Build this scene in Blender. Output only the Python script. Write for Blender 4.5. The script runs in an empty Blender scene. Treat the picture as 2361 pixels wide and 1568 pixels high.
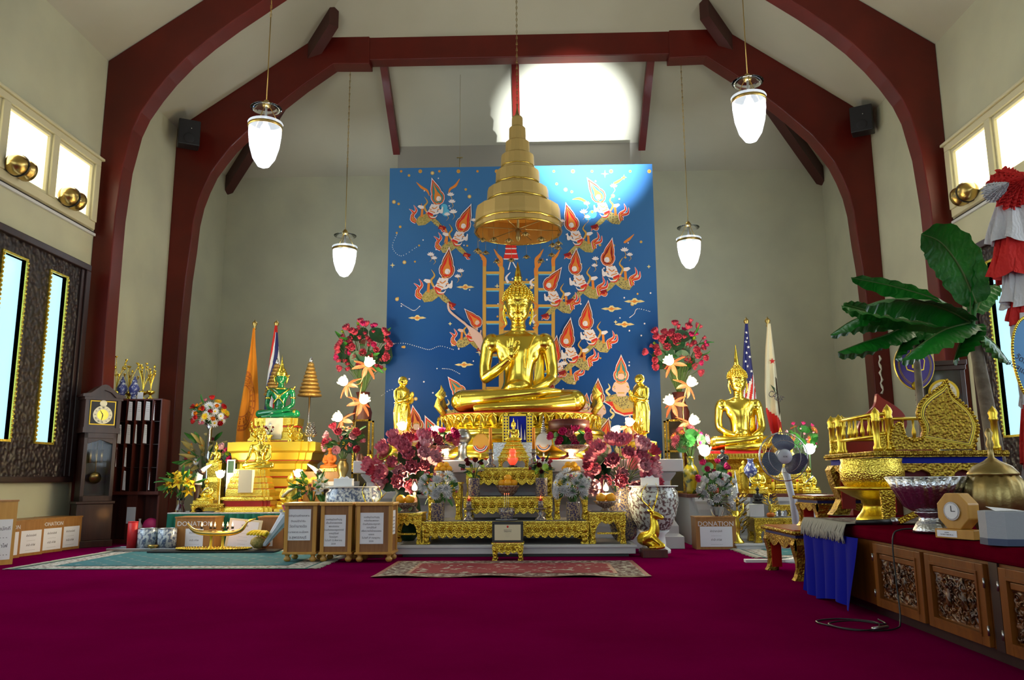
import bpy, bmesh, math, random
from math import sin, cos, pi, radians as R, sqrt, atan2
from mathutils import Vector as V, Matrix as MX, Euler

S = bpy.context.scene
C = S.collection
random.seed(7)

# ------------------------------------------------------------------ camera, world, exposure
CAM = dict(f=1850.0, pitch=.1715, yaw=.028, roll=-.0056, x=.25, h=.95)
cd = bpy.data.cameras.new('camera'); cam = bpy.data.objects.new('camera', cd); C.objects.link(cam)
cd.sensor_width = 36; cd.lens = CAM['f'] / 2361 * 36; cd.clip_start = .05; cd.clip_end = 200
cam.location = (CAM['x'], 0, CAM['h'])
CR = (MX.Rotation(CAM['yaw'], 3, 'Z') @ MX.Rotation(pi/2 + CAM['pitch'], 3, 'X') @ MX.Rotation(CAM['roll'], 3, 'Z'))
cam.rotation_euler = CR.to_euler()
S.camera = cam
S.view_settings.view_transform = 'Standard'; S.view_settings.look = 'None'
S.view_settings.gamma = 1; S.view_settings.use_curve_mapping = False
S.view_settings.exposure = 0.0
cy = S.cycles
cy.max_bounces = 8; cy.diffuse_bounces = 4; cy.glossy_bounces = 4; cy.transmission_bounces = 6
cy.transparent_max_bounces = 8; cy.sample_clamp_indirect = 6; cy.caustics_reflective = False; cy.caustics_refractive = False
wd = bpy.data.worlds.new('world'); S.world = wd; wd.use_nodes = True
wd.node_tree.nodes['Background'].inputs[0].default_value = (.55, .72, 1, 1)
wd.node_tree.nodes['Background'].inputs[1].default_value = .6

WX = 6.8; YB = 17.5; YR = -6.0; HE = 7.86; YA1 = 12.19; YA2 = 14.8; TP = .70   # room half width, back wall, rear wall, eaves, arches, roof pitch

def ray(px, py):
    return CR @ V(((px - 1180.5) / CAM['f'], -(py - 784) / CAM['f'], -1))
def at(px, py, Y):
    r = ray(px, py); t = Y / r.y
    return V((CAM['x'], 0, CAM['h'])) + r * t
def atz(px, py, Z):
    r = ray(px, py); t = (Z - CAM['h']) / r.z
    return V((CAM['x'], 0, CAM['h'])) + r * t
def atx(px, py, X):
    r = ray(px, py); t = (X - CAM['x']) / r.x
    return V((CAM['x'], 0, CAM['h'])) + r * t
def hgt(px, y0, y1, Y): return abs(at(px, y0, Y).z - at(px, y1, Y).z)
def wid(x0, x1, py, Y): return abs(at(x1, py, Y).x - at(x0, py, Y).x)

# area lights: daylight entering by the side windows; the rear one is added fill
def area(name, loc, rot, sx, sy, power, col, spread=pi):
    l = bpy.data.lights.new(name, 'AREA'); l.shape = 'RECTANGLE'; l.size = sx; l.size_y = sy; l.energy = power; l.color = col; l.spread = spread
    o = bpy.data.objects.new(name, l); C.objects.link(o); o.location = loc; o.rotation_euler = rot; return o
def point(name, loc, power, col, r=.05):
    l = bpy.data.lights.new(name, 'POINT'); l.energy = power; l.color = col; l.shadow_soft_size = r
    o = bpy.data.objects.new(name, l); C.objects.link(o); o.location = loc; return o
DAY = (.75, .88, 1.0)
for s, n in ((-1, 'left'), (1, 'right')):
    for k, y in enumerate((9.8, 4.5, -1.0)):
        area('daylight_low_' + n, (s * (WX - .16), y, 2.7), (0, s * pi/2, 0), 2.6, 3.2, (95, 60, 40)[k], DAY)
        area('daylight_high_' + n, (s * (WX - .16), y, 5.45), (0, s * pi/2, 0), .8, 3.6, (50, 36, 25)[k], (1, .93, .72))
area('rear_fill', (0, YR + .2, 3.0), (pi/2, 0, 0), 9, 4.2, 150, (1, .95, .86))  # added fill from behind the camera, beside the rear panel
# ------------------------------------------------------------------ materials
MATS = {}
def mk(name, col, rough=.5, metal=0., emit=None, es=0., bump=None, col2=None, nscale=8., coat=0., trans=0., alpha=1., sub=0., spec=None, fac=(.35, .65), sheen=0., kind='noise', ior=None, detail=4.):
    m = bpy.data.materials.new(name); m.use_nodes = True; nt = m.node_tree; b = nt.nodes['Principled BSDF']; I = b.inputs
    I['Base Color'].default_value = (*col, 1); I['Roughness'].default_value = rough; I['Metallic'].default_value = metal
    if emit: I['Emission Color'].default_value = (*emit, 1); I['Emission Strength'].default_value = es
    if coat: I['Coat Weight'].default_value = coat; I['Coat Roughness'].default_value = .1
    if trans: I['Transmission Weight'].default_value = trans
    if alpha < 1: I['Alpha'].default_value = alpha
    if spec is None and name.startswith('p_'): spec = .15
    if spec is not None: I['Specular IOR Level'].default_value = spec
    if sheen: I['Sheen Weight'].default_value = sheen
    if ior: I['IOR'].default_value = ior
    if col2 or bump:
        tc = nt.nodes.new('ShaderNodeTexCoord')
    if col2:
        if kind == 'noise':
            t = nt.nodes.new('ShaderNodeTexNoise'); t.inputs['Scale'].default_value = nscale; t.inputs['Detail'].default_value = detail; out = t.outputs['Fac']
        elif kind == 'voronoi':
            t = nt.nodes.new('ShaderNodeTexVoronoi'); t.inputs['Scale'].default_value = nscale; out = t.outputs['Distance']
        elif kind == 'wood':
            t = nt.nodes.new('ShaderNodeTexNoise'); t.inputs['Scale'].default_value = nscale; t.inputs['Detail'].default_value = 6; out = t.outputs['Fac']
            mp = nt.nodes.new('ShaderNodeMapping'); mp.inputs['Scale'].default_value = (6, 6, .5); nt.links.new(tc.outputs['Object'], mp.inputs[0]); nt.links.new(mp.outputs[0], t.inputs['Vector'])
        if kind != 'wood': nt.links.new(tc.outputs['Object'], t.inputs['Vector'])
        r = nt.nodes.new('ShaderNodeValToRGB'); r.color_ramp.elements[0].position = fac[0]; r.color_ramp.elements[1].position = fac[1]
        r.color_ramp.elements[0].color = (*col, 1); r.color_ramp.elements[1].color = (*col2, 1)
        nt.links.new(out, r.inputs[0]); nt.links.new(r.outputs[0], I['Base Color'])
    if bump:
        kd, sc, st, dist = bump
        if kd == 'n': t = nt.nodes.new('ShaderNodeTexNoise'); t.inputs['Scale'].default_value = sc; t.inputs['Detail'].default_value = 4; o = t.outputs['Fac']
        elif kd == 'v': t = nt.nodes.new('ShaderNodeTexVoronoi'); t.feature = 'SMOOTH_F1'; t.inputs['Scale'].default_value = sc; o = t.outputs['Distance']
        elif kd == 'w': t = nt.nodes.new('ShaderNodeTexWave'); t.inputs['Scale'].default_value = sc; t.inputs['Distortion'].default_value = 9; t.inputs['Detail'].default_value = 3; t.inputs['Detail Scale'].default_value = 1.5; o = t.outputs['Fac']
        nt.links.new(tc.outputs['Object'], t.inputs['Vector'])
        bp = nt.nodes.new('ShaderNodeBump'); bp.inputs['Strength'].default_value = st; bp.inputs['Distance'].default_value = dist
        nt.links.new(o, bp.inputs['Height']); nt.links.new(bp.outputs[0], I['Normal'])
    MATS[name] = m; return m
GOLD = (.97, .75, .11)
mk('wall_paint', (.53, .525, .375), .85, bump=('n', 3, .15, .02), col2=(.47, .465, .34), nscale=1.2)
mk('ceiling_paint', (.46, .44, .34), .85, col2=(.43, .41, .315), nscale=.8)
mk('unlit_grey', (.30, .28, .24), .8)
mk('beam_red', (.125, .009, .005), .38, col2=(.09, .0065, .004), nscale=1.5, coat=.08, spec=.35)
mk('beam_dark', (.055, .010, .008), .45)
mk('carpet', (.165, .0002, .050), 1, col2=(.125, .0002, .034), nscale=1.1, bump=('n', 160, .5, .004), spec=0, fac=(.3, .75))
mk('carpet_dark', (.13, .0006, .012), 1, col2=(.085, .0004, .008), nscale=3, bump=('n', 160, .5, .004), spec=0)
mk('white_paint', (.62, .63, .66), .45)
mk('white', (.80, .80, .82), .5)
mk('paper', (.82, .84, .92), .7)
mk('ink', (.06, .05, .08), .7)
mk('black', (.012, .012, .014), .4)
mk('dark_cloth', (.02, .02, .025), .9)
mk('gold', GOLD, .20, 1.)
mk('gold_soft', (.90, .66, .08), .33, 1., bump=('n', 14, .12, .01))
mk('gold_leaf', (.90, .65, .06), .30, 1., bump=('n', 60, .5, .004))
mk('gold_carved', (.86, .64, .08), .32, 1., bump=('v', 85, .8, .006), col2=(.46, .28, .03), nscale=70, kind='voronoi', fac=(.25, .7))
mk('gold_fine', (.90, .69, .11), .30, 1., bump=('v', 90, .9, .006))
mk('gold_mat', (.48, .35, .045), .40, .9, bump=('v', 55, .9, .010), col2=(.34, .2, .03), nscale=50, kind='voronoi', fac=(.3, .7))
mk('gold_paint', (.76, .52, .045), .38, .75)
mk('brass', (.55, .38, .12), .28, 1.)
mk('brass_old', (.36, .27, .11), .38, 1., bump=('n', 25, .4, .006))
mk('silver', (.66, .68, .72), .25, 1.)
mk('silver_chased', (.60, .62, .66), .30, 1., bump=('v', 70, .55, .006))
mk('steel', (.45, .46, .48), .3, 1.)
mk('red_lacquer', (.40, .012, .008), .3, coat=.3)
mk('red', (.62, .015, .02), .45)
mk('red_glass', (.7, .02, .03), .15, emit=(1, .03, .02), es=.35)
mk('emerald', (.0, .16, .05), .10, coat=.6, sub=0)
mk('blue', (.003, .012, .30), .6, spec=.2)
mk('blue_cloth', (.001, .004, .27), .8, spec=.1)
mk('blue_dark', (.01, .015, .14), .5)
mk('green_cloth', (.0, .135, .085), .8)
mk('orange_cloth', (.80, .27, .005), .7)
mk('orange_dark', (.50, .12, .004), .7)
mk('orange', (.95, .30, .01), .5)
mk('orange_fruit', (.95, .42, .01), .45, bump=('n', 90, .2, .003))
mk('yellow', (.85, .60, .01), .5)
mk('yellow_glaze', (.50, .38, .01), .18, coat=.6, col2=(.08, .10, .02), nscale=11, fac=(.52, .60), detail=2)
mk('lime', (.35, .55, .04), .5)
mk('leaf', (.02, .12, .018), .5, col2=(.035, .19, .025), nscale=9)
mk('leaf_banana', (.004, .085, .010), .42, col2=(.008, .20, .014), nscale=2.5, bump=('w', 6, .25, .01))
mk('leaf_dark', (.006, .055, .02), .5)
mk('stem', (.07, .14, .03), .6)
mk('trunk', (.16, .13, .09), .8, col2=(.30, .27, .20), nscale=7, bump=('n', 14, .6, .02))
mk('pink', (.82, .27, .36), .55, col2=(.66, .13, .22), nscale=2)
mk('pink_light', (.85, .45, .52), .55)
mk('pink_deep', (.50, .05, .10), .55)
mk('magenta', (.60, .02, .16), .55)
mk('maroon', (.16, .006, .014), .55)
mk('peach', (.62, .15, .05), .5)
mk('cream', (.75, .68, .48), .6)
mk('clock_wood', (.045, .018, .012), .32, col2=(.028, .011, .008), nscale=3, kind='wood', coat=.3)
mk('dark_wood', (.030, .010, .010), .4, col2=(.018, .006, .006), nscale=3, kind='wood')
mk('dark_carved', (.030, .017, .018), .45, bump=('v', 16, 1., .05), col2=(.012, .007, .008), nscale=16, kind='voronoi')
mk('mahogany', (.11, .020, .012), .4, col2=(.07, .012, .008), nscale=3, kind='wood')
mk('oak', (.42, .20, .055), .42, col2=(.34, .15, .035), nscale=4, kind='wood')
mk('oak_panel', (.30, .135, .045), .5, col2=(.24, .10, .03), nscale=6, kind='wood')
mk('pine', (.60, .32, .06), .4, col2=(.52, .26, .045), nscale=3, kind='wood', coat=.2)
mk('teak', (.20, .062, .007), .38, col2=(.14, .040, .005), nscale=3, kind='wood', coat=.1, spec=.3)
mk('teak_carved', (.15, .045, .006), .34, bump=('v', 18, 1., .05), col2=(.05, .016, .005), nscale=18, kind='voronoi', coat=.3)
mk('grey_pot', (.34, .37, .42), .6, bump=('n', 60, .3, .004))
mk('grey_slab', (.20, .20, .22), .5)
mk('fan_white', (.55, .60, .70), .4)
mk('fan_blade', (.06, .09, .17), .3, coat=.2)
mk('glass', (.95, .97, 1), .03, trans=1., ior=1.35)
mk('glass_dark', (.05, .045, .03), .08, spec=.6)
mk('porcelain', (.62, .68, .72), .15, coat=.5, col2=(.12, .16, .28), nscale=26, fac=(.46, .56), detail=8)
mk('porcelain_rich', (.66, .70, .68), .15, coat=.5, col2=(.16, .10, .10), nscale=26, fac=(.48, .56), detail=8)
mk('blue_china', (.06, .08, .30), .12, coat=.5, col2=(.62, .68, .85), nscale=22, fac=(.52, .60), detail=5)
mk('bencharong', (.045, .045, .13), .16, coat=.6, col2=(.42, .33, .20), nscale=46, kind='voronoi', fac=(.30, .75))
mk('bench_red', (.13, .04, .035), .2, coat=.5, col2=(.34, .25, .17), nscale=50, kind='voronoi', fac=(.28, .8))
mk('ivory', (.80, .77, .66), .3)
mk('purple', (.13, .09, .42), .7)
mk('purple_deep', (.10, .02, .34), .6)
mk('sky_blue', (.15, .38, .72), .7)
mk('red_fabric', (.60, .012, .010), .75, bump=('w', 9, .3, .02))
mk('white_fabric', (.62, .62, .66), .75, bump=('w', 9, .3, .02))
mk('fringe', (.42, .40, .34), .9)
mk('teal_rug', (.02, .13, .16), .95, col2=(.03, .17, .20), nscale=18)
mk('teal_dark', (.02, .11, .11), .95)
mk('rug_cream', (.50, .48, .44), .95, col2=(.16, .12, .10), nscale=22, fac=(.50, .58), detail=3)
mk('rug_red', (.21, .004, .018), .95, col2=(.38, .33, .28), nscale=9, fac=(.585, .61), detail=7)
mk('rug_grey', (.10, .045, .04), .95, col2=(.38, .36, .31), nscale=17, fac=(.51, .55), detail=7)
mk('canopy_cloth', (.52, .36, .12), .55, .35)
mk('canopy_gold', (.85, .60, .12), .22, 1.)
mk('canopy_in', (.52, .24, .03), .6)
mk('skin_statue', (.55, .36, .12), .3, .8)
mk('fleece', (.10, .09, .085), .8)
mk('umbrella_gold', (.50, .30, .08), .42, .6, bump=('v', 60, .9, .008))
mk('lamp_white', (1, 1, 1), .3, emit=(.86, .93, 1), es=9)
mk('lamp_glass', (.9, .95, 1), .05, emit=(.75, .86, 1), es=1.0, alpha=.55)
mk('lamp_lotus', (1, .95, .7), .4, emit=(1, .86, .45), es=9)
mk('lamp_petal', (1, .9, .6), .4, emit=(1, .80, .42), es=6)
mk('lamp_green', (.75, 1, .5), .4, emit=(.80, 1, .55), es=3.0)
mk('flame', (1, .6, .2), .4, emit=(1, .45, .12), es=12)
mk('ember', (1, .2, .1), .4, emit=(1, .08, .03), es=5)
mk('day_glass', (.1, .15, .2), .3, emit=(.45, .82, 1), es=1.25)
mk('day_glass_hot', (.8, .9, 1), .3, emit=(.97, .985, 1), es=2.2)
mk('day_amber', (1, .95, .7), .3, emit=(1, .93, .62), es=1.7, bump=('v', 60, .5, .01))
mk('lantern_red', (1, .2, .1), .2, emit=(1, .05, .02), es=1.0)
mk('frame_cream', (.60, .55, .36), .5)
# flat print colours of the mural
mk('p_deep', (.012, .075, .26), .5); mk('p_gold', (.56, .32, .07), .5); mk('p_orange', (.66, .22, .04), .5)
mk('p_red', (.62, .030, .025), .5); mk('p_white', (.74, .68, .72), .5); mk('p_skin', (.66, .45, .40), .5)
mk('p_dark', (.10, .08, .06), .5, col2=(.42, .34, .12), nscale=34, kind='voronoi', fac=(.2, .5)); mk('p_olive', (.28, .24, .07), .5, col2=(.44, .34, .12), nscale=40, kind='voronoi')
mk('p_teal', (.04, .20, .24), .5); mk('p_star', (.66, .56, .28), .5); mk('p_cyan', (.10, .42, .68), .5); mk('p_maroon', (.24, .015, .02), .5)
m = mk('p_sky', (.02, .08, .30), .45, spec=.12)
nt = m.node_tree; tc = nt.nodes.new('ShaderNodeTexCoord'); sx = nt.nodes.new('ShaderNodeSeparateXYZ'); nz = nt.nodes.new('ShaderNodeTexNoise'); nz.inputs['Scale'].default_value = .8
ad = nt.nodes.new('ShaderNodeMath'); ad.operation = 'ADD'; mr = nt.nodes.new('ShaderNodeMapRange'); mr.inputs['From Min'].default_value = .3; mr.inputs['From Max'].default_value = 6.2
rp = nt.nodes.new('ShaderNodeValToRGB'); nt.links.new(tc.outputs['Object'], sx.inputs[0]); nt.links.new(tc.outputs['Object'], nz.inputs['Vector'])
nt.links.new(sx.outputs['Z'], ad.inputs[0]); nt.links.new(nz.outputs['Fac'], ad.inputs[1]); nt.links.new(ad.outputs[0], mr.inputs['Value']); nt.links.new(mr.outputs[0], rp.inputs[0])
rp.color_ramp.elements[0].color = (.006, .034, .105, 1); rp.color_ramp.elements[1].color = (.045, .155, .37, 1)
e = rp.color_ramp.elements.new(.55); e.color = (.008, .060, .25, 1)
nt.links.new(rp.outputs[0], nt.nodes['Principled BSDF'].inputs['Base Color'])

# ------------------------------------------------------------------ mesh builder
class MB:
    def __init__(s, mat='white'):
        s.v = []; s.f = []; s.mi = []; s.sm = []; s.mn = [mat]; s.c = 0; s.T = MX.Identity(4)
    def mat(s, n):
        if n not in s.mn: s.mn.append(n)
        s.c = s.mn.index(n); return s
    def t(s, T=None): s.T = T if T is not None else MX.Identity(4); return s
    def add(s, vs, fs, smooth=True):
        k = len(s.v); T = s.T
        s.v.extend([tuple(T @ V(p)) for p in vs])
        for f in fs: s.f.append([i + k for i in f]); s.mi.append(s.c); s.sm.append(smooth)
        return s
    def box(s, x0, x1, y0, y1, z0, z1):
        return s.add([(x0,y0,z0),(x1,y0,z0),(x1,y1,z0),(x0,y1,z0),(x0,y0,z1),(x1,y0,z1),(x1,y1,z1),(x0,y1,z1)],
                     [(0,3,2,1),(4,5,6,7),(0,1,5,4),(1,2,6,5),(2,3,7,6),(3,0,4,7)], False)
    def cb(s, x, y, z, sx, sy, sz): return s.box(x-sx/2, x+sx/2, y-sy/2, y+sy/2, z, z+sz)   # centred footprint, base z
    def lathe(s, prof, n=24, c=(0,0,0), sx=1, sy=1, rot=0, smooth=True, lobes=0, amp=0, cap=True):
        vs = []; fs = []
        for r, z in prof:
            for i in range(n):
                a = 2*pi*i/n + rot; q = r * (1 + amp*abs(cos(lobes*a/2)) if lobes else 1)
                vs.append((c[0]+q*cos(a)*sx, c[1]+q*sin(a)*sy, c[2]+z))
        for j in range(len(prof)-1):
            for i in range(n):
                k = (i+1) % n; fs.append((j*n+i, j*n+k, (j+1)*n+k, (j+1)*n+i))
        if cap: fs.append(tuple(range(n-1,-1,-1))); fs.append(tuple((len(prof)-1)*n+i for i in range(n)))
        return s.add(vs, fs, smooth)
    def sq(s, prof, c=(0,0,0), sx=1, sy=1, n=4):   # stepped square/polygonal pedestal; r is the half width
        k = 1/cos(pi/n); return s.lathe([(r*k, z) for r, z in prof], n, c, sx, sy, rot=pi/n, smooth=False)
    def notch(s, prof, c=(0,0,0), sx=1, sy=1):    # redented square plan of a Thai throne base
        vs = []; fs = []
        for r, z in prof:
            a = r; b = r*.86; d = r*.72
            P = [(a,d),(b,d),(b,b),(d,b),(d,a),(-d,a),(-d,b),(-b,b),(-b,d),(-a,d),(-a,-d),(-b,-d),(-b,-b),(-d,-b),(-d,-a),(d,-a),(d,-b),(b,-b),(b,-d),(a,-d)]
            vs += [(c[0]+x*sx, c[1]+y*sy, c[2]+z) for x, y in P]
        n = 20
        for j in range(len(prof)-1):
            for i in range(n):
                k = (i+1) % n; fs.append((j*n+k, (j+1)*n+k, (j+1)*n+i, j*n+i)[::-1])
        fs.append(tuple(range(n-1,-1,-1))); fs.append(tuple((len(prof)-1)*n+i for i in range(n)))
        return s.add(vs, fs, False)
    def tube(s, pts, r, n=8, closed=False, smooth=True, flat=1.):
        P = [V(p) for p in pts]; L = len(P); rr = r if isinstance(r, (list, tuple)) else [r]*L
        vs = []; fs = []; up = None
        for i, p in enumerate(P):
            d = (P[(i+1) % L] - P[i-1]) if closed else (P[min(i+1, L-1)] - P[max(i-1, 0)])
            d = d.normalized() if d.length > 1e-9 else V((0,0,1))
            if up is None: up = V((0,0,1)) if abs(d.z) < .9 else V((0,-1,0))
            u = up - d*up.dot(d); u = u.normalized() if u.length > 1e-6 else d.orthogonal().normalized(); up = u; w = d.cross(u)
            for k in range(n):
                a = 2*pi*k/n; vs.append(p + (u*cos(a) + w*sin(a)*flat)*rr[i])
        for j in range(L if closed else L-1):
            for k in range(n):
                q = (k+1) % n; a = j*n; b = ((j+1) % L)*n; fs.append((a+k, a+q, b+q, b+k))
        if not closed: fs.append(tuple(range(n-1,-1,-1))); fs.append(tuple((L-1)*n+k for k in range(n)))
        return s.add(vs, fs, smooth)
    def ell(s, c, r, nu=14, nv=8, rot=None, smooth=True):
        if not isinstance(r, (list, tuple)): r = (r, r, r)
        vs = []; fs = []; c = V(c); M = rot.to_matrix() if isinstance(rot, Euler) else rot
        for j in range(1, nv):
            t = pi*j/nv
            for i in range(nu):
                a = 2*pi*i/nu; p = V((r[0]*sin(t)*cos(a), r[1]*sin(t)*sin(a), r[2]*cos(t))); vs.append(c + (M @ p if M else p))
        a = V((0,0,r[2])); b = V((0,0,-r[2])); vs.append(c + (M @ a if M else a)); vs.append(c + (M @ b if M else b)); T = len(vs)-2
        for j in range(nv-2):
            for i in range(nu): k = (i+1) % nu; fs.append((j*nu+i, (j+1)*nu+i, (j+1)*nu+k, j*nu+k))
        for i in range(nu): k = (i+1) % nu; fs.append((T, i, k)); fs.append((T+1, (nv-2)*nu+k, (nv-2)*nu+i))
        return s.add(vs, fs, smooth)
    def prism(s, P, a, b, ax='y', smooth=False):   # outline P extruded from a to b; ax names the extrusion axis
        n = len(P); mp = {'y': lambda p, q: (p[0], q, p[1]), 'x': lambda p, q: (q, p[0], p[1]), 'z': lambda p, q: (p[0], p[1], q)}[ax]
        vs = [mp(p, a) for p in P] + [mp(p, b) for p in P]
        ar = sum(P[i][0]*P[(i+1) % n][1] - P[(i+1) % n][0]*P[i][1] for i in range(n))
        fl = (ar > 0) == (ax != 'y'); fs = [tuple(range(n)), tuple(range(2*n-1, n-1, -1))] + [(i+n, (i+1) % n+n, (i+1) % n, i) for i in range(n)]
        if fl: fs = [f[::-1] for f in fs]
        if b < a: fs = [f[::-1] for f in fs]
        return s.add(vs, fs, smooth)
    def grid(s, fn, nu, nv, smooth=True, cu=False):   # fn(u, v) -> point, u, v in 0..1
        vs = [fn(i/nu, j/nv) for j in range(nv+1) for i in range(nu+1)]
        return s.add(vs, [(j*(nu+1)+i, j*(nu+1)+i+1, (j+1)*(nu+1)+i+1, (j+1)*(nu+1)+i) for j in range(nv) for i in range(nu)], smooth)
    def petal(s, base, d, up, L, w, cup=.25, tip=.35, nu=4, nv=4):   # a cupped petal from base along d, its inner face towards up
        b = V(base); d = V(d).normalized(); up = V(up); up = (up - d*up.dot(d)).normalized(); sd = d.cross(up)
        def fn(u, v):
            wv = w*.5*(sin(pi*min(1, (v*.88+.10)))**.75); x = (u-.5)*2
            return b + d*L*v + sd*(x*wv) + up*(cup*w*x*x + tip*L*v*v)
        return s.grid(fn, nu, nv)
    def text(s, body, size, T, depth=.0008, align='CENTER', wx=1.):
        c = bpy.data.curves.new('tmp', 'FONT'); c.body = body; c.size = size; c.align_x = align; c.extrude = depth; c.resolution_u = 2
        o = bpy.data.objects.new('tmp', c); C.objects.link(o); dg = bpy.context.evaluated_depsgraph_get(); me = bpy.data.meshes.new_from_object(o.evaluated_get(dg))
        old = s.T; s.T = old @ T @ MX.Diagonal((wx, 1, 1, 1))
        if len(me.vertices): s.add([v.co[:] for v in me.vertices], [tuple(p.vertices) for p in me.polygons], False)
        s.T = old; bpy.data.objects.remove(o); bpy.data.curves.remove(c); bpy.data.meshes.remove(me); return s
    def mesh(s, name):
        me = bpy.data.meshes.new(name); me.from_pydata(s.v, [], s.f)
        for n in s.mn: me.materials.append(MATS[n])
        me.polygons.foreach_set('material_index', s.mi); me.polygons.foreach_set('use_smooth', s.sm); me.update(); return me
    def build(s, name, parent=None, bevel=0, loc=None, remesh=0, smooth=0):
        me = s.mesh(name); o = bpy.data.objects.new(name, me); C.objects.link(o)
        if parent is not None: o.parent = parent
        if loc is not None: o.location = loc
        if bevel:
            m = o.modifiers.new('b', 'BEVEL'); m.width = bevel; m.segments = 2; m.limit_method = 'ANGLE'
        if remesh:
            par = o.parent; o.parent = None
            m = o.modifiers.new('r', 'REMESH'); m.mode = 'VOXEL'; m.voxel_size = remesh; m.use_smooth_shade = True
            if smooth: k = o.modifiers.new('s', 'SMOOTH'); k.iterations = smooth; k.factor = .5
            dg = bpy.context.evaluated_depsgraph_get(); me2 = bpy.data.meshes.new_from_object(o.evaluated_get(dg)); o.modifiers.clear(); me2.name = name
            me2.materials.clear(); me2.materials.append(MATS[s.mn[0]]); me2.polygons.foreach_set('material_index', [0]*len(me2.polygons))
            o.data = me2; o.parent = par
        return o

def tag(o, label=None, cat=None, group=None, kind=None):
    if label: o['label'] = label
    if cat: o['category'] = cat
    if group: o['group'] = group
    if kind: o['kind'] = kind
    return o
def thing(name, label, cat, loc=(0,0,0), rz=0, group=None, sc=1):
    o = bpy.data.objects.new(name, None); C.objects.link(o); o.location = loc; o.rotation_euler = (0,0,rz); o.scale = (sc,)*3; o.empty_display_size = .1
    return tag(o, label, cat, group)
def kids(o): return [c for c in bpy.data.objects if c.parent == o]
def copy_tree(o, label=None, loc=None, rz=None, sc=None, group=None, parent=None):
    ch = kids(o); c = o.copy(); C.objects.link(c); c.parent = parent
    for k in ch: copy_tree(k, parent=c)
    if loc is not None: c.location = loc
    if rz is not None: c.rotation_euler = (0,0,rz)
    if sc is not None: c.scale = sc if isinstance(sc, (tuple, list)) else (sc,)*3
    return tag(c, label, None, group)
def struct(mb, name, bevel=0): return tag(mb.build(name, None, bevel), None, None, None, 'structure')
TR = MX.Translation
def RX(a): return MX.Rotation(a, 4, 'X')
def RY(a): return MX.Rotation(a, 4, 'Y')
def RZ(a): return MX.Rotation(a, 4, 'Z')
def spl(P, k=4):   # catmull-rom through P
    P = [V(p) for p in P]; out = []
    for i in range(len(P)-1):
        a = P[max(i-1,0)]; b = P[i]; c = P[i+1]; d = P[min(i+2, len(P)-1)]
        for j in range(k):
            t = j/k; out.append(.5*((2*b) + (c-a)*t + (2*a-5*b+4*c-d)*t*t + (3*b-a-3*c+d)*t**3))
    out.append(P[-1]); return out
# ------------------------------------------------------------------ the room
# floor
mb = MB('carpet'); mb.box(-WX-.3, WX+.3, YR-.3, YB+.3, -.2, 0); struct(mb, 'floor')
for s, n in ((-1, 'left'), (1, 'right')):
    mb = MB('wall_paint'); mb.box(*( (-WX-.3, -WX) if s < 0 else (WX, WX+.3)), YR-.3, YB+.3, 0, HE+.3); struct(mb, 'wall_'+n)
mb = MB('wall_paint'); mb.box(-WX, WX, YB, YB+.3, 0, HE+.2); struct(mb, 'wall_back')
mb = MB('wall_paint'); mb.box(-WX, WX, YR-.3, YR, 0, HE+6); struct(mb, 'wall_rear')
# ceiling: two slopes and the hipped end, each with thickness
ZR = HE + WX*TP; YH = YB - WX
mb = MB('ceiling_paint')
def slab(P, up=.15):
    a = [V(p) for p in P]; b = [p + V((0,0,up)) for p in a]; n = len(a)
    mb.add(a+b, [tuple(range(n)), tuple(range(2*n-1, n-1, -1))] + [(i, i+n, (i+1) % n+n, (i+1) % n) for i in range(n)], False)
for s in (-1, 1):
    slab([(s*WX, YR, HE), (s*WX, YB, HE), (0, YH, ZR), (0, YR, ZR)])
slab([(-WX, YB, HE), (WX, YB, HE), (0, YH, ZR)])
struct(mb, 'ceiling')
def roofz(x): return HE + (WX - abs(x))*TP
def hipz(y): return HE + (YB - y)*TP
# laminated arches: outline taken on the left half and mirrored
def arch(name, Y, inner, th, top_close, extra=None):
    mb = MB('beam_red')
    for s in (-1, 1):
        I = [at(px, py, Y) for px, py in inner]
        I = [(s*abs(p.x), p.z) for p in I]; I = [(I[0][0], 0)] + I
        O = [(s*WX, 0), (s*WX, HE), (s*top_close, HE + (WX-top_close)*TP)]
        mb.prism(I + O[::-1], Y, Y+th)
    return struct(mb, name, .015)
inL1 = [(236,900),(244,760),(252,660),(259,574),(266,497),(283,383),(306,298),(325,258),(356,214),(388,175),(430,132),(480,90),(540,46),(612,-2),(700,-60)]
arch('trim_1', YA1, inL1, .34, 2.4)
inL2 = [(406,900),(416,760),(428,640),(438,574),(446,510),(456,468),(470,432),(487,397),(509,367),(534,336),(566,306),(604,272),(646,237),(700,195),(769,147),(852,147),(852,62),(912,-2)]
arch('trim_2', YA2, inL2, .34, 1.6)
# collar beam of the second arch
b0 = at(846,137,YA2); b1 = at(846,70,YA2)
mb = MB('beam_red'); mb.box(-abs(b0.x)-.05, abs(b0.x)+.05, YA2+.02, YA2+.32, b0.z, b1.z); struct(mb, 'trim_3', .015)
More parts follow.
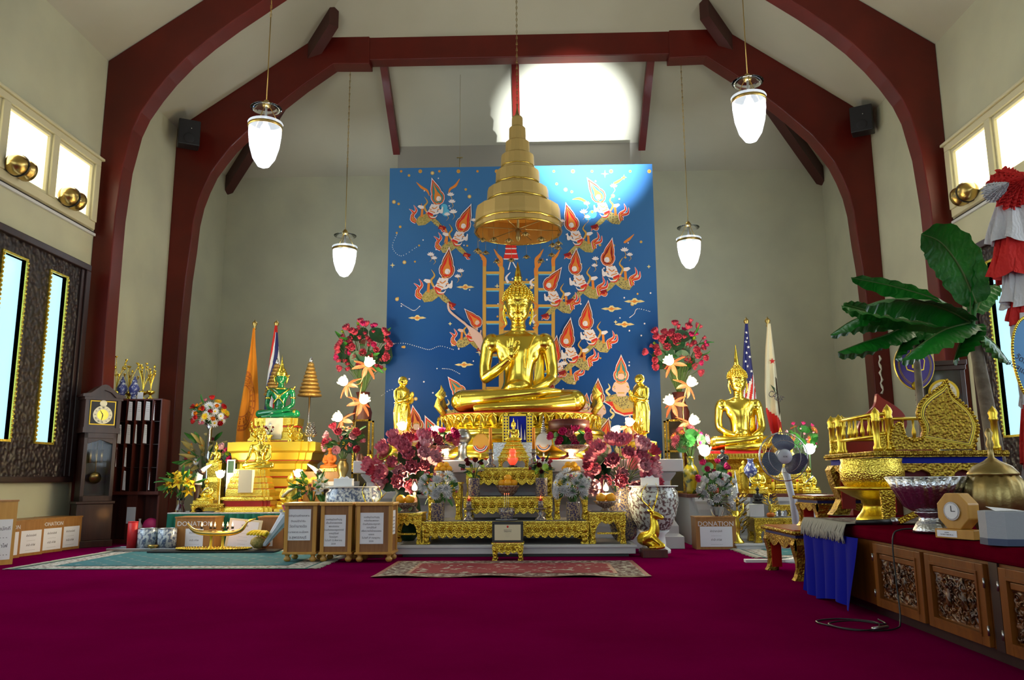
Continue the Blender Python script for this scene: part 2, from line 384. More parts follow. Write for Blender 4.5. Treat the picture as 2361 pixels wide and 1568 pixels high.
# hip rafters and the three rafters of the hipped end
def rafter(name, a, b, w, h, m='beam_red'):
    a, b = V(a), V(b); d = (b-a).normalized(); sd = V((d.y, -d.x, 0)).normalized()*w/2; dn = V((0,0,-h))
    mb = MB(m); P = [a-sd, a+sd, b+sd, b-sd]; Q = [p+dn for p in P]
    mb.add(P+Q, [(0,1,2,3),(7,6,5,4),(0,4,5,1),(1,5,6,2),(2,6,7,3),(3,7,4,0)], False); return struct(mb, name)
k = 4
for s in (-1, 1):
    rafter('trim_%d' % k, (s*(WX-.0), YB-.02, HE+.02), (s*(WX-3.2), YB-3.2, HE+3.2*TP+.02), .2, .42, 'beam_dark'); k += 1
for x0, x1 in ((-2.78, -2.78), (-.08, -.08), (2.68, 2.68)):
    y0 = YB-.45; y1 = YA2+.36
    rafter('trim_%d' % k, (x0, y0-.17, hipz(y0-.17)+.01), (x1, y1, hipz(y1)+.01), .15, .2); k += 1
# bulkhead behind the mural, its grey standing in for an unlit wall
mb = MB('unlit_grey'); zb = hipz(YB-.62); mb.box(-2.75, 2.65, YB-.62, YB-.45, zb-1.1, zb+.02); struct(mb, 'trim_%d' % k); k += 1

# clerestory windows (amber glass) on both walls
def clerestory(idx, s):
    z0, z1 = (5.0, 5.93) ; y1 = 12.05; r = None
    root = bpy.data.objects.new('window_%d' % idx, None); C.objects.link(root); tag(root, kind='structure')
    X = s*WX
    mb = MB('frame_cream'); d = -s
    def bx(a, b, z_0, z_1, t): xs = sorted((X, X+d*t)); mb.box(xs[0], xs[1], a, b, z_0, z_1)
    ys = [y1 - .12 - i*1.12 for i in range(6)]
    bx(ys[-1]-.1, y1, z1, z1+.10, .12); bx(ys[-1]-.1, y1, z0-.12, z0, .10); bx(ys[-1]-.1, y1+.03, z1+.10, z1+.14, .16)
    for i, y in enumerate(ys): bx(y-.02, y+.12, z0, z1, .12)
    for i in range(5):
        a, b = ys[i+1]+.10, ys[i]
        bx(a, a+.05, z0, z1, .08); bx(b-.05, b, z0, z1, .08); bx(a+.05, b-.05, z0, z0+.05, .08); bx(a+.05, b-.05, z1-.05, z1, .08)
    mb.build('window_frame', root, .008)
    for i in range(5):
        a, b = ys[i+1]+.15, ys[i]-.05; g = MB('day_amber'); xs = sorted((X, X+d*.03)); g.box(xs[0], xs[1], a, b, z0+.05, z1-.05); g.build('pane', root)
clerestory(1, -1); clerestory(2, 1)
# tall carved window surrounds with narrow panes
def carved_window(idx, s, ytop, panes, z0=.94, z1=4.27):
    root = bpy.data.objects.new('window_%d' % idx, None); C.objects.link(root); tag(root, kind='structure'); X = s*WX; d = -s
    ye = panes[-1][0]-.7
    mb = MB('dark_carved')
    def bx(b, a, e, z_0, z_1, t): xs = sorted((X, X+d*t)); b.box(xs[0], xs[1], a, e, z_0, z_1)
    zb, zt = 1.50, 3.93
    bx(mb, ye, ytop-.12, z0+.08, zb, .10); bx(mb, ye, ytop-.12, zt, z1-.1, .10)
    edge = [ytop-.12] + [v for p in panes for v in (p[1], p[0])] + [ye]
    for i in range(0, len(edge), 2): bx(mb, edge[i+1], edge[i], zb, zt, .10)
    mb.build('carved_panel', root)
    mb = MB('dark_wood'); bx(mb, ye, ytop, z1-.1, z1, .16); bx(mb, ye, ytop, z0, z0+.08, .16); bx(mb, ytop-.12, ytop, z0+.08, z1-.1, .16); bx(mb, ytop-.20, ytop-.12, z0+.08, z1-.1, .13); mb.build('window_frame', root, .01)
    for i, (a, b) in enumerate(panes):
        g = MB('day_glass_hot' if (i and s > 0) else 'day_glass'); bx(g, a, b, zb, zt, .04); g.build('pane', root)
        f = MB('gold_fine')
        for (p, q, u, v) in ((a-.03, a, zb-.03, zt+.03), (b, b+.03, zb-.03, zt+.03), (a, b, zb-.03, zb), (a, b, zt, zt+.03)): bx(f, p, q, u, v, .12)
        n = 40
        for j in range(n):
            z = zb + (zt-zb)*(j+.5)/n
            for y in (a-.012, b+.012): f.ell((X+d*.13, y, z), (.016, .016, .02), 6, 4)
        f.build('beaded_moulding', root)
carved_window(3, -1, 11.96, [(11.02, 11.42), (9.98, 10.46), (8.9, 9.4)])
carved_window(4, 1, 11.80, [(10.75, 11.25), (9.75, 10.25), (8.7, 9.2)])
# unseen glowing panel added on the rear wall to light the hall
mb = MB('day_glass'); mb.box(-4.5, 4.5, YR, YR+.05, .9, 5.1); struct(mb, 'window_5')
# ------------------------------------------------------------------ seated statues (design units, front faces -Y, scaled by u)
def seated(u, mat, mudra='lap', lap=1., vox=1.15, smooth=3, robe=True):
    m = MB(mat)
    def L(secs, n=44):
        vs = []; fs = []; sp = spl([(a[0],a[2],a[3]) for a in secs], 4); cs_ = spl([(a[0],a[1],0) for a in secs], 4); secs = [(p.x, q.y, p.y, p.z) for p, q in zip(sp, cs_)]
        for z, cyy, rx, ry in secs:
            for i in range(n): a = 2*pi*i/n; vs.append((rx*cos(a), cyy+ry*sin(a), z))
        for j in range(len(secs)-1):
            for i in range(n): k = (i+1) % n; fs.append((j*n+i, j*n+k, (j+1)*n+k, (j+1)*n+i))
        fs.append(tuple(range(n-1,-1,-1))); fs.append(tuple((len(secs)-1)*n+i for i in range(n))); m.add(vs, fs)
    def T(P, n=22): # rows of x,y,z,r smoothed by a spline
        k = 7; pts = spl([p[:3] for p in P], k); rr = []
        for i in range(len(P)-1): rr += [P[i][3] + (P[i+1][3]-P[i][3])*j/k for j in range(k)]
        m.tube(pts, rr + [P[-1][3]], n)
    L([(2,0,60*lap,38),(20,0,56,38),(38,0,50,36),(56,-1,43,33),(72,-1,36,30),(92,-1,34,28),(112,-1,37,29),(132,-1,44,31),(150,-1,53,31),(166,0,62,28),(178,1,62,24),(187,2,48,20),(194,2,30,17),(199,2,19,15)])
    m.ell((0,-14,62), (30,24,22), 32, 20); m.ell((-19,-6,146), (32,19.5,34), 32, 20); m.ell((19,-6,146), (32,19.5,34), 32, 20); m.ell((0,0,174), (70,22,20), 32, 20)
    for s in (-1, 1): m.ell((s*62,2,168), (22,20,24), 32, 20)
    m.lathe([(20,190),(17,197),(18.5,203),(16.5,206),(18,211),(16.5,214),(18,222),(18,236)], 20, (0,0,0))
    for z in (200, 208): m.lathe([(17,z-1.6),(19.6,z),(17,z+1.6)], 20)
    # head and face
    m.ell((0,2,262), (32,34,36), 36, 24); m.ell((0,-4,246), (27.5,27,31), 36, 24); m.ell((0,-18,224), (13,12,9), 24, 16)
    T([(0,-28.5,259,2.2),(0,-32.5,249,2.6),(0,-36.5,240,3.9)]); 
    for s in (-1, 1):
        m.ell((s*3.8,-32,239), 2.7); m.ell((s*12,-27.2,253), (7.8,4.6,3.6))
        T([(s*2,-30.5,258.5,1.5),(s*7,-31,263.5,1.6),(s*14,-28.5,265,1.6),(s*23,-21,259,1.4)])
        T([(s*5,-31.5,251,1.),(s*12,-32.3,249.4,1.2),(s*19,-28,251.5,1.)])
        m.ell((s*32,1,254), (4,6.5,13)); T([(s*33.5,0,248,3.6),(s*33,-1,232,3.2),(s*29,-3,219,3.4),(s*28,-3,211,2.4)])
    T([(-9,-28.5,230.4,1.4),(-4,-32,231,1.9),(0,-32.6,229.8,1.9),(4,-32,231,1.9),(9,-28.5,230.4,1.4)]); T([(-7,-28.8,227,1.5),(0,-32,225.4,2.3),(7,-28.8,227,1.5)])
    # legs
    k = lap
    T([(-34*k,2,28,30),(-80*k,-18,30,28),(-126*k,-36,28,26)]); T([(34*k,2,27,30),(80*k,-18,28,28),(126*k,-36,27,26)])
    m.ell((-127*k,-37,28), (27,26,26), 32, 20); m.ell((127*k,-37,27), (27,26,26), 32, 20)
    T([(-122*k,-44,30,24),(-72*k,-64,32,20),(-12*k,-78,37,15),(36*k,-80,42,11),(62*k,-74,46,8.5),(82*k,-68,47,6.5),(96*k,-64,47,4)])
    T([(120*k,-46,22,22),(60*k,-74,15,17),(0,-88,12,14),(-44*k,-90,10,10.5),(-72*k,-88,9,9),(-98*k,-84,8,7)])
    m.ell((0,-28,14), (118*k,54,16), 40, 16)
    # arms
    def hand_lap(s, dz, dy):
        m.ell((s*14,-56+dy,46+dz), (15,9,5.2))
        for j in range(4): T([(s*4,-49-j*4.6+dy,46+dz,2.5),(s*-10,-50-j*4.6+dy,46.5+dz,2.4),(s*-(24-abs(j-1.3)*2.2),-51-j*4.4+dy,45.5+dz,1.9)], 8)
        T([(s*16,-66+dy,49+dz,2.8),(s*6,-68+dy,52+dz,2.5),(s*-3,-66+dy,54+dz,2.1)], 8)
    def arm_lap(s, dz=0, dy=0):
        T([(s*58,3,176,17),(s*70,3,164,16.5),(s*75,1,140,15),(s*78,-1,115,14.2),(s*79,-6,95,13.6),(s*76,-11,82,13)]); m.ell((s*76,-11,82), 13)
        T([(s*76,-11,82,13),(s*61,-32,67,12),(s*44,-46,58+dz*.5,9.5),(s*30,-53+dy,51+dz,7)]); hand_lap(s, dz, dy)
    arm_lap(1)
    if mudra == 'teach':
        T([(-58,3,176,17),(-70,3,164,16.5),(-75,1,140,15),(-78,-1,115,14.2),(-78,-5,95,13.6),(-76,-9,85,13)]); m.ell((-76,-9,85), 13)
        T([(-76,-9,85,13),(-56,-30,95,12.4),(-36,-46,108,10),(-20,-54,123,7)])
        m.ell((-15,-57,137), (9,4.6,14))
        for a, b in (((-22,-57,147),(-24,-58,166)),((-17.5,-58,149),(-17.5,-60,171)),((-13,-58,149),(-11,-60,172))):
            c = [(x+y)/2 for x, y in zip(a, b)]; T([(*a,2.5),(c[0],c[1]-1,c[2],2.4),(b[0],b[1]-1,b[2],1.8)], 8)
        T([(-8.5,-58,148,2.6),(-4,-60,162,2.4),(2,-62,163,2.2),(4,-61,156,1.8)], 8); T([(-8,-58,132,3.2),(-1,-61,143,2.8),(3,-62,153,2.2)], 8)
    elif mudra == 'touch':
        T([(-58,3,176,17),(-70,3,164,16.5),(-75,1,140,15),(-79,-6,115,14),(-82,-14,92,13)]); T([(-82,-14,92,13),(-86,-38,70,11),(-88,-60,56,8)])
        m.ell((-88,-66,46), (8,5,11))
        for j in range(4): T([(-94+j*4.4,-67,40,2.5),(-94+j*4.4,-70,28,2.3),(-93+j*4.2,-68,16+abs(j-1.5)*2,1.8)], 8)
        T([(-80,-66,48,2.8),(-75,-68,38,2.4)], 8)
    else: arm_lap(-1, 5, -3)
    if robe:
        T([(34,8,192,2.2),(40,-12,188,2.),(34,-26,172,1.8),(27,-34,150,1.7),(25,-33,130,1.6),(24,-31,104,1.6)], 8)
        T([(18,-34,150,1.2),(26,-35,151,1.2)], 6); T([(16,-33,104,1.3),(15,-33,128,1.3),(17,-35,150,1.3)], 6)
        vs = [(34,2,60),(60,10,58),(62,10,150),(44,2,150)]; m.add(vs + [(x, y+5, z) for x, y, z in vs], [(0,1,2,3),(7,6,5,4),(0,4,5,1),(1,5,6,2),(2,6,7,3),(3,7,4,0)], False)
        m.lathe([(40,48),(43.5,50),(40,52)], 26, (0,-4,0), 1., .86)
    m.v = [(x*u, y*u, z*u) for x, y, z in m.v]
    return m, u*vox
def hair(u, mat, fin=1., rows=9):
    m = MB(mat); m.ell((0,3,274), (35,37,33), 24, 14); m.lathe([(25,296),(21,304),(16,311),(11,316),(9,319)], 18, (0,3,0))
    for j in range(rows):
        t = (j+.6)/rows*1.72; r = sin(t); n = max(5, int(26*r)); 
        for i in range(n):
            a = 2*pi*(i + .5*(j % 2))/n; x, y, z = 36*r*cos(a), 3+38*r*sin(a), 274+34*cos(t)
            if z < 268 and y < -12: continue
            if z < 262 and y < 0: continue
            m.ell((x, y, z), (3.4,3.4,3.2), 7, 5)
    for j in range(4):
        r = 23-j*4.3; z = 301+j*5; n = max(5, int(r*.9))
        for i in range(n): a = 2*pi*(i+.5*(j % 2))/n; m.ell((r*cos(a), 3+r*sin(a), z), (3,3,2.8), 6, 4)
    f = MB(mat); h = 34*fin
    f.lathe([(8,316),(10.5,320),(8,324),(9.5,327),(7.5,331),(6.5,333+h*.2),(4.6,333+h*.45),(2.6,333+h*.7),(.9,333+h*.95),(.1,333+h)], 10, (0,3,0), lobes=5, amp=.18)
    for b in (m, f): b.v = [(x*u, y*u, z*u) for x, y, z in b.v]
    return m, f
def buddha(name, label, cat, loc, u, mat='gold', mudra='lap', lap=1., fin=1., vox=1.15, rz=0, hairmat=None, smooth=3, group=None):
    t = thing(name, label, cat, loc, rz, group); m, v = seated(u, mat, mudra, lap)
    m.build('body', t, remesh=u*vox, smooth=smooth)
    h, f = hair(u, hairmat or mat, fin); h.build('curled_hair', t); f.build('flame_finial', t)
    return t
def loft(m, x0, x1, y0, y1, prof, inset_back=True):   # rectangular moulded body: prof rows (projection, z)
    vs = []; fs = []
    for e, z in prof:
        yb = y1 + (e if inset_back else 0); vs += [(x0-e, y0-e, z), (x1+e, y0-e, z), (x1+e, yb, z), (x0-e, yb, z)]
    n = len(prof)
    for j in range(n-1):
        for i in range(4): k = (i+1) % 4; fs.append((j*4+i, j*4+k, j*4+4+k, j*4+4+i))
    fs += [(3,2,1,0), tuple((n-1)*4+i for i in range(4))]; return m.add(vs, fs, False)
# ------------------------------------------------------------------ white altar, throne and the great statue
XC = at(1196, 1000, 12.4).x
ZL = at(1196, 1062, 11.7).z          # top of the white altar
ZP = at(1196, 1257, 10.2).z          # top of the low platform
ax0 = at(815, 1070, 11.3).x; ax1 = at(1575, 1070, 11.3).x
t = thing('altar', 'long white moulded altar carrying the great golden statue', 'altar', (XC, 12.9, 0))
mb = MB('white_paint'); x0, x1 = ax0 - XC + .14, ax1 - XC - .14; H = ZL
loft(mb, x0, x1, -1.47, 1.1, [(.12,0),(.12,.16),(.06,.2),(.06,.30),(-.06,.5),(-.06,H-.62),(.02,H-.52),(.02,H-.44),(-.02,H-.40),(-.02,H-.30),(.05,H-.20),(.05,H-.17)], False)
mb.build('body', t, .006)
mb = MB('white_paint'); mb.box(x0-.14, x1+.14, -1.62, 1.1, H-.17, H); mb.build('top_ledge', t, .01)
pt = thing('platform', 'low white wooden platform under the carved gold offering tables', 'platform', (XC, 10.2, 0))
px0 = at(908, 1270, 10.2).x - XC; px1 = at(1470, 1270, 10.2).x - XC
mb = MB('white_paint'); mb.box(px0, px1, 0, 1.08, ZP-.035, ZP); mb.box(px0+.02, px1-.02, .02, 1.07, .035, ZP-.035); mb.build('deck', pt, .006)
mb = MB('grey_slab'); mb.box(px0+.07, px1-.07, .06, 1.06, ZP, ZP+.004); mb.build('top_sheet', pt)
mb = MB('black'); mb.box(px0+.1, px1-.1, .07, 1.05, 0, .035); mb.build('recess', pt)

# gold pedestal
u = wid(1150, 1250, 950, 12.45)/100; zb = at(1196, 953, 12.3).z
p = thing('throne_pedestal', 'rounded gold lotus pedestal with red base strip under the great statue', 'pedestal', (XC, 12.62, ZL))
h = zb - ZL
mb = MB('gold'); A = dict(n=48, sx=1.28, sy=.80)
mb.lathe([(.98,.03),(.98,.07),(.93,.15),(.86,.22),(.85,.25),(.88,.28),(.99,.31),(1.05,.37),(1.055,.43),(1.0,.49),(.90,.52),(.86,.53)], **A); mb.build('base', p)
mb = MB('red_lacquer'); mb.lathe([(1.0,0),(1.0,.03)], **A); mb.build('red_strip', p)
mb = MB('gold_soft'); mb.lathe([(.86,.53),(.90,.55),(.86,.57),(.87,h-.2),(.93,h-.06),(.96,h-.03),(.96,h-.012)], **A); mb.build('lotus_bowl', p)
mb = MB('gold')
for i in range(40):
    a = 2*pi*i/40
    if sin(a) > .5: continue
    x, y = 1.28*.97*cos(a), .80*.97*sin(a); n = V((cos(a)/1.28, sin(a)/.8, 0)).normalized()
    mb.petal((x*.92, y*.92, h-.235), n*.30+V((0,0,1)), n, .225, .20, -.25, .18, 5, 5)
    mb.tube([(x*1.0 + (-n.y)*w*.088 + n.x*.03, y*1.0 + n.x*w*.088 + n.y*.03, h-.22+.18*sqrt(max(0, 1-w*w))) for w in [-1+q/5 for q in range(11)]], .010, 5)
mb.build('lotus_petals', p)
mb = MB('red_lacquer'); mb.lathe([(.98,h-.012),(.96,h+.0)], **A); mb.build('seat_cushion', p)
for s in (-1, 1):   # upturned flame ornaments at both ends
    mb = MB('gold_fine'); X = s*1.12
    for k in range(9):
        a = k*.35; mb.tube([(X+s*(.02+.05*sin(a)), -.28+.05*k, .72+.02*k), (X+s*(.10+.03*cos(a)), -.30+.05*k, .86), (X+s*.10, -.30+.05*k, .98+.02*(k % 3)), (X+s*.04, -.3+.05*k, 1.07+.03*(k % 2))], [.05,.055,.035,.004], 6)
    mb.tube([(X+s*.04,-.35,.95),(X+s*.11,-.36,1.02),(X+s*.05,-.36,1.10),(X+s*.07,-.36,1.17)], [.05,.05,.03,.004], 6); mb.build('flame_ornament', p)
# blue altar cloth
c = thing('hanging_cloth', 'blue cloth with gold leaf pattern hanging on the front of the gold pedestal', 'cloth', (XC, 11.78, ZL))
w = wid(1161, 1229, 1000, 11.8)/2; hh = at(1196, 955, 11.8).z - ZL
mb = MB('blue'); mb.box(-w, w, -.012, 0, .12, hh); mb.prism([(-w-.12,.02),(w+.12,.02),(w,.14),(-w,.14)], -.02, 0, 'y')
mb.build('cloth_panel', c)
mb = MB('gold_paint')
for s in (-1, 1):
    mb.box(s*w-.012, s*w+.012, -.02, -.012, .12, hh); mb.box(s*w*.62-.008, s*w*.62+.008, -.02, -.012, .12, hh)
    for k in range(11):
        z = .16 + k*(hh-.2)/11
        for d in (-1, 1): mb.prism([(s*w*.8, z),(s*w*.8+d*.035, z+.025),(s*w*.8, z+.05)], -.019, -.013, 'y')
    for k in range(6): mb.prism([(s*(.03+.035*k),.03),(s*(.05+.035*k),.03),(s*(.02+.03*k),.13)], -.028, -.020, 'y')
mb.box(-w, w, -.02, -.012, hh-.03, hh); mb.build('gold_border', c)
mb = MB('p_white'); 
for k in range(5): mb.prism([(-.1+.05*k-.015,.3),(-.1+.05*k+.015,.3),(-.1+.05*k,.46+.07*(2-abs(2-k)))], -.022, -.013, 'y')
mb.build('shrine_motif', c)
GB = buddha('golden_buddha_statue', 'great golden seated statue with one hand raised, cross-legged before the blue mural', 'statue', (XC, 12.55, zb), u, 'gold', 'teach', 1., 1., 1.0, smooth=3)

# ------------------------------------------------------------------ the two standing disciples
def monk(u, mat='gold', vox=1.0):   # 100 units tall standing in robe, hands joined; front faces -Y
    m = MB(mat)
    def L(secs, n=26):
        vs = []; fs = []
        for z, cyy, rx, ry in secs:
            for i in range(n): a = 2*pi*i/n; vs.append((rx*cos(a), cyy+ry*sin(a), z))
        for j in range(len(secs)-1):
            for i in range(n): k = (i+1) % n; fs.append((j*n+i, j*n+k, (j+1)*n+k, (j+1)*n+i))
        fs.append(tuple(range(n-1,-1,-1))); fs.append(tuple((len(secs)-1)*n+i for i in range(n))); m.add(vs, fs)
    def T(P, n=10):
        k = 4; pts = spl([p[:3] for p in P], k); rr = []
        for i in range(len(P)-1): rr += [P[i][3] + (P[i+1][3]-P[i][3])*j/k for j in range(k)]
        m.tube(pts, rr + [P[-1][3]], n)
    L([(9,1,10,7),(12,1,10.5,7),(28,1,11,7.8),(44,1,11.8,8.4),(54,0,11,8),(62,0,9.6,7),(70,0,11,7.2),(76,0,12.5,6.8),(80,0,11,5.6),(83,0,6,4.6),(85,0,3.8,3.8)])
    m.lathe([(3.6,82),(3.3,86),(3.6,90)], 12); m.ell((0,-.5,93), (5.6,6.4,7.4)); m.ell((0,-2.2,90.4), (4.6,4.9,5))
    T([(0,-6.6,94,.6),(0,-7.8,91.4,.9)]); T([(-1.8,-6.3,88.6,.5),(0,-7,88.5,.6),(1.8,-6.3,88.6,.5)])
    for s in (-1, 1):
        m.ell((s*2.2,-6.1,93.4), (1.3,.7,.6)); m.ell((s*5.7,.4,91.5), (1,1.6,3.2))
        T([(s*11,0,77,3.6),(s*12.8,-1,68,3.2),(s*12.4,-2.5,60,2.9)]); T([(s*12.4,-2.5,60,2.9),(s*8,-9,62,2.3),(s*2.4,-13,66,1.7)])
        for j in range(4): T([(s*1.1,-13.2-j*.9,67,.75),(s*.9,-14.4-j*.7,72+j*.3,.7),(s*.6,-14.8-j*.5,76-abs(j-1.4),.5)], 6)
        m.ell((s*1.2,-14,68), (1.2,2.2,3.2)); T([(s*1.3,-12.4,68,.8),(s*1.3,-12.2,72,.6)], 6)
        m.lathe([(2.6,0),(2.5,10)], 10, (s*4.2,1,0)); m.ell((s*4.2,-2.6,1.6), (2.6,5.4,1.7))
    for k in range(9):   # folds of the robe
        x = -9+k*2.25; T([(x*1.1,-6.6+abs(x)*.22,12,.6),(x*1.05,-7.6+abs(x)*.22,34,.7),(x*.8+1,-7.4+abs(x)*.2,56,.4)], 6)
    T([(7,-5,80,.8),(2,-7.2,74,.9),(-4,-7.4,66,.8),(-8,-5,60,.7)], 6); m.lathe([(10.6,57),(11.6,58.3),(10.4,59.6)], 22, (0,0,0), 1, .76)
    m.v = [(x*u, y*u, z*u) for x, y, z in m.v]; return m
um = hgt(928, 866, 1016, 11.9)/100
m0 = None
for s, px, lab in ((-1, 925, 'gilded standing disciple with joined hands left of the great statue, facing right'), (1, 1482, 'gilded standing disciple with joined hands right of the great statue, facing left')):
    loc = at(px, 1062, 11.95); loc.z = ZL; pz = .30
    t = thing('disciple_statue', lab, 'statue', loc, 0, 'standing disciples beside the great statue')
    if m0 is None: m0 = monk(um).build('body', t, remesh=um*.72, smooth=2)
    else:
        c = m0.copy(); C.objects.link(c); c.parent = t; m0 = c
    m0.scale = (1.32, 1.25, 1); m0.location = (0, 0, pz); m0.rotation_euler = (0, 0, s*R(-62) if s > 0 else R(62))
    b = MB('gold_soft'); b.lathe([(.25,0),(.27,.04),(.27,.10),(.22,.15),(.19,.17),(.19,.19),(.215,.20),(.215,.26),(.20,.27),(.12,.28),(.10,pz)], 32); b.build('round_base', t)
# ------------------------------------------------------------------ the blue mural behind the statue (a flat print)
MY = 13.75
a = at(899, 388, MY); b = at(1504, 388, MY); zt = a.z; mx0 = a.x; mx1 = b.x
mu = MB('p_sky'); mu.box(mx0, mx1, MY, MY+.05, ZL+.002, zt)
def mp(x, y, l): p = at(x, y, MY - .002 - l*.0013); return p
LC = [0]
def poly(P, mat, l):
    mu.mat(mat); LC[0] = (LC[0] + 1) % 7; l += LC[0]*.06; v = [mp(x, y, l) for x, y in P]; n = len(P)
    ar = sum(P[i][0]*P[(i+1) % n][1] - P[(i+1) % n][0]*P[i][1] for i in range(n)); f = tuple(range(n)); mu.add(v, [f if ar < 0 else f[::-1]], False)
def circ(x, y, r, mat, l, n=12): poly([(x+r*cos(2*pi*i/n), y+r*sin(2*pi*i/n)) for i in range(n)], mat, l)
def curve(P, w, mat, l):     # tapering ribbon: w per point
    Q = [V((x, y, 0)) for x, y in P]; Q = spl(Q, 4); n = len(Q); w = w if isinstance(w, list) else [w]*len(P)
    W = []
    for i in range(len(P)-1): W += [w[i] + (w[i+1]-w[i])*j/4 for j in range(4)]
    W.append(w[-1]); A = []; B = []
    for i, q in enumerate(Q):
        d = (Q[min(i+1, n-1)] - Q[max(i-1, 0)]).normalized(); s = V((-d.y, d.x, 0))*W[i]/2; A.append(q+s); B.append(q-s)
    mu.mat(mat); LC[0] = (LC[0] + 1) % 7; l += LC[0]*.06
    v = [mp(p.x, p.y, l) for p in A+B]; mu.add(v, [(i, i+1, n+i+1, n+i) for i in range(n-1)], False)
def flame(x0, y0, dx, dy, w, l, mat='p_red', out='p_white'):    # a licking flame tongue
    P = [(x0, y0), (x0+dx*.25+dy*.18, y0+dy*.3-dx*.18), (x0+dx*.62-dy*.14, y0+dy*.62+dx*.14), (x0+dx, y0+dy)]
    curve(P, [w+3, w+2.5, w*.7+2, 1], out, l); curve(P, [w, w, w*.6, .3], mat, l+1)
    curve(P[:3], [w*.3, w*.3, .4], 'p_gold', l+2)
def halo(hx, hy, tx, ty, s, col, l, front=False, lobed=True):
    d = V((tx-hx, ty-hy, 0)); Ln = d.length; d.normalize(); n = V((-d.y, d.x, 0))
    prof = [(-.32, 0), (-.27, .16), (-.12, .29), (.05, .33), (.20, .30), (.27, .245 if lobed else .28), (.38, .235), (.52, .20), (.68, .13), (.85, .055), (1, 0)]
    for k, (g, m) in enumerate(((1.0, 'p_white'), (.91, 'p_red' if col != 'p_red' else 'p_maroon'), (.80, 'p_gold'), (.74, col))):
        P = []
        for sg in (1, -1):
            for (t, w) in (prof if sg > 0 else prof[::-1][1:-1]):
                q = V((hx, hy, 0)) + d*(t*Ln*(1 if t > 0 else 1)*(g if t < 0 else g)) + n*(w*Ln*g*sg*s); P.append((q.x, q.y))
        poly(P, m, l+k)
    P = [V((hx, hy, 0)) + d*(t*Ln) + n*(w*Ln) for t, w in ((0,.17),(.16,.13),(.3,.06),(.62,.012),(.70,0),(.62,-.012),(.3,-.06),(.16,-.13),(0,-.17),(-.14,-.12),(-.14,.12))]
    poly([(p.x, p.y) for p in P], 'p_orange', l+5)
def deva(hx, hy, tx, ty, d, s=1., col='p_red', cloth='p_dark', dark='p_maroon', skin='p_white', l=2, tail=1, low=0):
    k = s*d
    def X(P): return [(hx - k*x, hy + s*y) for x, y in P]     # x counts away from the gaze
    P = X([(20,50),(40,46),(62,58),(60,70),(44,72),(26,62)])
    poly(X([(14,38),(30,40),(48,46),(60,60),(52,72),(34,70),(20,60),(12,50)]), cloth, l)
    poly(X([(14,46),(24,52),(10,68),(-6,80),(-14,76),(-2,62)]), 'p_olive' if cloth == 'p_dark' else 'p_dark', l+1)
    poly(X([(-4,70),(0,80),(-16,84),(-22,76)]), dark, l+2)
    poly(X([(40,50),(46,48),(44,26),(38,26)]), 'p_orange', l+1); poly(X([(37,27),(46,28),(54,22),(50,18),(38,20)]), skin, l+3)
    if tail:
        x, y = hx - k*58, hy + s*62; flame(x, y, -k*18, -s*34, 8*s, l+1); flame(x-k*2, y-4*s, -k*4, -s*40, 7*s, l+1)
        flame(hx + k*4, hy + s*78, k*16, s*10, 6*s, l+1)
    poly(X([(-2,10),(8,12),(20,24),(28,36),(24,44),(10,44),(2,34),(-4,20)]), skin, l+3)
    for q in (0, 1): poly(X([(20+q*4,38+q*3),(30+q*2,34+q*3),(32,38+q*3),(16,46+q*3),(12,42+q*3)]), ('p_red', 'p_orange')[q], l+5-q)
    curve(X([(30,34),(22,48),(8,50),(2,44)]), [2*s,3*s,3*s,1], 'p_white', l+6); curve(X([(28,38),(20,52),(6,52)]), [2*s,3*s,1], 'p_red', l+7)
    curve(X([(14,16),(20,30),(6,40),(-10,30),(-12,22)]), [6*s,6*s,5.5*s,4.5*s,2.5*s], skin, l+6)
    curve(X([(4,14),(-2,30),(-10,38),(-12,24)]), [6*s,6*s,5*s,2.5*s], skin, l+6)
    for P2 in ([(-3,11),(4,16),(12,13)], [(2,22),(10,28),(16,24)], [(17,30),(23,28)], [(-4,28),(2,31)], [(8,38),(22,33)]): curve(X(P2), 2.2*s, 'p_orange', l+8)
    halo(hx, hy, tx, ty, 1., col, l+4)
    f = X([(0,0)])[0]; circ(f[0]+k*1.5, f[1]+1, 6.6*s, skin, l+10, 10); poly(X([(2,-8),(10,-2),(8,8),(5,3),(3,-4)]), 'p_orange', l+11)
    circ(f[0]+k*3.5, f[1]+.5, .8, 'p_dark', l+12, 5); circ(f[0]+k*4.5, f[1]+4, .9, 'p_red', l+12, 5)
    curve(X([(30,36),(36,22),(28,10),(36,-4)]), [5*s,5*s,3.5*s,.5], 'p_gold', l+2)
def lotus_print(x, y, s, l=3):
    for a in (-60, -30, 0, 30, 60):
        q = R(a-90); poly([(x,y),(x+s*cos(q-.35)*.7,y+s*sin(q-.35)*.7),(x+s*cos(q)*1.1,y+s*sin(q)*1.1),(x+s*cos(q+.35)*.7,y+s*sin(q+.35)*.7)], 'p_white', l)
    curve([(x,y),(x+3,y+s*.7),(x-2,y+s*1.5)], [1.5,1.2,.4], 'p_gold', l)
def cloud(x, y, w, l=1):
    for P, m, q in (([(-1,0),(-.6,-.12),(-.3,-.10),(-.12,-.30),(.12,-.32),(.32,-.12),(.62,-.14),(1,.02),(.6,.10),(.3,.12),(.12,.30),(-.15,.28),(-.32,.10),(-.6,.12)], 'p_star', 0), ([(-.6,0),(-.2,-.04),(0,-.18),(.2,-.04),(.6,0),(.2,.06),(0,.16),(-.2,.06)], 'p_orange', 1)):
        poly([(x+w*a, y+w*b) for a, b in P], m, l+q)
rnd = random.Random(3)
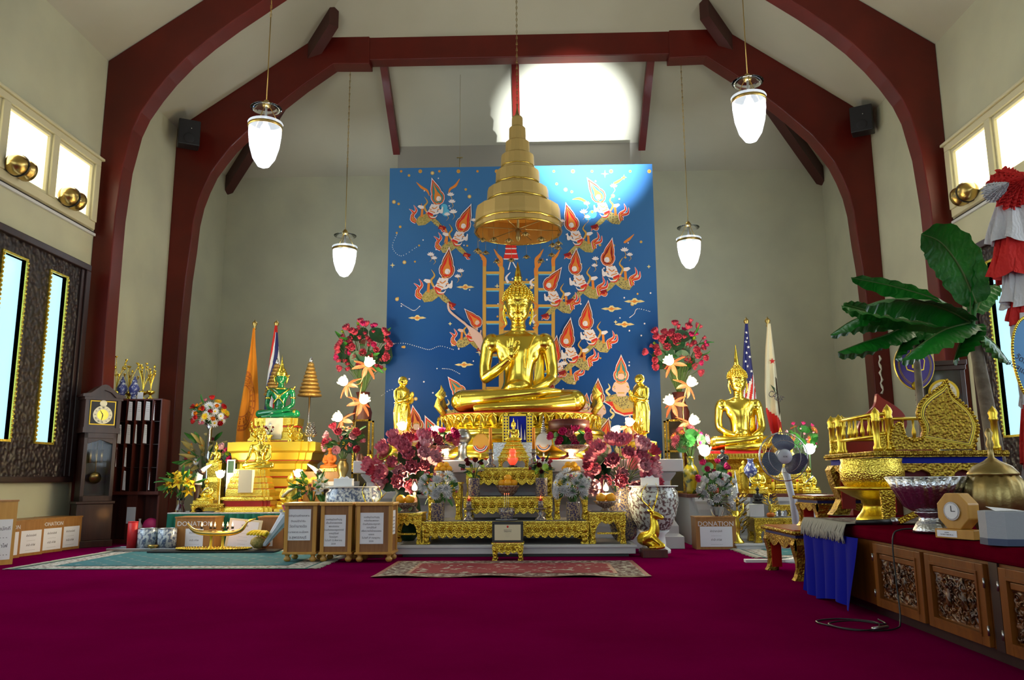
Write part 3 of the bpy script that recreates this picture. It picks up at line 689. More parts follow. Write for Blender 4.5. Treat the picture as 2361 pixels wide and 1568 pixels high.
# ladders
for X0, X1, y0 in ((1117, 1155, 600), (1237, 1276, 600), (1158, 1236, 622)):
    for X, o in ((X0, 0), (X1, 1)):
        poly([(X-4, y0+o*12),(X+4, y0+o*12),(X+3, 905),(X-5, 905)], 'p_gold', 1); sg = -1 if X < 1196 else 1
        curve([(X, y0+14),(X, y0-2),(X-8*(-sg), y0-12),(X+sg*16*1, y0-26)], [8,9,6,1], 'p_orange', 1)
    for i in range(8):
        y = y0 + 26 + i*38; poly([(X0+4, y),(X1-4, y),(X1-4, y+6),(X0+4, y+6)], 'p_gold', 2); poly([(X0+5, y+6),(X1-5, y+6),(X1-5, y+8.5),(X0+5, y+8.5)], 'p_cyan', 2)
for j, (w, y) in enumerate(((11,562),(12,574),(15,586))): poly([(1178-w, y),(1178+w, y),(1178+w+2, y+10),(1178-w-2, y+10)], 'p_red', 4); poly([(1178-w-3, y+10),(1178+w+3, y+10),(1178+w+1, y+12.5),(1178-w-1, y+12.5)], 'p_white', 5)
for a, b in (((1178,600),(1172,622)),((1180,600),(1190,618))): curve([a,b], 2.5, 'p_white', 3)
for x, y, s in ((1172,640,12),(1228,650,9),(1232,735,10)): curve([(x,y+s),(x-5,y),(x+5,y-s)], [6,5,1], 'p_white', 4)
for x in (1235, 1160): 
    for y in (700,742): curve([(x-6,y+16),(x+6,y+6),(x-5,y-4),(x+2,y-18)], [6,5,4,1], 'p_orange', 3)
deva(1010,457,995,409, 1, .88, 'p_teal', 'p_olive'); deva(1067,520,1087,469, 1, .88, 'p_red'); deva(1030,625,1036,568, 1, 1., 'p_red', 'p_olive')
deva(1099,743,1070,711, 1, .82, 'p_red', 'p_dark', skin='p_skin')
curve([(1033,698),(1036,716),(1056,734),(1078,752),(1100,778),(1110,806)], [4,5,5,5,24,6], 'p_skin', 20)
deva(1381,453,1353,409, -1, .9, 'p_teal'); deva(1319,518,1304,466, -1, .9, 'p_red', 'p_olive'); deva(1326,619,1329,570, -1, .98, 'p_red', 'p_olive')
deva(1401,598,1412,547, -1, .98, 'p_maroon', 'p_dark'); deva(1267,657,1296,615, -1, .92, 'p_red'); deva(1278,822,1284,772, -1, .9, 'p_red', 'p_dark', l=1)
deva(1351,745,1357,691, -1, .95, 'p_red'); deva(1307,786,1316,731, -1, .95, 'p_red', 'p_dark', l=16)
def kneel(hx, hy, tx, ty, s, col, l=3, skirt=True):
    def X(P): return [(hx+s*x, hy+s*y) for x, y in P]
    if skirt:
        poly(X([(-42,58),(-30,52),(40,52),(44,70),(34,88),(8,92),(-14,84),(-26,68)]), 'p_white', l); poly(X([(-38,58),(-30,54),(38,54),(41,70),(32,86),(8,89),(-12,81),(-24,67)]), 'p_red', l+1)
        poly(X([(-20,60),(36,58),(34,76),(24,82),(4,84),(-12,76)]), 'p_gold', l+2)
    poly(X([(-34,46),(-10,40),(14,44),(32,52),(30,72),(4,76),(-20,58),(-36,58)]), 'p_dark', l+4)
    poly(X([(-14,12),(14,12),(16,30),(10,46),(-8,46),(-14,32)]), 'p_skin', l+5)
    curve(X([(-13,15),(-18,30),(-6,34),(0,26)]), [6*s,6*s,5*s,2*s], 'p_skin', l+6); curve(X([(13,15),(17,32),(6,34),(0,26)]), [6*s,6*s,5*s,2*s], 'p_skin', l+6)
    for P2 in ([(-12,12),(0,17),(12,12)], [(-14,22),(-18,26)], [(13,22),(18,26)], [(-8,38),(8,38)], [(-28,52),(-14,48)], [(16,52),(28,56)]): curve(X(P2), 3*s, 'p_gold', l+8)
    halo(hx, hy, tx, ty, 1.1, col, l+5); circ(hx, hy, 7.5*s, 'p_skin', l+11, 12); poly(X([(-8,-6),(-6,-12),(6,-12),(8,-6)]), 'p_orange', l+12); curve(X([(-8,-5),(0,-8),(8,-5)]), 2, 'p_dark', l+13)
    for sg in (-1, 1): curve(X([(sg*9,4),(sg*12,-4),(sg*10,-10)]), [3,2,.5], 'p_star', l+12); circ(hx+sg*3*s, hy-1, .7, 'p_dark', l+14, 5)
    curve(X([(-26,44),(-34,34),(-26,26),(-30,16)]), [6,5,4,.5], 'p_star', l+3); curve(X([(30,46),(38,36),(30,28),(36,16)]), [6,5,4,.5], 'p_star', l+3)
kneel(1432, 868, 1432, 817, 1., 'p_teal'); kneel(1378, 920, 1379, 871, .98, 'p_red', 6, False); kneel(960, 984, 951, 933, 1., 'p_maroon', 6, False); kneel(1004, 1012, 979, 957, .98, 'p_teal', 8, False)
kneel(1060, 905, 1032, 868, .95, 'p_teal', 3, False); kneel(1392, 1012, 1404, 962, .9, 'p_red', 20, False); kneel(1452, 1000, 1452, 955, .9, 'p_orange', 4, False); kneel(1350, 935, 1353, 905, .8, 'p_teal', 2, False)
for x, y, s in ((1039,452,9),(1042,468,9),(1045,492,10),(1031,497,8),(993,590,9),(1001,598,8),(1062,628,9),(1055,640,8),(1415,432,9),(1353,472,8),(1346,492,10),(1354,503,8),(1373,600,9),(1371,615,8),(1440,580,10),(1452,590,8),(1298,828,12),(1300,842,10),(1092,510,7),(1296,512,7)): lotus_print(x, y, s)
for x, y, r in ((1028,490,9),(1024,478,8),(1366,494,10),(1356,500,8)): circ(x, y, r, 'p_cyan', 1, 14)
for x, y, w in ((1073,662,21),(962,733,21),(1070,841,22),(1463,695,24),(1410,712,24),(1440,748,23),(1296,905,14)): cloud(x, y, w)
for P in ([(960,420),(972,432),(985,440),(990,452)], [(1060,412),(1050,428),(1038,436),(1034,448)], [(1440,408),(1426,418),(1414,424)], [(1320,460),(1336,458),(1352,466)], [(1462,540),(1450,552),(1438,560)], [(1024,560),(1030,540),(1022,520)]): curve(P, [1,6,5,1], 'p_orange', 1)
for P in ([(925,700),(940,709),(955,716),(968,706)], [(905,792),(935,792),(965,800),(990,806),(1015,798),(1045,806)], [(1020,850),(1040,852),(1060,862)], [(915,540),(905,570),(925,590),(960,570)], [(1452,732),(1462,724),(1470,712),(1498,718)], [(880,912),(910,900),(945,955)]):
    Q = spl([V((x,y,0)) for x, y in P], 6)
    for q in Q: circ(q.x, q.y, 1.1, 'p_white', 1, 5)
for i in range(150):
    x = rnd.uniform(904, 1500); y = rnd.uniform(396, 1040)
    if y > 560: x = x + (-8 if x < 1196 else 8)
    x = max(905, min(1500, x)); r = rnd.choice((1.6,2,2.4,3.2,4.5))
    if i % 4 == 0 and r > 2: 
        for a in range(4): q = a*pi/2; poly([(x,y),(x+2*cos(q-.8),y+2*sin(q-.8)),(x+r*2*cos(q),y+r*2*sin(q)),(x+2*cos(q+.8),y+2*sin(q+.8))], 'p_star' if y > 600 else 'p_orange', 1)
    else: circ(x, y, r, 'p_white' if r < 2.2 else 'p_gold', 1, 8); 
    if r > 4: circ(x, y, r*.6, 'p_star', 2, 8)
for i, x in enumerate(range(925, 1500, 44)): circ(x, 395, 3+(i % 2)*1.5, 'p_gold', 1, 10); circ(x, 395, 2, 'p_orange', 2, 8)
tag(mu.build('mural'), 'tall blue mural of flying crowned figures hanging behind the great golden statue', 'mural')
# ------------------------------------------------------------------ tiered canopy over the statue
CY = 12.45; cpos = at(1194.5, 535, CY)
t = thing('tiered_canopy', 'seven-tiered gold cloth canopy hanging over the great statue', 'canopy', cpos)
def cz(y, r): return at(1194.5, y + r*.000449*(1104-y), CY).z - cpos.z
up_ = wid(1150, 1250, 450, CY)/100
tiers = [(98,510,455),(71,460,418),(51,424,382),(38.5,386,348),(28,350,320),(19.5,322,290),(13,294,268)]
for i, (r, yb, yt) in enumerate(tiers):
    z0, z1 = cz(yb, r), cz(yt, r); rr = r*up_; n = 18
    mb = MB('canopy_cloth'); 
    prof = [(rr*1.0, z0), (rr*1.005, z0+(z1-z0)*.5), (rr*.985, z1), (rr*.80, z1+.05*rr+.02), (rr*.70, z1+.05*rr+.02)]
    mb.lathe(prof, n, smooth=False, cap=False); inn = [(rr*.97, z0), (rr*.96, z1-.01), (rr*.7, z1+.01)]
    mb.mat('canopy_in'); mb.lathe(inn, n, smooth=False, cap=False); b = mb.build('cloth_tier', t)
    mb = MB('canopy_gold')
    for q in ((.02, .30) if i < 4 else (.05,)):
        zz = z0 + (z1-z0)*q; pts = [(rr*1.02*cos(2*pi*k/(n*2)), rr*1.02*sin(2*pi*k/(n*2)), zz + rnd.uniform(-.007, .007)) for k in range(n*2)]
        mb.tube(pts, .016 if i < 3 else .011, 5, closed=True, flat=.5)
    mb.build('gold_trim', b)
mb = MB('brass_old'); z = cz(268, 8); mb.lathe([(.09,z-.02),(.05,z+.02),(.03,z+.06),(.022,z+.10),(.012,z+.16),(.004,z+.24)], 12); 
for i, (r, yb, yt) in enumerate(tiers[:3]):
    zz = cz(yb, r)+.06
    for k in range(3): a = k*pi/3+.2; mb.tube([(-r*up_*.97*cos(a), -r*up_*.97*sin(a), zz), (r*up_*.97*cos(a), r*up_*.97*sin(a), zz)], .007, 5)
mb.tube([(0,0,-.10),(0,0,z)], .02, 8); mb.lathe([(.0,-.16),(.03,-.14),(.045,-.08),(.03,-.02),(.05,.02),(.02,.06)], 12); mb.build('spire_and_spokes', t)
mb = MB('brass_old'); H = roofz(0) - cpos.z; top = 20
for k in range(int((H-z-.2)/.055)): 
    zz = z + .2 + k*.055; a = k*pi/2; mb.add([(0,0,0)], []) ; mb.tube([(.012*cos(a), .012*sin(a), zz), (.012*cos(a), .012*sin(a), zz+.045)], .004, 4); mb.tube([(-.012*cos(a), -.012*sin(a), zz), (-.012*cos(a), -.012*sin(a), zz+.045)], .004, 4)
    mb.tube([(0,0,zz-.012),(0,0,zz+.006)], .006, 4)
mb.tube([(0,0,z),(0,0,H)], .003, 4); mb.build('chain', t)
for k in range(16):   # bell clusters
    a = 2*pi*(k+.5)/16; r = .95*98*up_; x, y = r*cos(a), r*sin(a); zz = cz(510, 98)-.02; L = .20 + .05*((k*7) % 3)
    mb = MB('brass_old'); mb.tube([(x,y,zz+.03),(x,y,zz-L)], .003, 4)
    for j in range(6): q = j*pi/3; mb.tube([(x,y,zz-L+.03),(x+.035*cos(q),y+.035*sin(q),zz-L),(x+.065*cos(q),y+.065*sin(q),zz-L-.03)], [.004,.012,.004], 5)
    mb.ell((x,y,zz-L-.02), (.03,.03,.026), 8, 5); mb.build('bell_cluster', t)
cpos_top = None

# ------------------------------------------------------------------ glass bell lamps
def bell(px, ytop_rim, ybot, Y, label, wpx, pw, ychain):
    o = at(px, ytop_rim, Y); k = wpx*up_*Y/CY/2; H = o.z - at(px, ybot, Y).z
    t = thing('bell_lamp', label, 'pendant lamp', o, 0, None)
    mb = MB('lamp_glass'); mb.lathe([(k*.03,-H),(k*.35,-H*.95),(k*.66,-H*.78),(k*.88,-H*.5),(k*.97,-H*.22),(k*.97,0),(k*1.04,.02),(k*1.02,.03)], 28, cap=False); mb.build('glass_bell', t)
    mb = MB('brass'); mb.lathe([(k*.98,-.05),(k*1.03,-.045),(k*1.03,-.01),(k*.98,-.005)], 28, cap=False)
    td = .30*k/.25
    for j in range(3): a = j*2*pi/3+.5; mb.tube([(k*cos(a),k*sin(a),-.03),(.05*cos(a),.05*sin(a),td)], .006, 5)
    mb.lathe([(.05,td-.01),(.06,td+.03),(.03,td+.09),(.01,td+.10)], 12); mb.build('brass_fitting', t)
    mb = MB('glass'); mb.lathe([(.03,td-.005),(k*.5,td-.015),(k*.92,td-.04),(k*.94,td-.03),(k*.5,td),(.03,td+.01)], 28, cap=False); mb.build('smoke_disc', t)
    mb = MB('white'); mb.lathe([(.035,.02),(.035,.10),(.02,.11),(.015,td)], 10); mb.build('bulb_holder', t)
    mb = MB('lamp_white'); mb.lathe([(.03,.02),(.06,-.03),(.085,-.12),(.07,-.2),(.02,-.25),(.002,-.255)], 16); mb.build('bulb', t)
    zt = (roofz(o.x) if Y < YH else min(roofz(o.x), hipz(Y))) - o.z
    mb = MB('brass'); mb.tube([(0,0,td+.05),(0,0,td+1.4)], .007, 6)
    n = int((zt-td-1.4)/.07)
    for j in range(n): z = td+1.4+j*.07; a = (j % 2)*pi/2; mb.tube([(.011*cos(a),.011*sin(a),z),(.011*cos(a),.011*sin(a),z+.06)], .004, 4); mb.tube([(-.011*cos(a),-.011*sin(a),z),(-.011*cos(a),-.011*sin(a),z+.06)], .004, 4)
    mb.tube([(0,0,td+1.4),(0,0,zt)], .003, 4); mb.build('rod_and_chain', t)
    point('lamp_light', o + V((0,0,-.16)), pw*1.35, (.86, .93, 1), .12)
bell(612, 288, 388, 10.7, 'large glass bell lamp at upper left, before the left arch', 78, 95, 225)
bell(1726, 228, 330, 10.7, 'large glass bell lamp at upper right, before the right arch', 78, 95, 185)
bell(795, 572, 639, 15.2, 'small distant glass bell lamp to the left of the mural', 55, 165, 145)
bell(1588, 553, 620, 15.2, 'small distant glass bell lamp to the right of the mural', 54, 165, 145)
# floodlight on the floor just in front of the camera, aimed over the statue at the ceiling
FLX = V((2.35, 2.95, .14)); tgt = V((.95, 16.45, 8.6))
ul = thing('floodlight', 'floor floodlight aimed up at the ceiling behind the mural', 'floodlight', (FLX.x, FLX.y, 0))
mb = MB('black'); mb.lathe([(.07,0),(.07,.015),(.015,.03),(.015,.07)], 16); mb.build('stand', ul)
mb = MB('black'); q = (tgt-FLX).to_track_quat('Z', 'Y').to_matrix().to_4x4(); mb.t(TR((0,0,.10)) @ q); mb.lathe([(.02,-.05),(.045,-.04),(.055,.0),(.06,.03)], 16, cap=False); mb.build('lamp_head', ul)
l = bpy.data.lights.new('floodlight_beam', 'SPOT'); l.energy = 90000; l.spot_size = R(12.5); l.spot_blend = 1; l.color = (.86, .93, 1); l.shadow_soft_size = .03
o = bpy.data.objects.new('floodlight_beam', l); C.objects.link(o); o.location = FLX; o.rotation_euler = (FLX-tgt).to_track_quat('Z', 'Y').to_euler()

# ------------------------------------------------------------------ loudspeakers, wall spots, conduit
for px, lab, s in ((432, 'black loudspeaker mounted on the left rear arch', -1), (1992, 'black loudspeaker mounted on the right rear arch', 1)):
    o = at(px, 345 if s < 0 else 314, YA2-.2); t = thing('loudspeaker', lab, 'loudspeaker', o, s*R(-28), None)
    k = up_*1.17; mb = MB('black'); mb.box(-24*k, 24*k, -.28, 0, 0, 62*k); mb.build('cabinet', t, .02)
    mb = MB('dark_cloth'); mb.box(-22*k, 22*k, -.29, -.28, 2*k, 60*k); mb.ell((0,-.29,16*k), (12*k,.01,12*k)); mb.build('grille', t)
    mb = MB('silver'); mb.ell((4*k,-.295,40*k), (.012,.006,.012), 8, 5); mb.build('badge', t)
    mb = MB('black'); mb.tube([(0,0,.2),(0,.22,.2)], .02, 6); mb.build('bracket', t)
for X, Y, z, lab, s in ((-WX, 11.16, 5.10, 'brass spotlight on the rail under the left high window, nearest the arch', -1), (-WX, 9.95, 5.10, 'brass spotlight cut off by the left edge of the photo', -1), (WX, 11.4, 5.05, 'brass spotlight on the rail under the right high window', 1)):
    t = thing('wall_spotlight', lab, 'spotlight', (X - s*.20, Y, z), 0, None)
    mb = MB('brass'); T = RX(R(-90)); mb.t(TR((0,0,0)) @ T @ MX.Rotation(0,4,'Z')); mb.lathe([(.0,-.19),(.07,-.17),(.12,-.12),(.145,-.05),(.145,.02),(.12,.06),(.115,.10),(.14,.13),(.15,.19),(.13,.19),(.10,.12)], 24, cap=False); mb.t(); mb.build('lamp_head', t)
    mb = MB('black'); mb.tube([(.15*cos(a), 0, .15*sin(a)) for a in [pi*k/10 + pi/2 for k in range(-5, 16)]], .008, 6)
    mb.tube([(s*.15,0,0),(s*.20,0,0)], .02, 8); mb.build('yoke', t)
for s, n in ((-1, 'left'), (1, 'right')):
    t = MB('white_paint'); xs = sorted((s*WX, s*(WX-.04))); t.box(xs[0], xs[1], 5.0, 12.2, 4.82, 4.86); t.mat('black'); t.box(xs[0]-.0, xs[1], 5, 12.15, 4.865, 4.875)
    tag(t.build('conduit'), 'thin white conduit running below the %s high window' % n, 'conduit')
mb = MB('white_paint'); mb.box(WX-.04, WX-.002, 12.21, 12.25, .1, 4.86); tag(mb.build('conduit'), 'thin white conduit running down the right wall beside the arch', 'conduit')
mb = MB('brass_old'); o = at(1060, 372, 15.5); zt = hipz(15.5) - o.z; t = thing('ceiling_hook', 'small dark hook rod hanging behind the mural top', 'hook', o)
mb.tube([(0,0,-.3),(0,0,.08)], .008, 5); mb.tube([(-.06,0,.08),(.06,0,.08)], .012, 5); mb.tube([(0,0,.08),(0,0,zt)], .003, 4); mb.build('rod', t)
# ------------------------------------------------------------------ kit: carved tables, flowers, vases, lotus lamps
def ctable(name, label, cat, px0, px1, pyt, pyf, Y, d, ap=.42, lw=.13, m='gold_carved', top='grey_slab', strip=None, group=None, legs=True, z0=None, stretch=False):
    a = at(px0, pyf, Y); b = at(px1, pyf, Y); zb = z0 if z0 is not None else a.z; h = at((px0+px1)/2, pyt, Y).z - zb; w = b.x - a.x
    t = thing(name, label, cat, ((a.x+b.x)/2, Y, zb), 0, group); W = w/2; lw = min(lw*h/.3, w*.2) if lw < 1 else lw-1
    mb = MB('gold_fine'); th = max(.03, h*.10); mb.box(-W-.012, W+.012, -.012, d+.012, h-th*.45, h); mb.box(-W+.005, W-.005, .005, d-.005, h-th, h-th*.45)
    n = max(8, int(w/.035))
    for i in range(n): mb.ell((-W+w*(i+.5)/n, -.002, h-th*.75), (w/n*.48, .008, th*.22), 6, 4)
    if strip: mb.mat(strip); mb.box(-W+.012, W-.012, .012, d-.012, h-th*1.6, h-th)
    mb.mat(top); mb.box(-W+.02, W-.02, .02, d-.02, h, h+.003); mb.build('table_top', t)
    ah = h*ap; z1 = h-th*(1.6 if strip else 1)
    for (yy, s) in ((.02, 1), (d-.04, -1)):
        if s < 0 and not stretch: continue
        mb = MB(m); n = max(4, int(w/(.45*ah+.02))); P = [(-W+.01, z1)]
        for i in range(n*4+1):
            u = i/(n*4); P.append((-W+.01+(w-.02)*u, h-ah - ah*.20*abs(sin(pi*u*n)) - ah*.16*(1 if .43 < u < .57 else 0)))
        P.append((W-.01, z1)); mb.prism(P[::-1], yy, yy+.03, 'y')
        for i in range(n):
            x = -W+.01+(w-.02)*(i+.5)/n; zc = (z1+h-ah)/2; r = min((z1-h+ah)*.36, w/n*.42)
            for k in range(6): q = k*pi/3; mb.ell((x+r*.6*cos(q), yy-.004, zc+r*.6*sin(q)), (r*.42, .012, r*.42), 6, 4)
            mb.ell((x, yy-.01, zc), (r*.35, .014, r*.35), 8, 5)
        mb.build('apron', t)
    for s in (-1, 1):
        mb = MB(m); x0, x1 = sorted((s*W, s*(W-.03))); mb.box(x0, x1, .03, d-.03, h-ah*1.1, z1); mb.build('side_apron', t)
        for yy in (0, d-lw):
            mb = MB(m); X = lambda v: s*(W - v*lw)
            pts = [(-.02,z1),(-.05,h*.66),(.05,h*.45),(.12,h*.25),(.0,h*.07),(-.06,0),(.75,0),(.86,h*.06),(.70,h*.16),(.72,h*.32),(.95,h*.52),(1.3,h*.64),(1.4,z1)]
            P = [(X(a_), z_) for a_, z_ in pts]; P = P if s > 0 else P[::-1]
            mb.prism(P, yy, yy+lw*.9, 'y')
            for k in range(3): mb.ell((s*(W-lw*.45), yy-.004, h*(.18+.2*k)), (lw*.3, .012, lw*.3), 8, 5)
            mb.build('leg', t)
    if stretch: mb = MB(m); mb.box(-W+lw, W-lw, .01, .04, h*.30, h*.36); mb.build('stretcher', t)
    return t, ((a.x+b.x)/2, Y, zb+h)

FL = {}
def flower_mesh(kind, mats):
    key = (kind, mats)
    if key in FL: return FL[key]
    mb = MB(mats[0]); c = mats[1] if len(mats) > 1 else mats[0]
    def ring(n, el, L, w, off=0, cup=.3, tip=.1, r0=.05, z=0):
        for i in range(n):
            a = 2*pi*(i+off)/n; d = V((cos(a)*cos(el), sin(a)*cos(el), sin(el))); up = V((-cos(a)*sin(el), -sin(a)*sin(el), cos(el)))
            mb.petal((r0*cos(a), r0*sin(a), z), d, up, L, w, cup, tip, 3, 3)
    if kind == 'lotus':
        ring(9, .45, .95, .68, 0, .45, .45); ring(8, .85, .85, .62, .5, .45, .35); ring(6, 1.15, .75, .5, .2, .45, .2)
        mb.mat(c); mb.lathe([(.08,.02),(.2,.22),(.24,.34),(.2,.36)], 10)
    elif kind == 'lotus_bud': ring(5, 1.25, 1., .6, 0, .55, -.12); ring(5, 1.4, 1., .5, .5, .5, -.14)
    elif kind == 'rose':
        ring(7, .5, .8, .7, 0, .4, .35); ring(6, .9, .75, .65, .5, .5, .25); ring(4, 1.25, .65, .55, .2, .6, .05); mb.ell((0,0,.3), (.25,.25,.3), 8, 5)
    elif kind == 'daisy':
        ring(14, .18, 1., .26, 0, .1, -.1); ring(10, .45, .8, .24, .5, .1, -.05); mb.mat(c); mb.ell((0,0,.12), (.24,.24,.14), 8, 5)
    elif kind == 'mum':
        for j, (n, el, L) in enumerate(((14, .1, 1), (13, .45, .95), (11, .8, .85), (8, 1.1, .75), (5, 1.35, .65))): ring(n, el, L, .22, j*.5, .3, .3)
    elif kind == 'lily': ring(6, .5, 1., .42, 0, .2, -.35); mb.mat(c); [mb.tube([(0,0,0),(.2*cos(i),.2*sin(i),.5)], .03, 4) for i in range(5)]
    elif kind == 'round_leaf': 
        mb.grid(lambda u, v: (v*cos(2*pi*u), v*sin(2*pi*u), .18*v*v + .05*sin(6*2*pi*u)*v), 20, 3)
    elif kind == 'long_leaf': mb.petal((0,0,0), (0,0,1), (0,-1,0), 1., .28, .2, .35, 4, 6)
    elif kind == 'fern':
        mb.tube([(0,0,0),(0,-.1,.5),(0,-.35,1)], [.015,.012,.004], 4)
        for k in range(9):
            z = .15+k*.09
            for s in (-1, 1): mb.petal((0,-.3*z*z,z), (s,-.2,.6), (0,-1,.2), .34*(1-k*.06), .10, .1, .1, 2, 3)
    FL[key] = mb.mesh(kind); return FL[key]
def flower(parent, kind, mats, loc, d, sc, name=None):
    o = bpy.data.objects.new(name or kind, flower_mesh(kind, mats)); C.objects.link(o); o.parent = parent; o.location = loc; o.scale = (sc,)*3
    q = V(d).normalized().to_track_quat('Z', 'Y'); o.rotation_mode = 'XYZ'; o.rotation_euler = (q.to_matrix() @ MX.Rotation(rnd.uniform(0, 6), 3, 'Z')).to_euler(); return o
def vase(parent, prof, mat, name='vase', n=24, sx=1, c=(0,0,0)):
    mb = MB(mat); r, z = prof[-1]; mb.lathe(prof + [(r*.88, z-.002), (r*.8, z-.03)], n, c, sx, 1); return mb.build(name, parent)
def bouquet(name, label, loc, vprof, vmat, cen, rad, fl, leaves=(), group=None, cat='flower arrangement', vsx=1, stems=True, seed=1, jit=.16):
    """fl: rows (kind, mats, count, size); flowers sit on the camera side of an ellipsoid"""
    rr = random.Random(seed); t = thing(name, label, cat, loc, 0, group)
    top = V((0, 0, vprof[-1][1] if vprof else 0))
    if vprof: vase(t, vprof, vmat, sx=vsx)
    N = sum(f[2] for f in fl); idx = list(range(N)); rr.shuffle(idx); k = 0; mb = MB('stem'); cen = V(cen)
    for kind, mats, cnt, size in fl:
        for _ in range(cnt):
            i = idx[k] + .5; k += 1; z = 1 - 1.75*i/N; a = i*2.39996
            q = sqrt(max(0, 1-z*z)); d = V((q*cos(a), -abs(q*sin(a))*.9 if rr.random() < .85 else q*sin(a)*.6, z))
            p = cen + V((d.x*rad[0], d.y*rad[1], d.z*rad[2]))*(1 - rr.random()*jit*2)
            flower(t, kind, mats, p, d + V((0,-.45,.25)), size*rr.uniform(.85, 1.15))
            if stems: m_ = top + (p-top)*.5 + V((0,0,.12*(p-top).length)); mb.tube(spl([top+V((d.x*.02,d.y*.02,-.02)), m_, p], 3), .0045, 4)
    for kind, mats, cnt, size in leaves:
        for _ in range(cnt):
            z = rr.uniform(-.9, .8); a = rr.uniform(pi, 2*pi); q = sqrt(1-z*z); d = V((q*cos(a), q*sin(a), z))
            p = cen + V((d.x*rad[0], d.y*rad[1], d.z*rad[2]))*rr.uniform(.45, .9); flower(t, kind, mats, p, d+V((0,-.3,.1)), size*rr.uniform(.8, 1.2), 'leaf')
    if stems: mb.build('stems', t)
    return t
def lotus_lamp(parent, loc, r, d=(0,-.3,1), white=False, pw=14, name='lotus_lamp_head'):
    mb = MB('lamp_lotus' if not white else 'lamp_white'); mb.ell((0,0,.48), (.50,.50,.50), 16, 10)
    mb.mat('lamp_petal' if not white else 'lamp_green')
    for n, el, L, off in ((8,.75,.95,0),(8,1.1,.95,.5)):
        for i in range(n):
            a = 2*pi*(i+off)/n; mb.petal((.1*cos(a),.1*sin(a),0), (cos(a)*cos(el),sin(a)*cos(el),sin(el)), (-cos(a)*sin(el),-sin(a)*sin(el),cos(el)), L, .45, .3, .2, 3, 3)
    mb.v = [(x*r, y*r, z*r) for x, y, z in mb.v]
    o = mb.build(name, parent); o.location = loc; q = V(d).normalized().to_track_quat('Z', 'Y'); o.rotation_euler = q.to_euler()
    if pw:
        w = parent.location + V(loc) + V(d).normalized()*r*1.35 + V((0,-.03,0)) if parent else V(loc)
        point('lotus_light', w, pw*1.9, (1, .82, .50) if not white else (.95, 1, .75), .06)
    return o
def fruit_bowl(label, px, pyb, pyt, Y, wpx, n, group, mats=('bench_red',), foot=True, z0=None):
    o = at(px, pyb, Y); 
    if z0 is not None: o.z = z0
    k = wid(px-wpx/2, px+wpx/2, pyb, Y)/2; h = hgt(px, pyb, pyt, Y)
    t = thing('offering_bowl', label, 'bowl', o, 0, 'offering bowls'); mb = MB(mats[0])
    pr = [(k*.42,0),(k*.42,h*.08),(k*.28,h*.25),(k*.30,h*.36),(k*.7,h*.6),(k*1.0,h*1.0),(k*.92,h*.98),(k*.6,h*.66)] if foot else [(k*.4,0),(k*.45,h*.1),(k*.75,h*.4),(k*.95,h*.85),(k,h),(k*.93,h),(k*.6,h*.4)]
    mb.lathe(pr, 28); mb.build('bowl', t)
    r = k*.34 if n > 2 else k*.42; P = [(-.62,0,0),(0,-.1,0),(.62,0,0),(-.3,.0,.85),(.3,0,.85)] if n >= 5 else ([(-.55,0,0),(.55,0,0),(0,-.3,0),(0,-.05,.9)] if n > 2 else [(-.42,-.1,0),(.45,-.1,0)])
    for i, (a, b, c) in enumerate(P[:n]):
        g = thing('orange', 'orange in the ' + label, 'fruit', o + V((a*k*.85, b*k, h*.92 + r*.72 + c*r*1.25)), 0, 'oranges in the ' + label)
        f = MB('orange_fruit'); f.lathe([(.001,-r*.92),(r*.5,-r*.82),(r*.9,-r*.4),(r,0),(r*.88,r*.45),(r*.5,r*.84),(r*.12,r*.9),(.001,r*.86)], 16); f.mat('stem'); f.ell((0,0,r*.9), (r*.1,r*.1,r*.06), 6, 4); f.build('peel', g)
    return t
def simple(name, label, cat, loc, parts, rz=0, group=None):   # parts: rows (part name, fn(mb), material, bevel)
    t = thing(name, label, cat, loc, rz, group)
    for p in parts: mb = MB(p[2]); p[1](mb); mb.build(p[0], t, p[3] if len(p) > 3 else 0)
    return t
def writing(mb, lines, w, ztop, lh, y, size, mat='ink', x=0, T0=None):    # rows of text on a sheet that faces -Y
    mb.mat(mat); T0 = T0 or MX.Identity(4)
    for i, tx in enumerate(lines):
        if tx:
            sz = size[i] if isinstance(size, (list, tuple)) else size
            mb.text(tx, sz, T0 @ TR((x, y, ztop - lh*(i+1))) @ RX(pi/2), .0004)
# ------------------------------------------------------------------ carved gold offering tables in the middle
zp = ZP + .004
T1, c1 = ctable('offering_table', 'long carved gold offering table, lowest and widest on the white platform', 'table', 973, 1358, 1202, 1254, 10.3, 1.0, .62, .13, z0=zp)
ctable('offering_table', 'square carved gold side table left of the long offering table', 'table', 903, 971, 1183, 1254, 10.3, .45, .30, .13, z0=zp, stretch=True)
ctable('offering_table', 'square carved gold side table right of the long offering table', 'table', 1361, 1444, 1181, 1254, 10.3, .45, .30, .13, z0=zp, stretch=True)
zt1 = c1[2] + .003
ctable('offering_stand', 'tall narrow carved gold stand left of the stepped tables', 'stand', 986, 1062, 1112, 1200, 10.62, .32, .16, .11, z0=zt1)
ctable('offering_stand', 'tall narrow carved gold stand right of the stepped tables', 'stand', 1279, 1357, 1111, 1200, 10.62, .32, .16, .11, z0=zt1)
T2, c2 = ctable('offering_table', 'middle carved gold step table standing on the long offering table', 'table', 1069, 1274, 1145, 1200, 10.5, .75, .62, .10, z0=zt1)
zt2 = c2[2] + .003
T3, c3 = ctable('offering_table', 'topmost carved gold step table below the small golden statue', 'table', 1075, 1274, 1078, 1143, 10.72, .52, .52, .10, z0=zt2)
zt3 = c3[2] + .003
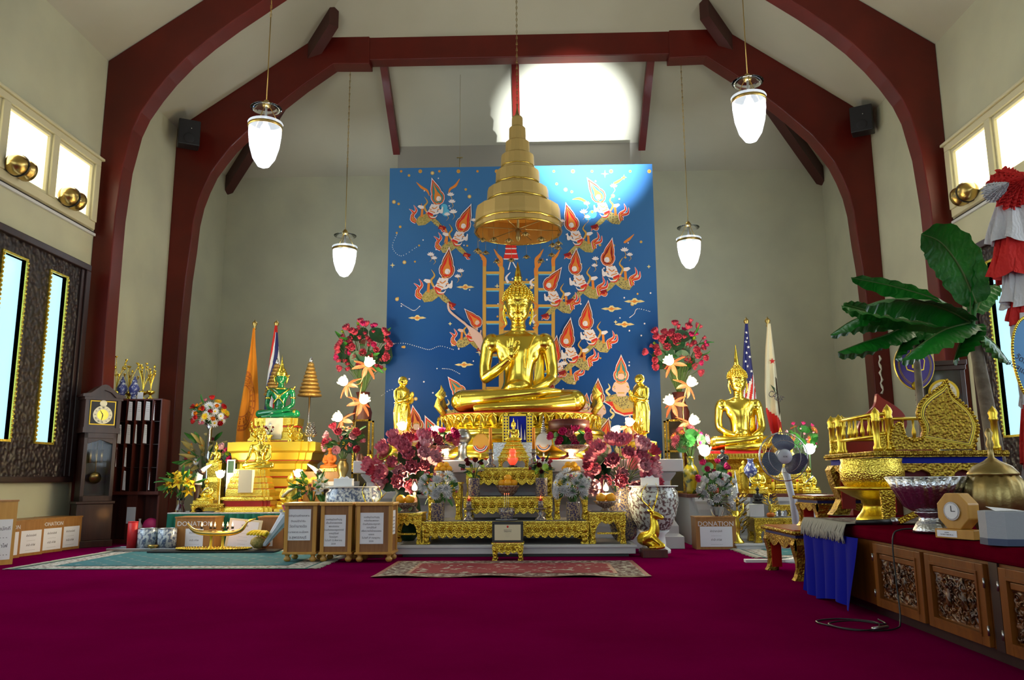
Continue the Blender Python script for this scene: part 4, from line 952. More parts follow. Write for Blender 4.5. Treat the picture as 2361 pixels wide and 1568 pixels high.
# framed certificate on its small stand
TF, cf = ctable('display_stand', 'little carved gold stand holding the framed certificate before the platform', 'stand', 1135, 1206, 1252, 1290, 9.75, .26, .5, .14, top='red_lacquer', z0=0)
o = V((cf[0], 9.80, cf[2]+.003)); w = wid(1135, 1207, 1230, 9.8)/2; h = hgt(1170, 1202, 1250, 9.8)
mbf = MB('black'); mbf.box(-w,w,0,.03,0,h)
def cert(m):
    m.box(-w+.03,w-.03,-.004,0,.025,h-.035)
    writing(m, ['CERTIFICATE OF', 'APPRECIATION', '- - - - - - - -', '- - - - - -', '- - - - - - -'], w, h-.085, .018, -.005, .013); m.mat('p_red'); m.ell((0,-.004,h-.06), (.012,.002,.014), 10, 5)
simple('framed_certificate', 'black framed cream certificate standing on the small gold stand', 'framed certificate', o, [('frame', lambda m: (m.box(-w,w,0,.03,0,.03), m.box(-w,w,0,.03,h-.035,h), m.box(-w,-w+.03,0,.03,.03,h-.035), m.box(w-.03,w,0,.03,.03,h-.035), m.box(-w+.03,w-.03,.01,.03,.03,h-.035)), 'black', .003), ('sheet', cert, 'cream')])
# incense bowl
o = at(1168, 1198, 10.36); o.z = zt1; k = wid(1149, 1188, 1180, 10.36)/2; h = hgt(1168, 1168, 1192, 10.36)
simple('incense_bowl', 'dark porcelain incense bowl with burning sticks on the long offering table', 'incense bowl', o + V((0,.02,0)), [
 ('dish', lambda m: m.lathe([(k*.9,0),(k*1.28,.012),(k*1.32,.022),(k*.9,.012)], 28), 'grey_pot'),
 ('bowl', lambda m: m.lathe([(k*.7,.012),(k*.78,.05),(k*.98,h*.7),(k*1.0,h+.03),(k*.9,h+.03),(k*.8,h)], 28), 'bencharong'),
 ('incense_sticks', lambda m: [(m.mat('cream'), m.tube([(x,0,h-.02),(x*1.2,0,h+.20)], .0028, 5), m.mat('ember'), m.ell((x*1.2,0,h+.205), (.004,.004,.008), 6, 4)) for x in (-.022, 0, .022)], 'cream')])
# orange bowl in the middle, bowls on the stands and side tables
fruit_bowl('middle bowl of oranges on the middle step table', 1171, 1142, 1117, 10.60, 56, 4, None, ('bench_red',), False, zt2)
fruit_bowl('bowl of piled oranges on the left narrow stand', 1022, 1112, 1086, 10.74, 48, 5, None, z0=at(1022,1112,10.62).z+.003)
fruit_bowl('bowl of piled oranges on the right narrow stand', 1317, 1111, 1086, 10.74, 50, 5, None, z0=at(1317,1111,10.62).z+.003)
fruit_bowl('footed bowl with two oranges on the left side table', 934, 1180, 1158, 10.52, 56, 2, None, z0=at(934,1183,10.3).z+.003)
fruit_bowl('footed bowl with two oranges on the right side table', 1397, 1180, 1156, 10.52, 58, 2, None, z0=at(1397,1181,10.3).z+.003)
# vases with white flowers
GRN = ('leaf',); WH = ('white', 'yellow')
def small_vase(px, pyb, pyt, wpx, Y, z0, lab, kind, seed):
    o = at(px, pyb, Y); o.z = z0; k = wid(px-wpx/2, px+wpx/2, pyb, Y)/2; h = hgt(px, pyb, pyt, Y)
    pr = [(k*.92,0),(k,.01),(k,h*.95),(k*1.04,h)]
    if kind == 'white':
        bouquet('flower_vase', lab, o, pr, 'bencharong', (0,-.02,h+.20), (.24,.14,.20), [('mum', ('white',), 16, .072), ('daisy', ('white','yellow'), 9, .05), ('rose', ('pink',), 4, .035), ('daisy', ('yellow','yellow'), 3, .035)], [('fern', GRN, 14, .12), ('long_leaf', GRN, 6, .11)], 'vases of white flowers', seed=seed)
    else:
        bouquet('bud_vase', lab, o, pr, 'bencharong', (0,-.01,h+.13), (.13,.07,.11), [('lotus', ('maroon','lime'), 4, .055), ('lotus_bud', ('pink_deep',), 3, .06), ('lotus_bud', ('lime',), 3, .045)], [('fern', ('leaf_dark',), 7, .13), ('round_leaf', ('lime',), 2, .05)], 'vases of lotus buds', seed=seed)
small_vase(1009, 1199, 1157, 31, 10.38, zt1, 'blue porcelain vase of white chrysanthemums on the left end of the long table', 'white', 4)
small_vase(1322, 1200, 1157, 31, 10.38, zt1, 'blue porcelain vase of white chrysanthemums on the right end of the long table', 'white', 9)
small_vase(1093, 1143, 1101, 27, 10.58, zt2, 'blue porcelain vase of lotus buds at the left of the middle step table', 'bud', 5)
small_vase(1249, 1143, 1101, 28, 10.58, zt2, 'blue porcelain vase of lotus buds at the right of the middle step table', 'bud', 6)
# candlesticks
for px, lab in ((1081, 'dark candlestick with a small flame left of the incense bowl'), (1247, 'dark candlestick with a small flame right of the incense bowl')):
    o = at(px, 1200, 10.42); o.z = zt1; h = hgt(px, 1150, 1200, 10.42)
    simple('candlestick', lab, 'candlestick', o, [
     ('holder', lambda m: (m.lathe([(.075,0),(.07,.02),(.03,.06),(.045,.09),(.02,.12),(.035,h*.5),(.085,h*.54),(.085,h*.56),(.02,h*.58)], 20), m.lathe([(.035,h*.58),(.032,h*.9)], 14)), 'bencharong'),
     ('candle', lambda m: m.lathe([(.022,h*.9),(.022,h*1.0)], 10), 'red'), ('flame', lambda m: m.lathe([(.002,h),(.009,h+.012),(.001,h+.04)], 8), 'ember')], group='dark candlesticks')
for px, lab in ((1131, 'tall orange candle in a dark holder left of the small golden statue'), (1231, 'tall orange candle in a dark holder right of the small golden statue')):
    o = at(px, 1077, 10.85); o.z = zt3; h = hgt(px, 985, 1077, 10.85)
    simple('candle', lab, 'candle', o, [
     ('holder', lambda m: m.lathe([(.075,0),(.07,.025),(.025,.06),(.045,.10),(.02,.13),(.03,h*.35),(.07,h*.36),(.02,h*.38),(.028,h*.45)], 20), 'bencharong'),
     ('wax', lambda m: m.lathe([(.021,h*.45),(.021,h*.99),(.008,h)], 12), 'orange')], group='orange candles')
# small golden statue on its stand
TS, cs = ctable('statue_stand', 'small carved gold stand under the small golden statue in the centre', 'stand', 1149, 1219, 1053, 1077, 10.86, .30, .35, .14, z0=zt3)
def small_base(t, k, h, m='gold_fine', nt=4):
    mb = MB(m)
    pr = []
    for i in range(nt): z = h*i/nt; e = 1-.55*i/nt; pr += [(k*e, z), (k*e, z+h/nt*.25), (k*(e-.08), z+h/nt*.45), (k*(e-.10), z+h/nt*.7), (k*(e-.03), z+h/nt*.95)]
    mb.notch(pr + [(k*.42, h)], sy=.7); return mb.build('stepped_base', t)
o = V((cs[0], 11.0, cs[2]+.003)); h = hgt(1188, 1017, 1053, 11.0)
SB = thing('small_golden_statue', 'small golden seated statue on a tiered base between the orange candles', 'statue', o)
small_base(SB, wid(1155, 1221, 1040, 11)/2, h)
us = hgt(1188, 972, 1018, 11.0)/352*1.1
hm, fm = hair(us, 'gold', 1.2, 6); bm_, bv = seated(us, 'gold', 'touch', .8)
sb1 = bm_.build('body', SB, remesh=us*2.2, smooth=2, loc=(0,0,h)); sb2 = hm.build('curled_hair', SB, loc=(0,0,h)); sb3 = fm.build('flame_finial', SB, loc=(0,0,h))
def mini_buddha(name, label, loc, u, base=None, mat=None, rz=0, zoff=0, group=None):
    t = thing(name, label, 'statue', loc, rz, group)
    for s in (sb1, sb2, sb3):
        c = s.copy(); C.objects.link(c); c.parent = t; c.location = (0,0,zoff); c.scale = (u/us,)*3
        if mat:
            c.data = s.data; c.material_slots[0].link = 'OBJECT'; c.material_slots[0].material = MATS[mat]
    return t
# red glass lantern
o = at(1182, 1076, 10.80); o.z = zt3
simple('red_lantern', 'glowing red glass lantern with gold rim before the small golden statue', 'lantern', o, [
 ('wooden_foot', lambda m: m.lathe([(.06,0),(.065,.012),(.045,.02),(.05,.03)], 18), 'dark_wood'),
 ('globe', lambda m: m.lathe([(.03,.03),(.055,.06),(.072,.10),(.06,.13),(.045,.145),(.04,.18),(.05,.20),(.04,.235),(.012,.245)], 20), 'lantern_red'),
 ('gold_rings', lambda m: (m.lathe([(.058,.128),(.064,.133),(.056,.14)], 18), m.lathe([(.02,.24),(.024,.25),(.004,.275)], 12)), 'gold')])
# ceremonial fans on stands behind the candles
for px, lab, cm, fm_, yc in ((1108, 'yellow ceremonial fan with a tricolour band left of the orange candle', 'p_gold', 'gold_fine', 1022), (1254, 'white ceremonial fan with a small crest right of the orange candle', 'white', 'silver', 1020)):
    o = at(px, 1062, 11.58); o.z = ZL; zc = at(px, yc, 11.6).z - ZL; r = wid(1089, 1127, 1020, 11.6)/2
    def face(m, cm=cm, r=r, zc=zc):
        P = [(r*sin(a)*(1 if abs(a) < 2.2 else .96), zc + r*1.15*cos(a)) for a in [2*pi*i/30 for i in range(30)]]; P = [(x, z + (.05 if abs(x) < .01 and z > zc else 0)) for x, z in P]; m.prism(P[::-1], -.008, .008, 'y')
    def band(m, r=r, zc=zc, wh=(cm == 'white')):
        for i, (c, q) in enumerate((('p_red', .98), ('p_white', .88), ('blue_dark', .78), ('p_white', .66), ('p_red', .58))):
            m.mat('orange' if wh and c == 'p_red' else c); P = [(r*q*sin(a), zc-.02 - r*1.1*q*.9*cos(a)) for a in [(-1.35+2.7*j/14) for j in range(15)]] + [(r*(q-.1)*sin(a), zc-.02 - r*1.1*(q-.1)*.9*cos(a)) for a in [(1.35-2.7*j/14) for j in range(15)]]
            m.prism(P, -.014-i*.001, -.008, 'y')
    def fin(m, zc=zc, r=r):
        m.tube([(0,.0,0),(0,0,zc-r)], .012, 8); m.lathe([(.06,0),(.06,.02),(.02,.04)], 16)
        z = zc+r*1.15
        for i in range(6): m.lathe([(.05*(1-i*.14),z+i*.03),(.05*(1-i*.14),z+i*.03+.014),(.02*(1-i*.12),z+i*.03+.03)], 12)
        m.lathe([(.012,z+.18),(.002,z+.26)], 8)
    simple('ceremonial_fan', lab, 'ceremonial fan', o, [('fan_face', face, cm), ('coloured_band', band, 'p_red'), ('pole_and_finial', fin, fm_)])
# chased silver plinth behind the small statue
a = at(1134, 1037, 11.45); b = at(1236, 1037, 11.45); 
simple('silver_plinth', 'chased silver plinth on the altar ledge behind the small golden statue', 'plinth', ((a.x+b.x)/2, 11.72, ZL), [('plinth_body', lambda m: m.box(-(b.x-a.x)/2, (b.x-a.x)/2, 0, .03, 0, at(1180,1018,11.5).z-ZL), 'silver_chased', .006)])
# alms bowl
o = at(1066, 1062, 11.62); o.z = ZL; zz = at(1066, 1023, 11.6).z - ZL; k = wid(1045, 1088, 1010, 11.6)/2; h = hgt(1066, 993, 1023, 11.6)
simple('alms_bowl', 'dark metal alms bowl on a stand left of the yellow fan', 'alms bowl', o, [
 ('ring_stand', lambda m: m.lathe([(k*.9,0),(k*.9,.03),(k*.5,.08),(k*.45,zz-.05),(k*.7,zz)], 24), 'silver_chased'),
 ('bowl', lambda m: m.lathe([(k*.4,zz-.01),(k*.8,zz+h*.15),(k,zz+h*.45),(k*.92,zz+h*.75),(k*.7,zz+h*.95),(k*.62,zz+h)], 28), 'steel'), ('lid', lambda m: m.lathe([(k*.66,zz+h),(k*.5,zz+h*1.12),(k*.06,zz+h*1.18)], 24), 'steel')])
# lacquer tray with lotus on the right, lotus bowl on the left
o = at(1313, 1062, 11.64); o.z = ZL; zt_ = at(1313, 992, 11.62).z - ZL; k = wid(1266, 1363, 985, 11.62)/2; h = hgt(1313, 971, 992, 11.62)
simple('lacquer_tray', 'round dark lacquered drum tray on a tall foot right of the white fan', 'tray', o, [
 ('foot', lambda m: m.lathe([(k*.5,0),(k*.5,.03),(k*.15,.08),(k*.13,zt_-.06),(k*.5,zt_)], 24), 'maroon'), ('drum', lambda m: m.lathe([(k*.9,zt_),(k,zt_+.02),(k*.97,zt_+h*.4),(k,zt_+h*.5),(k*.97,zt_+h*.6),(k*1.0,zt_+h)], 32), 'mahogany'), ('rim', lambda m: m.lathe([(k*.80,zt_+h),(k*.82,zt_+h+.02),(k*.3,zt_+h+.02)], 28), 'maroon')])
PK = ('pink', 'yellow'); 
for px, lab, sd, yy in ((1012, 'low bowl of pink lotus left of the alms bowl', 11, 1038), (1320, 'low bowl of pink lotus before the lacquer tray', 12, 1036)):
    o = at(px, yy, 11.42); o.z = at(px, 1046, 11.42).z
    foot = o.z - zt1
    o.z = ZL
    bouquet('lotus_bowl', lab, o, [(.12,0),(.12,.02),(.05,.05),(.05,.09),(.14,.12),(.26,.20),(.25,.205)], 'bench_red', (0,0,.30), (.27,.12,.10), [('lotus', ('magenta','yellow'), 9, .085), ('lotus', ('pink','yellow'), 4, .10)], [('round_leaf', GRN, 5, .10)], 'bowls of pink lotus', seed=sd)
# small table lamps
def bulb_lamp(px, py, Y, zb, lab, pw=10):
    c = at(px, py, Y); t = thing('oil_lamp', lab, 'lamp', (c.x, c.y, zb), 0, 'small bright lamps'); h = c.z - zb
    mb = MB('bench_red'); mb.lathe([(.055,0),(.06,.02),(.03,.05),(.05,h*.3),(.045,h*.5),(.02,h*.7),(.03,h-.03)], 20); mb.build('base', t)
    mb = MB('lamp_lotus'); mb.lathe([(.004,h-.035),(.026,h-.012),(.028,h+.015),(.010,h+.055),(.001,h+.08)], 14); mb.build('bulb', t)
    mb = MB('glass'); mb.lathe([(.028,h-.05),(.036,h+.0),(.03,h+.08),(.022,h+.12)], 16, cap=False); mb.build('chimney', t)
    point('small_lamp_light', c + V((0,-.06,.02)), pw*1.8, (1, .80, .45), .03)
bulb_lamp(1029, 1046, 11.35, ZL, 'small bright lamp on the ledge left of the lotus bowl')
bulb_lamp(1317, 1047, 11.35, ZL, 'small bright lamp on the ledge before the lacquer tray')
bulb_lamp(956, 1126, 10.66, at(940,1183,10.3).z, 'small bright lamp at the back of the left side table')
bulb_lamp(1397, 1127, 10.68, at(1397,1181,10.3).z, 'small bright lamp at the back of the right side table')
# big pink lotus bouquets
for px, lab, sd in ((934, 'large bouquet of pink lotus standing left of the offering tables', 21), (1440, 'large bouquet of pink lotus standing right of the offering tables', 22)):
    o = at(px, 1250, 11.0); o.z = ZP+.005; zc = at(px, 1080, 11.0).z-o.z
    t = bouquet('lotus_bouquet', lab, o, [(.12,0),(.17,.06),(.22,.30),(.18,.55),(.13,.62),(.17,.70)], 'bencharong' if px > 1200 else 'leaf_dark', (0,0,zc), (.48,.26,.42), [('lotus', ('pink','yellow'), 20, .15), ('lotus', ('pink_deep','yellow'), 6, .13), ('lotus', ('pink_light','lime'), 6, .16), ('lotus_bud', ('pink',), 5, .10)], [('round_leaf', ('leaf_dark',), 8, .16), ('round_leaf', ('lime',), 2, .12)], 'big pink lotus bouquets', seed=sd)
# copper lotus lamps above them
def lamp_branch(name, lab, base, heads, white=False, r=.10, mat='peach', group=None, pw=12):
    t = thing(name, lab, 'lamp', base, 0, group); B = V(base)
    mb = MB('brass_old'); mb.lathe([(.10,0),(.10,.02),(.02,.04)], 16)
    P = [V((0,0,.02))] + [(h - B) for h, d in heads]
    for i, (h, d) in enumerate(heads):
        q = h - B; root = V((q.x*.2 if i == 0 else P[i].x*.6+q.x*.1, .02, max(.1, q.z-.28)))
        mb.tube(spl([root, root+V(((q.x-root.x)*.5, -.02, .02)), q - V(d).normalized()*.03], 5), .010, 6)
    zs = sorted(q.z for q in P); mb.tube(spl([(0,0,.02),(.03,0,zs[-1]*.35),(-.05,.02,zs[-1]*.62),(.05,.02,max(.12, zs[-1]-.25))], 6), .012, 6)
    mb.build('stem', t)
    for h, d in heads:
        q = h - B; lotus_lamp(t, q, r, d, white, pw)
        pm = MB(mat); D = V(d).normalized(); qq = D.to_track_quat('Z', 'Y').to_matrix()
        for i in range(6):
            a = 2*pi*i/6; e = -.25; dd = qq @ V((cos(a)*cos(e), sin(a)*cos(e), sin(e))); uu = qq @ V((0,0,1)); pm.petal(q + dd*.02 - D*.02, dd, uu, r*1.5, r*.55, .2, -.15, 3, 4)
        pm.build('copper_petals', t)
    return t
o = at(955, 1062, 11.55); o.z = ZL
lamp_branch('lotus_lamp', 'glowing lotus lamp rising above the left pink bouquet', o, [(at(929,992,11.5), (-.1,-.3,1)), (at(1003,1002,11.5), (.3,-.4,1))], r=.125, group='lotus lamps on the altar')
o = at(1445, 1062, 11.55); o.z = ZL
lamp_branch('lotus_lamp', 'glowing lotus lamp rising above the right pink bouquet', o, [(at(1424,1000,11.5), (-.4,-.3,1)), (at(1449,982,11.5), (.3,-.3,1))], r=.115, group='lotus lamps on the altar')
def tall_branch(px, heads, lab, Y=12.6):
    o = at(px, 1062, Y); o.z = 0 if px < 1000 else at(1620, 1139, 11.9).z+.002; o.x += 0 if px < 1000 else .10
    return lamp_branch('lotus_lamp_tree', lab, o, [(at(x, y, Y-.1), d) for x, y, d in heads], r=.145, group='lotus lamp trees', pw=16)
tall_branch(822, [(787,968,(-.6,-.5,.5)), (834,928,(.6,-.5,.6)), (799,886,(-.6,-.5,.6)), (846,843,(.5,-.5,.6))], 'tall stem of four glowing lotus lamps left of the mural')
tall_branch(1572, [(1592,976,(.6,-.5,.6)), (1550,930,(-.6,-.5,.5)), (1587,888,(.6,-.5,.6)), (1549,838,(-.6,-.5,.5))], 'tall stem of four glowing lotus lamps right of the mural')
# tall red lotus bouquets behind on gilt columns
for px, sx_, lab, sd in ((828, -1, 'tall sheaf of dark red lotus on a column left of the mural', 31), (1580, 1, 'tall sheaf of dark red lotus on a column right of the mural', 32)):
    o = at(px, 1250, 13.45); o.z = 0; zc = at(px, 808, 13.45).z; zv = at(px, 905, 13.45).z
    bouquet('lotus_sheaf', lab, o, [(.22,0),(.22,.06),(.15,.12),(.15,zv*.55),(.19,zv*.58),(.10,zv*.62),(.13,zv*.75),(.16,zv*.86),(.08,zv*.95),(.12,zv)], 'mahogany', (0,0,zc), (.50,.26,.52), [('lotus', ('pink_deep','pink'), 34, .095), ('lotus_bud', ('pink_deep',), 20, .085), ('lotus', ('magenta','yellow'), 8, .08), ('lotus_bud', ('lime',), 5, .07)], [('round_leaf', ('leaf_dark',), 10, .15), ('long_leaf', ('leaf',), 8, .24)], 'tall red lotus sheaves', seed=sd, jit=.25)
for px0, px1, lab in ((812, 852, 'gilt framed glass case behind the lotus lamps left of the mural'), (1540, 1577, 'gilt framed glass case behind the lotus lamps right of the mural')):
    a = at(px0, 1058, 12.75); b = at(px1, 1058, 12.75); w = b.x-a.x; zc0 = 0 if px0 < 1000 else at(1620, 1139, 11.9).z+.002; h = at(px0, 968, 12.8).z-zc0
    def fr(m):
        for x in (0, w-.03):
            for y in (0, .3): m.box(x, x+.03, y, y+.03, 0, h)
        for z in (0, h-.03, h*.55): m.box(0, w, 0, .03, z, z+.03); m.box(0, w, .3, .33, z, z+.03)
    simple('display_case', lab, 'display case', (a.x, 12.72, zc0), [('gilt_frame', fr, 'gold_mat'), ('glass_pane', lambda m: m.box(.03, w-.03, .01, .02, .03, h-.03), 'glass_dark')])
# ------------------------------------------------------------------ rugs
def rug(name, lab, x0, x1, y0, y1, field, border, edge, fr=(), seed=1, z=.006, motif='dash', wavy=0):
    t = thing(name, lab, 'rug', ((x0+x1)/2, y0, 0)); X = (x1-x0)/2; D = y1-y0; rr = random.Random(seed)
    wz = lambda x, y: z + wavy*(.5+.5*sin(7*x+3))*max(0, 1-abs(y-0)/.12)
    mb = MB(edge); mb.grid(lambda u, v: (-X+2*X*u, D*v, wz(-X+2*X*u, D*v)), 40, 8)
    def layer(mat, i, dz):
        mb.mat(mat); mb.grid(lambda u, v: (-X+i+(2*X-2*i)*u, i+(D-2*i)*v, wz(-X+2*X*u, i+(D-2*i)*v)+dz), 40, 8)
    layer(border, .05, .0015); layer(edge, .30, .003); layer(field, .34, .0045)
    mb.mat(border); 
    if motif == 'dash':
        ny = int((D-.8)/.16)
        for j in range(ny):
            for i in range(int((2*X-.8)/.30)):
                x = -X+.5+i*.30+(j % 2)*.15; y = .45+j*.16; mb.add([(x-.05,y,z+.006),(x,y-.018,z+.006),(x+.05,y,z+.006),(x,y+.018,z+.006)], [(0,1,2,3)], False)
    mb.build('pile', t)
    for s in fr:
        mb = MB('fringe'); n = int(D/.018)
        for i in range(n): 
            y = D*(i+.5)/n; x = s*X; L = rr.uniform(.07, .12); mb.tube([(x-.005*s,y,z+.004),(x+s*L*.5,y+rr.uniform(-.01,.01),z+.006),(x+s*L,y+rr.uniform(-.02,.02),.004)], [.005,.006,.004], 4)
        mb.build('fringe', t)
    return t
rug('teal_rug', 'teal rug with cream patterned border and fringe on the left floor', -5.50, -2.22, 8.9, 11.35, 'teal_rug', 'rug_cream', 'teal_dark', (-1, 1))
rug('red_rug', 'red and cream patterned rug on the floor before the altar platform', -1.38, 1.37, 8.1, 9.72, 'rug_red', 'rug_grey', 'maroon', (), motif='none', wavy=.018)
rug('small_rug', 'small teal and cream fringed rug on the floor before the right altar', 2.95, 4.3, 9.95, 11.5, 'teal_rug', 'rug_cream', 'teal_dark', (-1,), seed=3)

# ------------------------------------------------------------------ the three panelled donation boxes
def panel_box(px0, px1, Y, lab, lines, sizes, ppx, ppy, side=False):
    a = at(px0, 1290, Y); b = at(px1, 1290, Y); w = b.x-a.x; h = at(px0, 1161, Y).z; D = .38
    t = thing('donation_box', lab, 'donation box', ((a.x+b.x)/2, Y, .008)); W = w/2; f = .085
    mb = MB('pine'); mb.box(-W, W, -.02, D+.02, f, f+.028); mb.build('bottom_moulding', t, .006)
    mb = MB('pine'); mb.box(-W-.0, W+.0, -.025, D+.025, h-.035, h); mb.build('lid', t, .008)
    for sx in (-1, 1):
        for y in (0, D-.045): mb = MB('pine'); x0, x1 = sorted((sx*(W-.012), sx*(W-.055))); mb.box(x0, x1, y, y+.045, f+.028, h-.035); mb.build('corner_post', t)
    mb = MB('oak_panel'); mb.box(-W+.03, W-.03, .015, D-.015, f+.028, h-.035); mb.build('box_body', t)
    for sx in (-1, 1):
        for y in (.04, D-.04): mb = MB('pine'); mb.lathe([(.022,0),(.04,.02),(.042,.04),(.022,.06),(.028,.07),(.03,f)], 14, (sx*(W-.05), y, 0)); mb.build('foot', t)
    x0, x1 = at(ppx[0], 1200, Y).x - t.location.x, at(ppx[1], 1200, Y).x - t.location.x; z1, z0 = at(ppx[0], ppy[0], Y).z, at(ppx[0], ppy[1], Y).z
    mb = MB('paper'); mb.box(x0, x1, .008, .014, z0, z1); H = z1-z0; writing(mb, lines, 0, z1-.06*H, H*.88/len(lines), .007, [s*H for s in sizes], x=(x0+x1)/2); mb.build('notice', t)
    if side: mb = MB('paper'); mb.box(W-.03, W-.026, .08, .30, h*.45, h*.86); mb.mat('ink'); [mb.box(W-.026, W-.024, .13, .25, z, z+.006) for z in [h*(.5+.06*i) for i in range(5)]]; mb.build('side_notice', t)
    return t
panel_box(650, 729, 9.6, 'pine framed donation box with bold writing, left of the three boxes', ['ขอเชิญร่วมสร้างสะพาน','ข้ามแม่น้ำท่าจีน','วัดท่านางเริง','ต.บางขวด อ.เมืองฯ','จ.สุพรรณบุรี'], [.082,.082,.115,.09,.115], (659,716), (1176,1248))
panel_box(734, 811, 9.58, 'pine framed donation box with faint notice, middle of the three boxes', ['ขอเชิญร่วมทำบุญ','เป็นเจ้าภาพเททอง','พระประธาน','ร่วมกับคณะครูอาจารย์','จากบุรีรัมย์','วันแม่บูชา','ในวันที่ 12 สิงหาคม','2550'], [.075]*8, (743,797), (1189,1262))
panel_box(817, 905, 9.56, 'pine framed donation box with notices on two sides, right of the three boxes', ['ขอเชิญร่วมทำบุญ','หล่อเทียนพรรษา','ร่วมกับคณะครูอาสา','จากบุรีรัมย์','เพื่อถวายวัดไทยแอลเอ','แอลเอ','ในวันที่ 27 กรกฎาคม','2550'], [.075]*8, (829,884), (1184,1256), True)
# ------------------------------------------------------------------ plain DONATION boxes
def dbox(loc, w, d, h, lab, title, lines, rz=0, group=None, m='oak', tilt=0, paper=(.8,.62)):
    t = thing('donation_box', lab, 'donation box', loc, rz, group); W = w/2
    mb = MB(m); mb.box(-W, W, 0, d, 0, h-.02); mb.mat('oak'); mb.box(-W-.008, W+.008, -.008, d+.008, h-.02, h); mb.build('box_body', t)
    if title: mb = MB('white'); mb.text('DONATION', w*.165, TR((0, -.002, h-.02-w*.19)) @ RX(pi/2), .002); mb.build('lettering', t)
    mb = MB('paper'); pw, ph = W*paper[0], h*paper[1]; mb.box(-pw, pw, -.005, 0, h*.08, h*.08+ph); writing(mb, lines, 0, h*.08+ph*.94, ph*.85/max(1, len(lines)), -.0055, ph*.5/max(3, len(lines))); mb.build('notice', t)
    return t
TL = ['ผ้าป่าสามัคคี', '- - - - - - -', 'ค่าน้ำ ค่าไฟ', '- - - - - - - -']
for i, (y, ti, lb) in enumerate(((10.12, True, 'oak DONATION box along the left wall, second from the photo edge'), (10.60, False, 'plain oak donation box along the left wall, before the DONATION box nearest the clock'), (11.06, True, 'oak DONATION box along the left wall, next to last before the clock'), (11.50, False, 'plain oak donation box against the left wall beside the clock'))):
    dbox((-6.36, y, 0), .45, .40, .46, lb, ti, TL, R(90)+R(-8), None)
t = dbox((-5.98, 9.35, 0), .40, .4, .74, 'tall pine donation box at the left edge of the photo', False, TL, R(60), None, 'pine')
o = at(452, 1250, 11.45); dbox((o.x, 11.38, .012), .56, .32, .44, 'DONATION box on the floor before the green skirted table', True, TL, 0, None, paper=(.45,.55))
o = at(628, 1250, 11.5); dbox((o.x, 11.40, .012), .36, .3, .44, 'plain wooden donation box at the right end of the green skirt', False, ['- - -'], 0, None, 'oak_panel', paper=(.2,.2))
o = at(1649, 1262, 11.3); dbox((o.x, 11.2, 0), .54, .32, .43, 'DONATION box on the floor beneath the white roses', True, TL, 0, None)

# ------------------------------------------------------------------ grandfather clock and pigeonholes
ck = at(226, 1248, 11.95); ck = thing('grandfather_clock', 'dark grandfather clock with gold dial beside the left carved window', 'clock', (-6.22, 11.85, 0), R(46))
H = 2.30; W = .27
mb = MB('clock_wood'); mb.box(-W, W, -.02, .30, 0, .10); mb.box(-W+.02, W-.02, 0, .28, .10, .62); mb.box(-W+.0, W-.0, -.01, .29, .62, .66); mb.build('plinth', ck, .008)
mb = MB('clock_wood'); w2 = W-.045
for x0, x1, z0, z1 in ((-w2,-w2+.05,.66,1.66),(w2-.05,w2,.66,1.66),(-w2,w2,.66,.74),(-w2,w2,1.58,1.66)): mb.box(x0, x1, 0, .26, z0, z1)
mb.box(-w2+.05, w2-.05, .2, .26, .74, 1.58); mb.prism([(-w2+.05,1.58),(-w2+.05,1.50),(-.08,1.53),(0,1.56),(.08,1.53),(w2-.05,1.50),(w2-.05,1.58)], .0, .02, 'y'); mb.build('trunk_case', ck, .004)
mb = MB('brass'); mb.tube([(0,.12,.98),(0,.12,1.55)], .008, 6); mb.lathe([(.0,-.005),(.085,-.003),(.085,.003),(0,.005)], 28, (0,0,0)); mb.v = [(x, .11+z, 1.0+y) if i >= len(mb.v)-28*4 else (x,y,z) for i, (x,y,z) in enumerate(mb.v)]
for x in (-.08, 0, .08): mb.tube([(x,.15,1.22),(x,.15,1.42)], .022, 10); mb.tube([(x,.15,1.42),(x,.15,1.56)], .003, 4)
mb.build('pendulum_and_weights', ck)
mb = MB('glass'); mb.box(-w2+.05, w2-.05, .01, .014, .74, 1.56); mb.build('door_glass', ck)
mb = MB('clock_wood'); mb.box(-W+.01, W-.01, -.01, .29, 1.66, 1.74); mb.box(-W+.02, W-.02, .02, .28, 1.74, 2.20)
for s in (-1, 1): mb.box(s*(W-.045)-.025, s*(W-.045)+.025, -.005, .02, 1.74, 2.17)
mb.box(-W, W, -.02, .30, 2.15, 2.19)
arcp = [(-W-.03,2.19),(-W-.03,2.23),(-.19,2.25),(-.12,2.31),(-.05,2.37),(0,2.385),(.05,2.37),(.12,2.31),(.19,2.25),(W+.03,2.23),(W+.03,2.19),(.17,2.19),(.09,2.27),(0,2.30),(-.09,2.27),(-.17,2.19)]
mb.prism(arcp[::-1], -.035, .30, 'y'); mb.prism([(-.17,2.19),(-.09,2.27),(0,2.30),(.09,2.27),(.17,2.19)][::-1], .0, .28, 'y'); mb.build('hood', ck)
mb = MB('gold_paint'); mb.box(-.18, .18, .008, .018, 1.78, 2.14); mb.mat('black'); mb.box(-.165, .165, .004, .008, 1.795, 2.125)
def disc(m, x, z, r, y0, y1, n=32): m.prism([(x+r*cos(2*pi*i/n), z+r*sin(2*pi*i/n)) for i in range(n)][::-1], y0, y1, 'y')
mb.mat('cream'); disc(mb, 0, 1.93, .135, -.002, .004); mb.mat('gold'); disc(mb, 0, 1.93, .08, -.004, -.002); mb.mat('cream'); disc(mb, 0, 2.10, .05, -.002, .004)
mb.mat('ink')
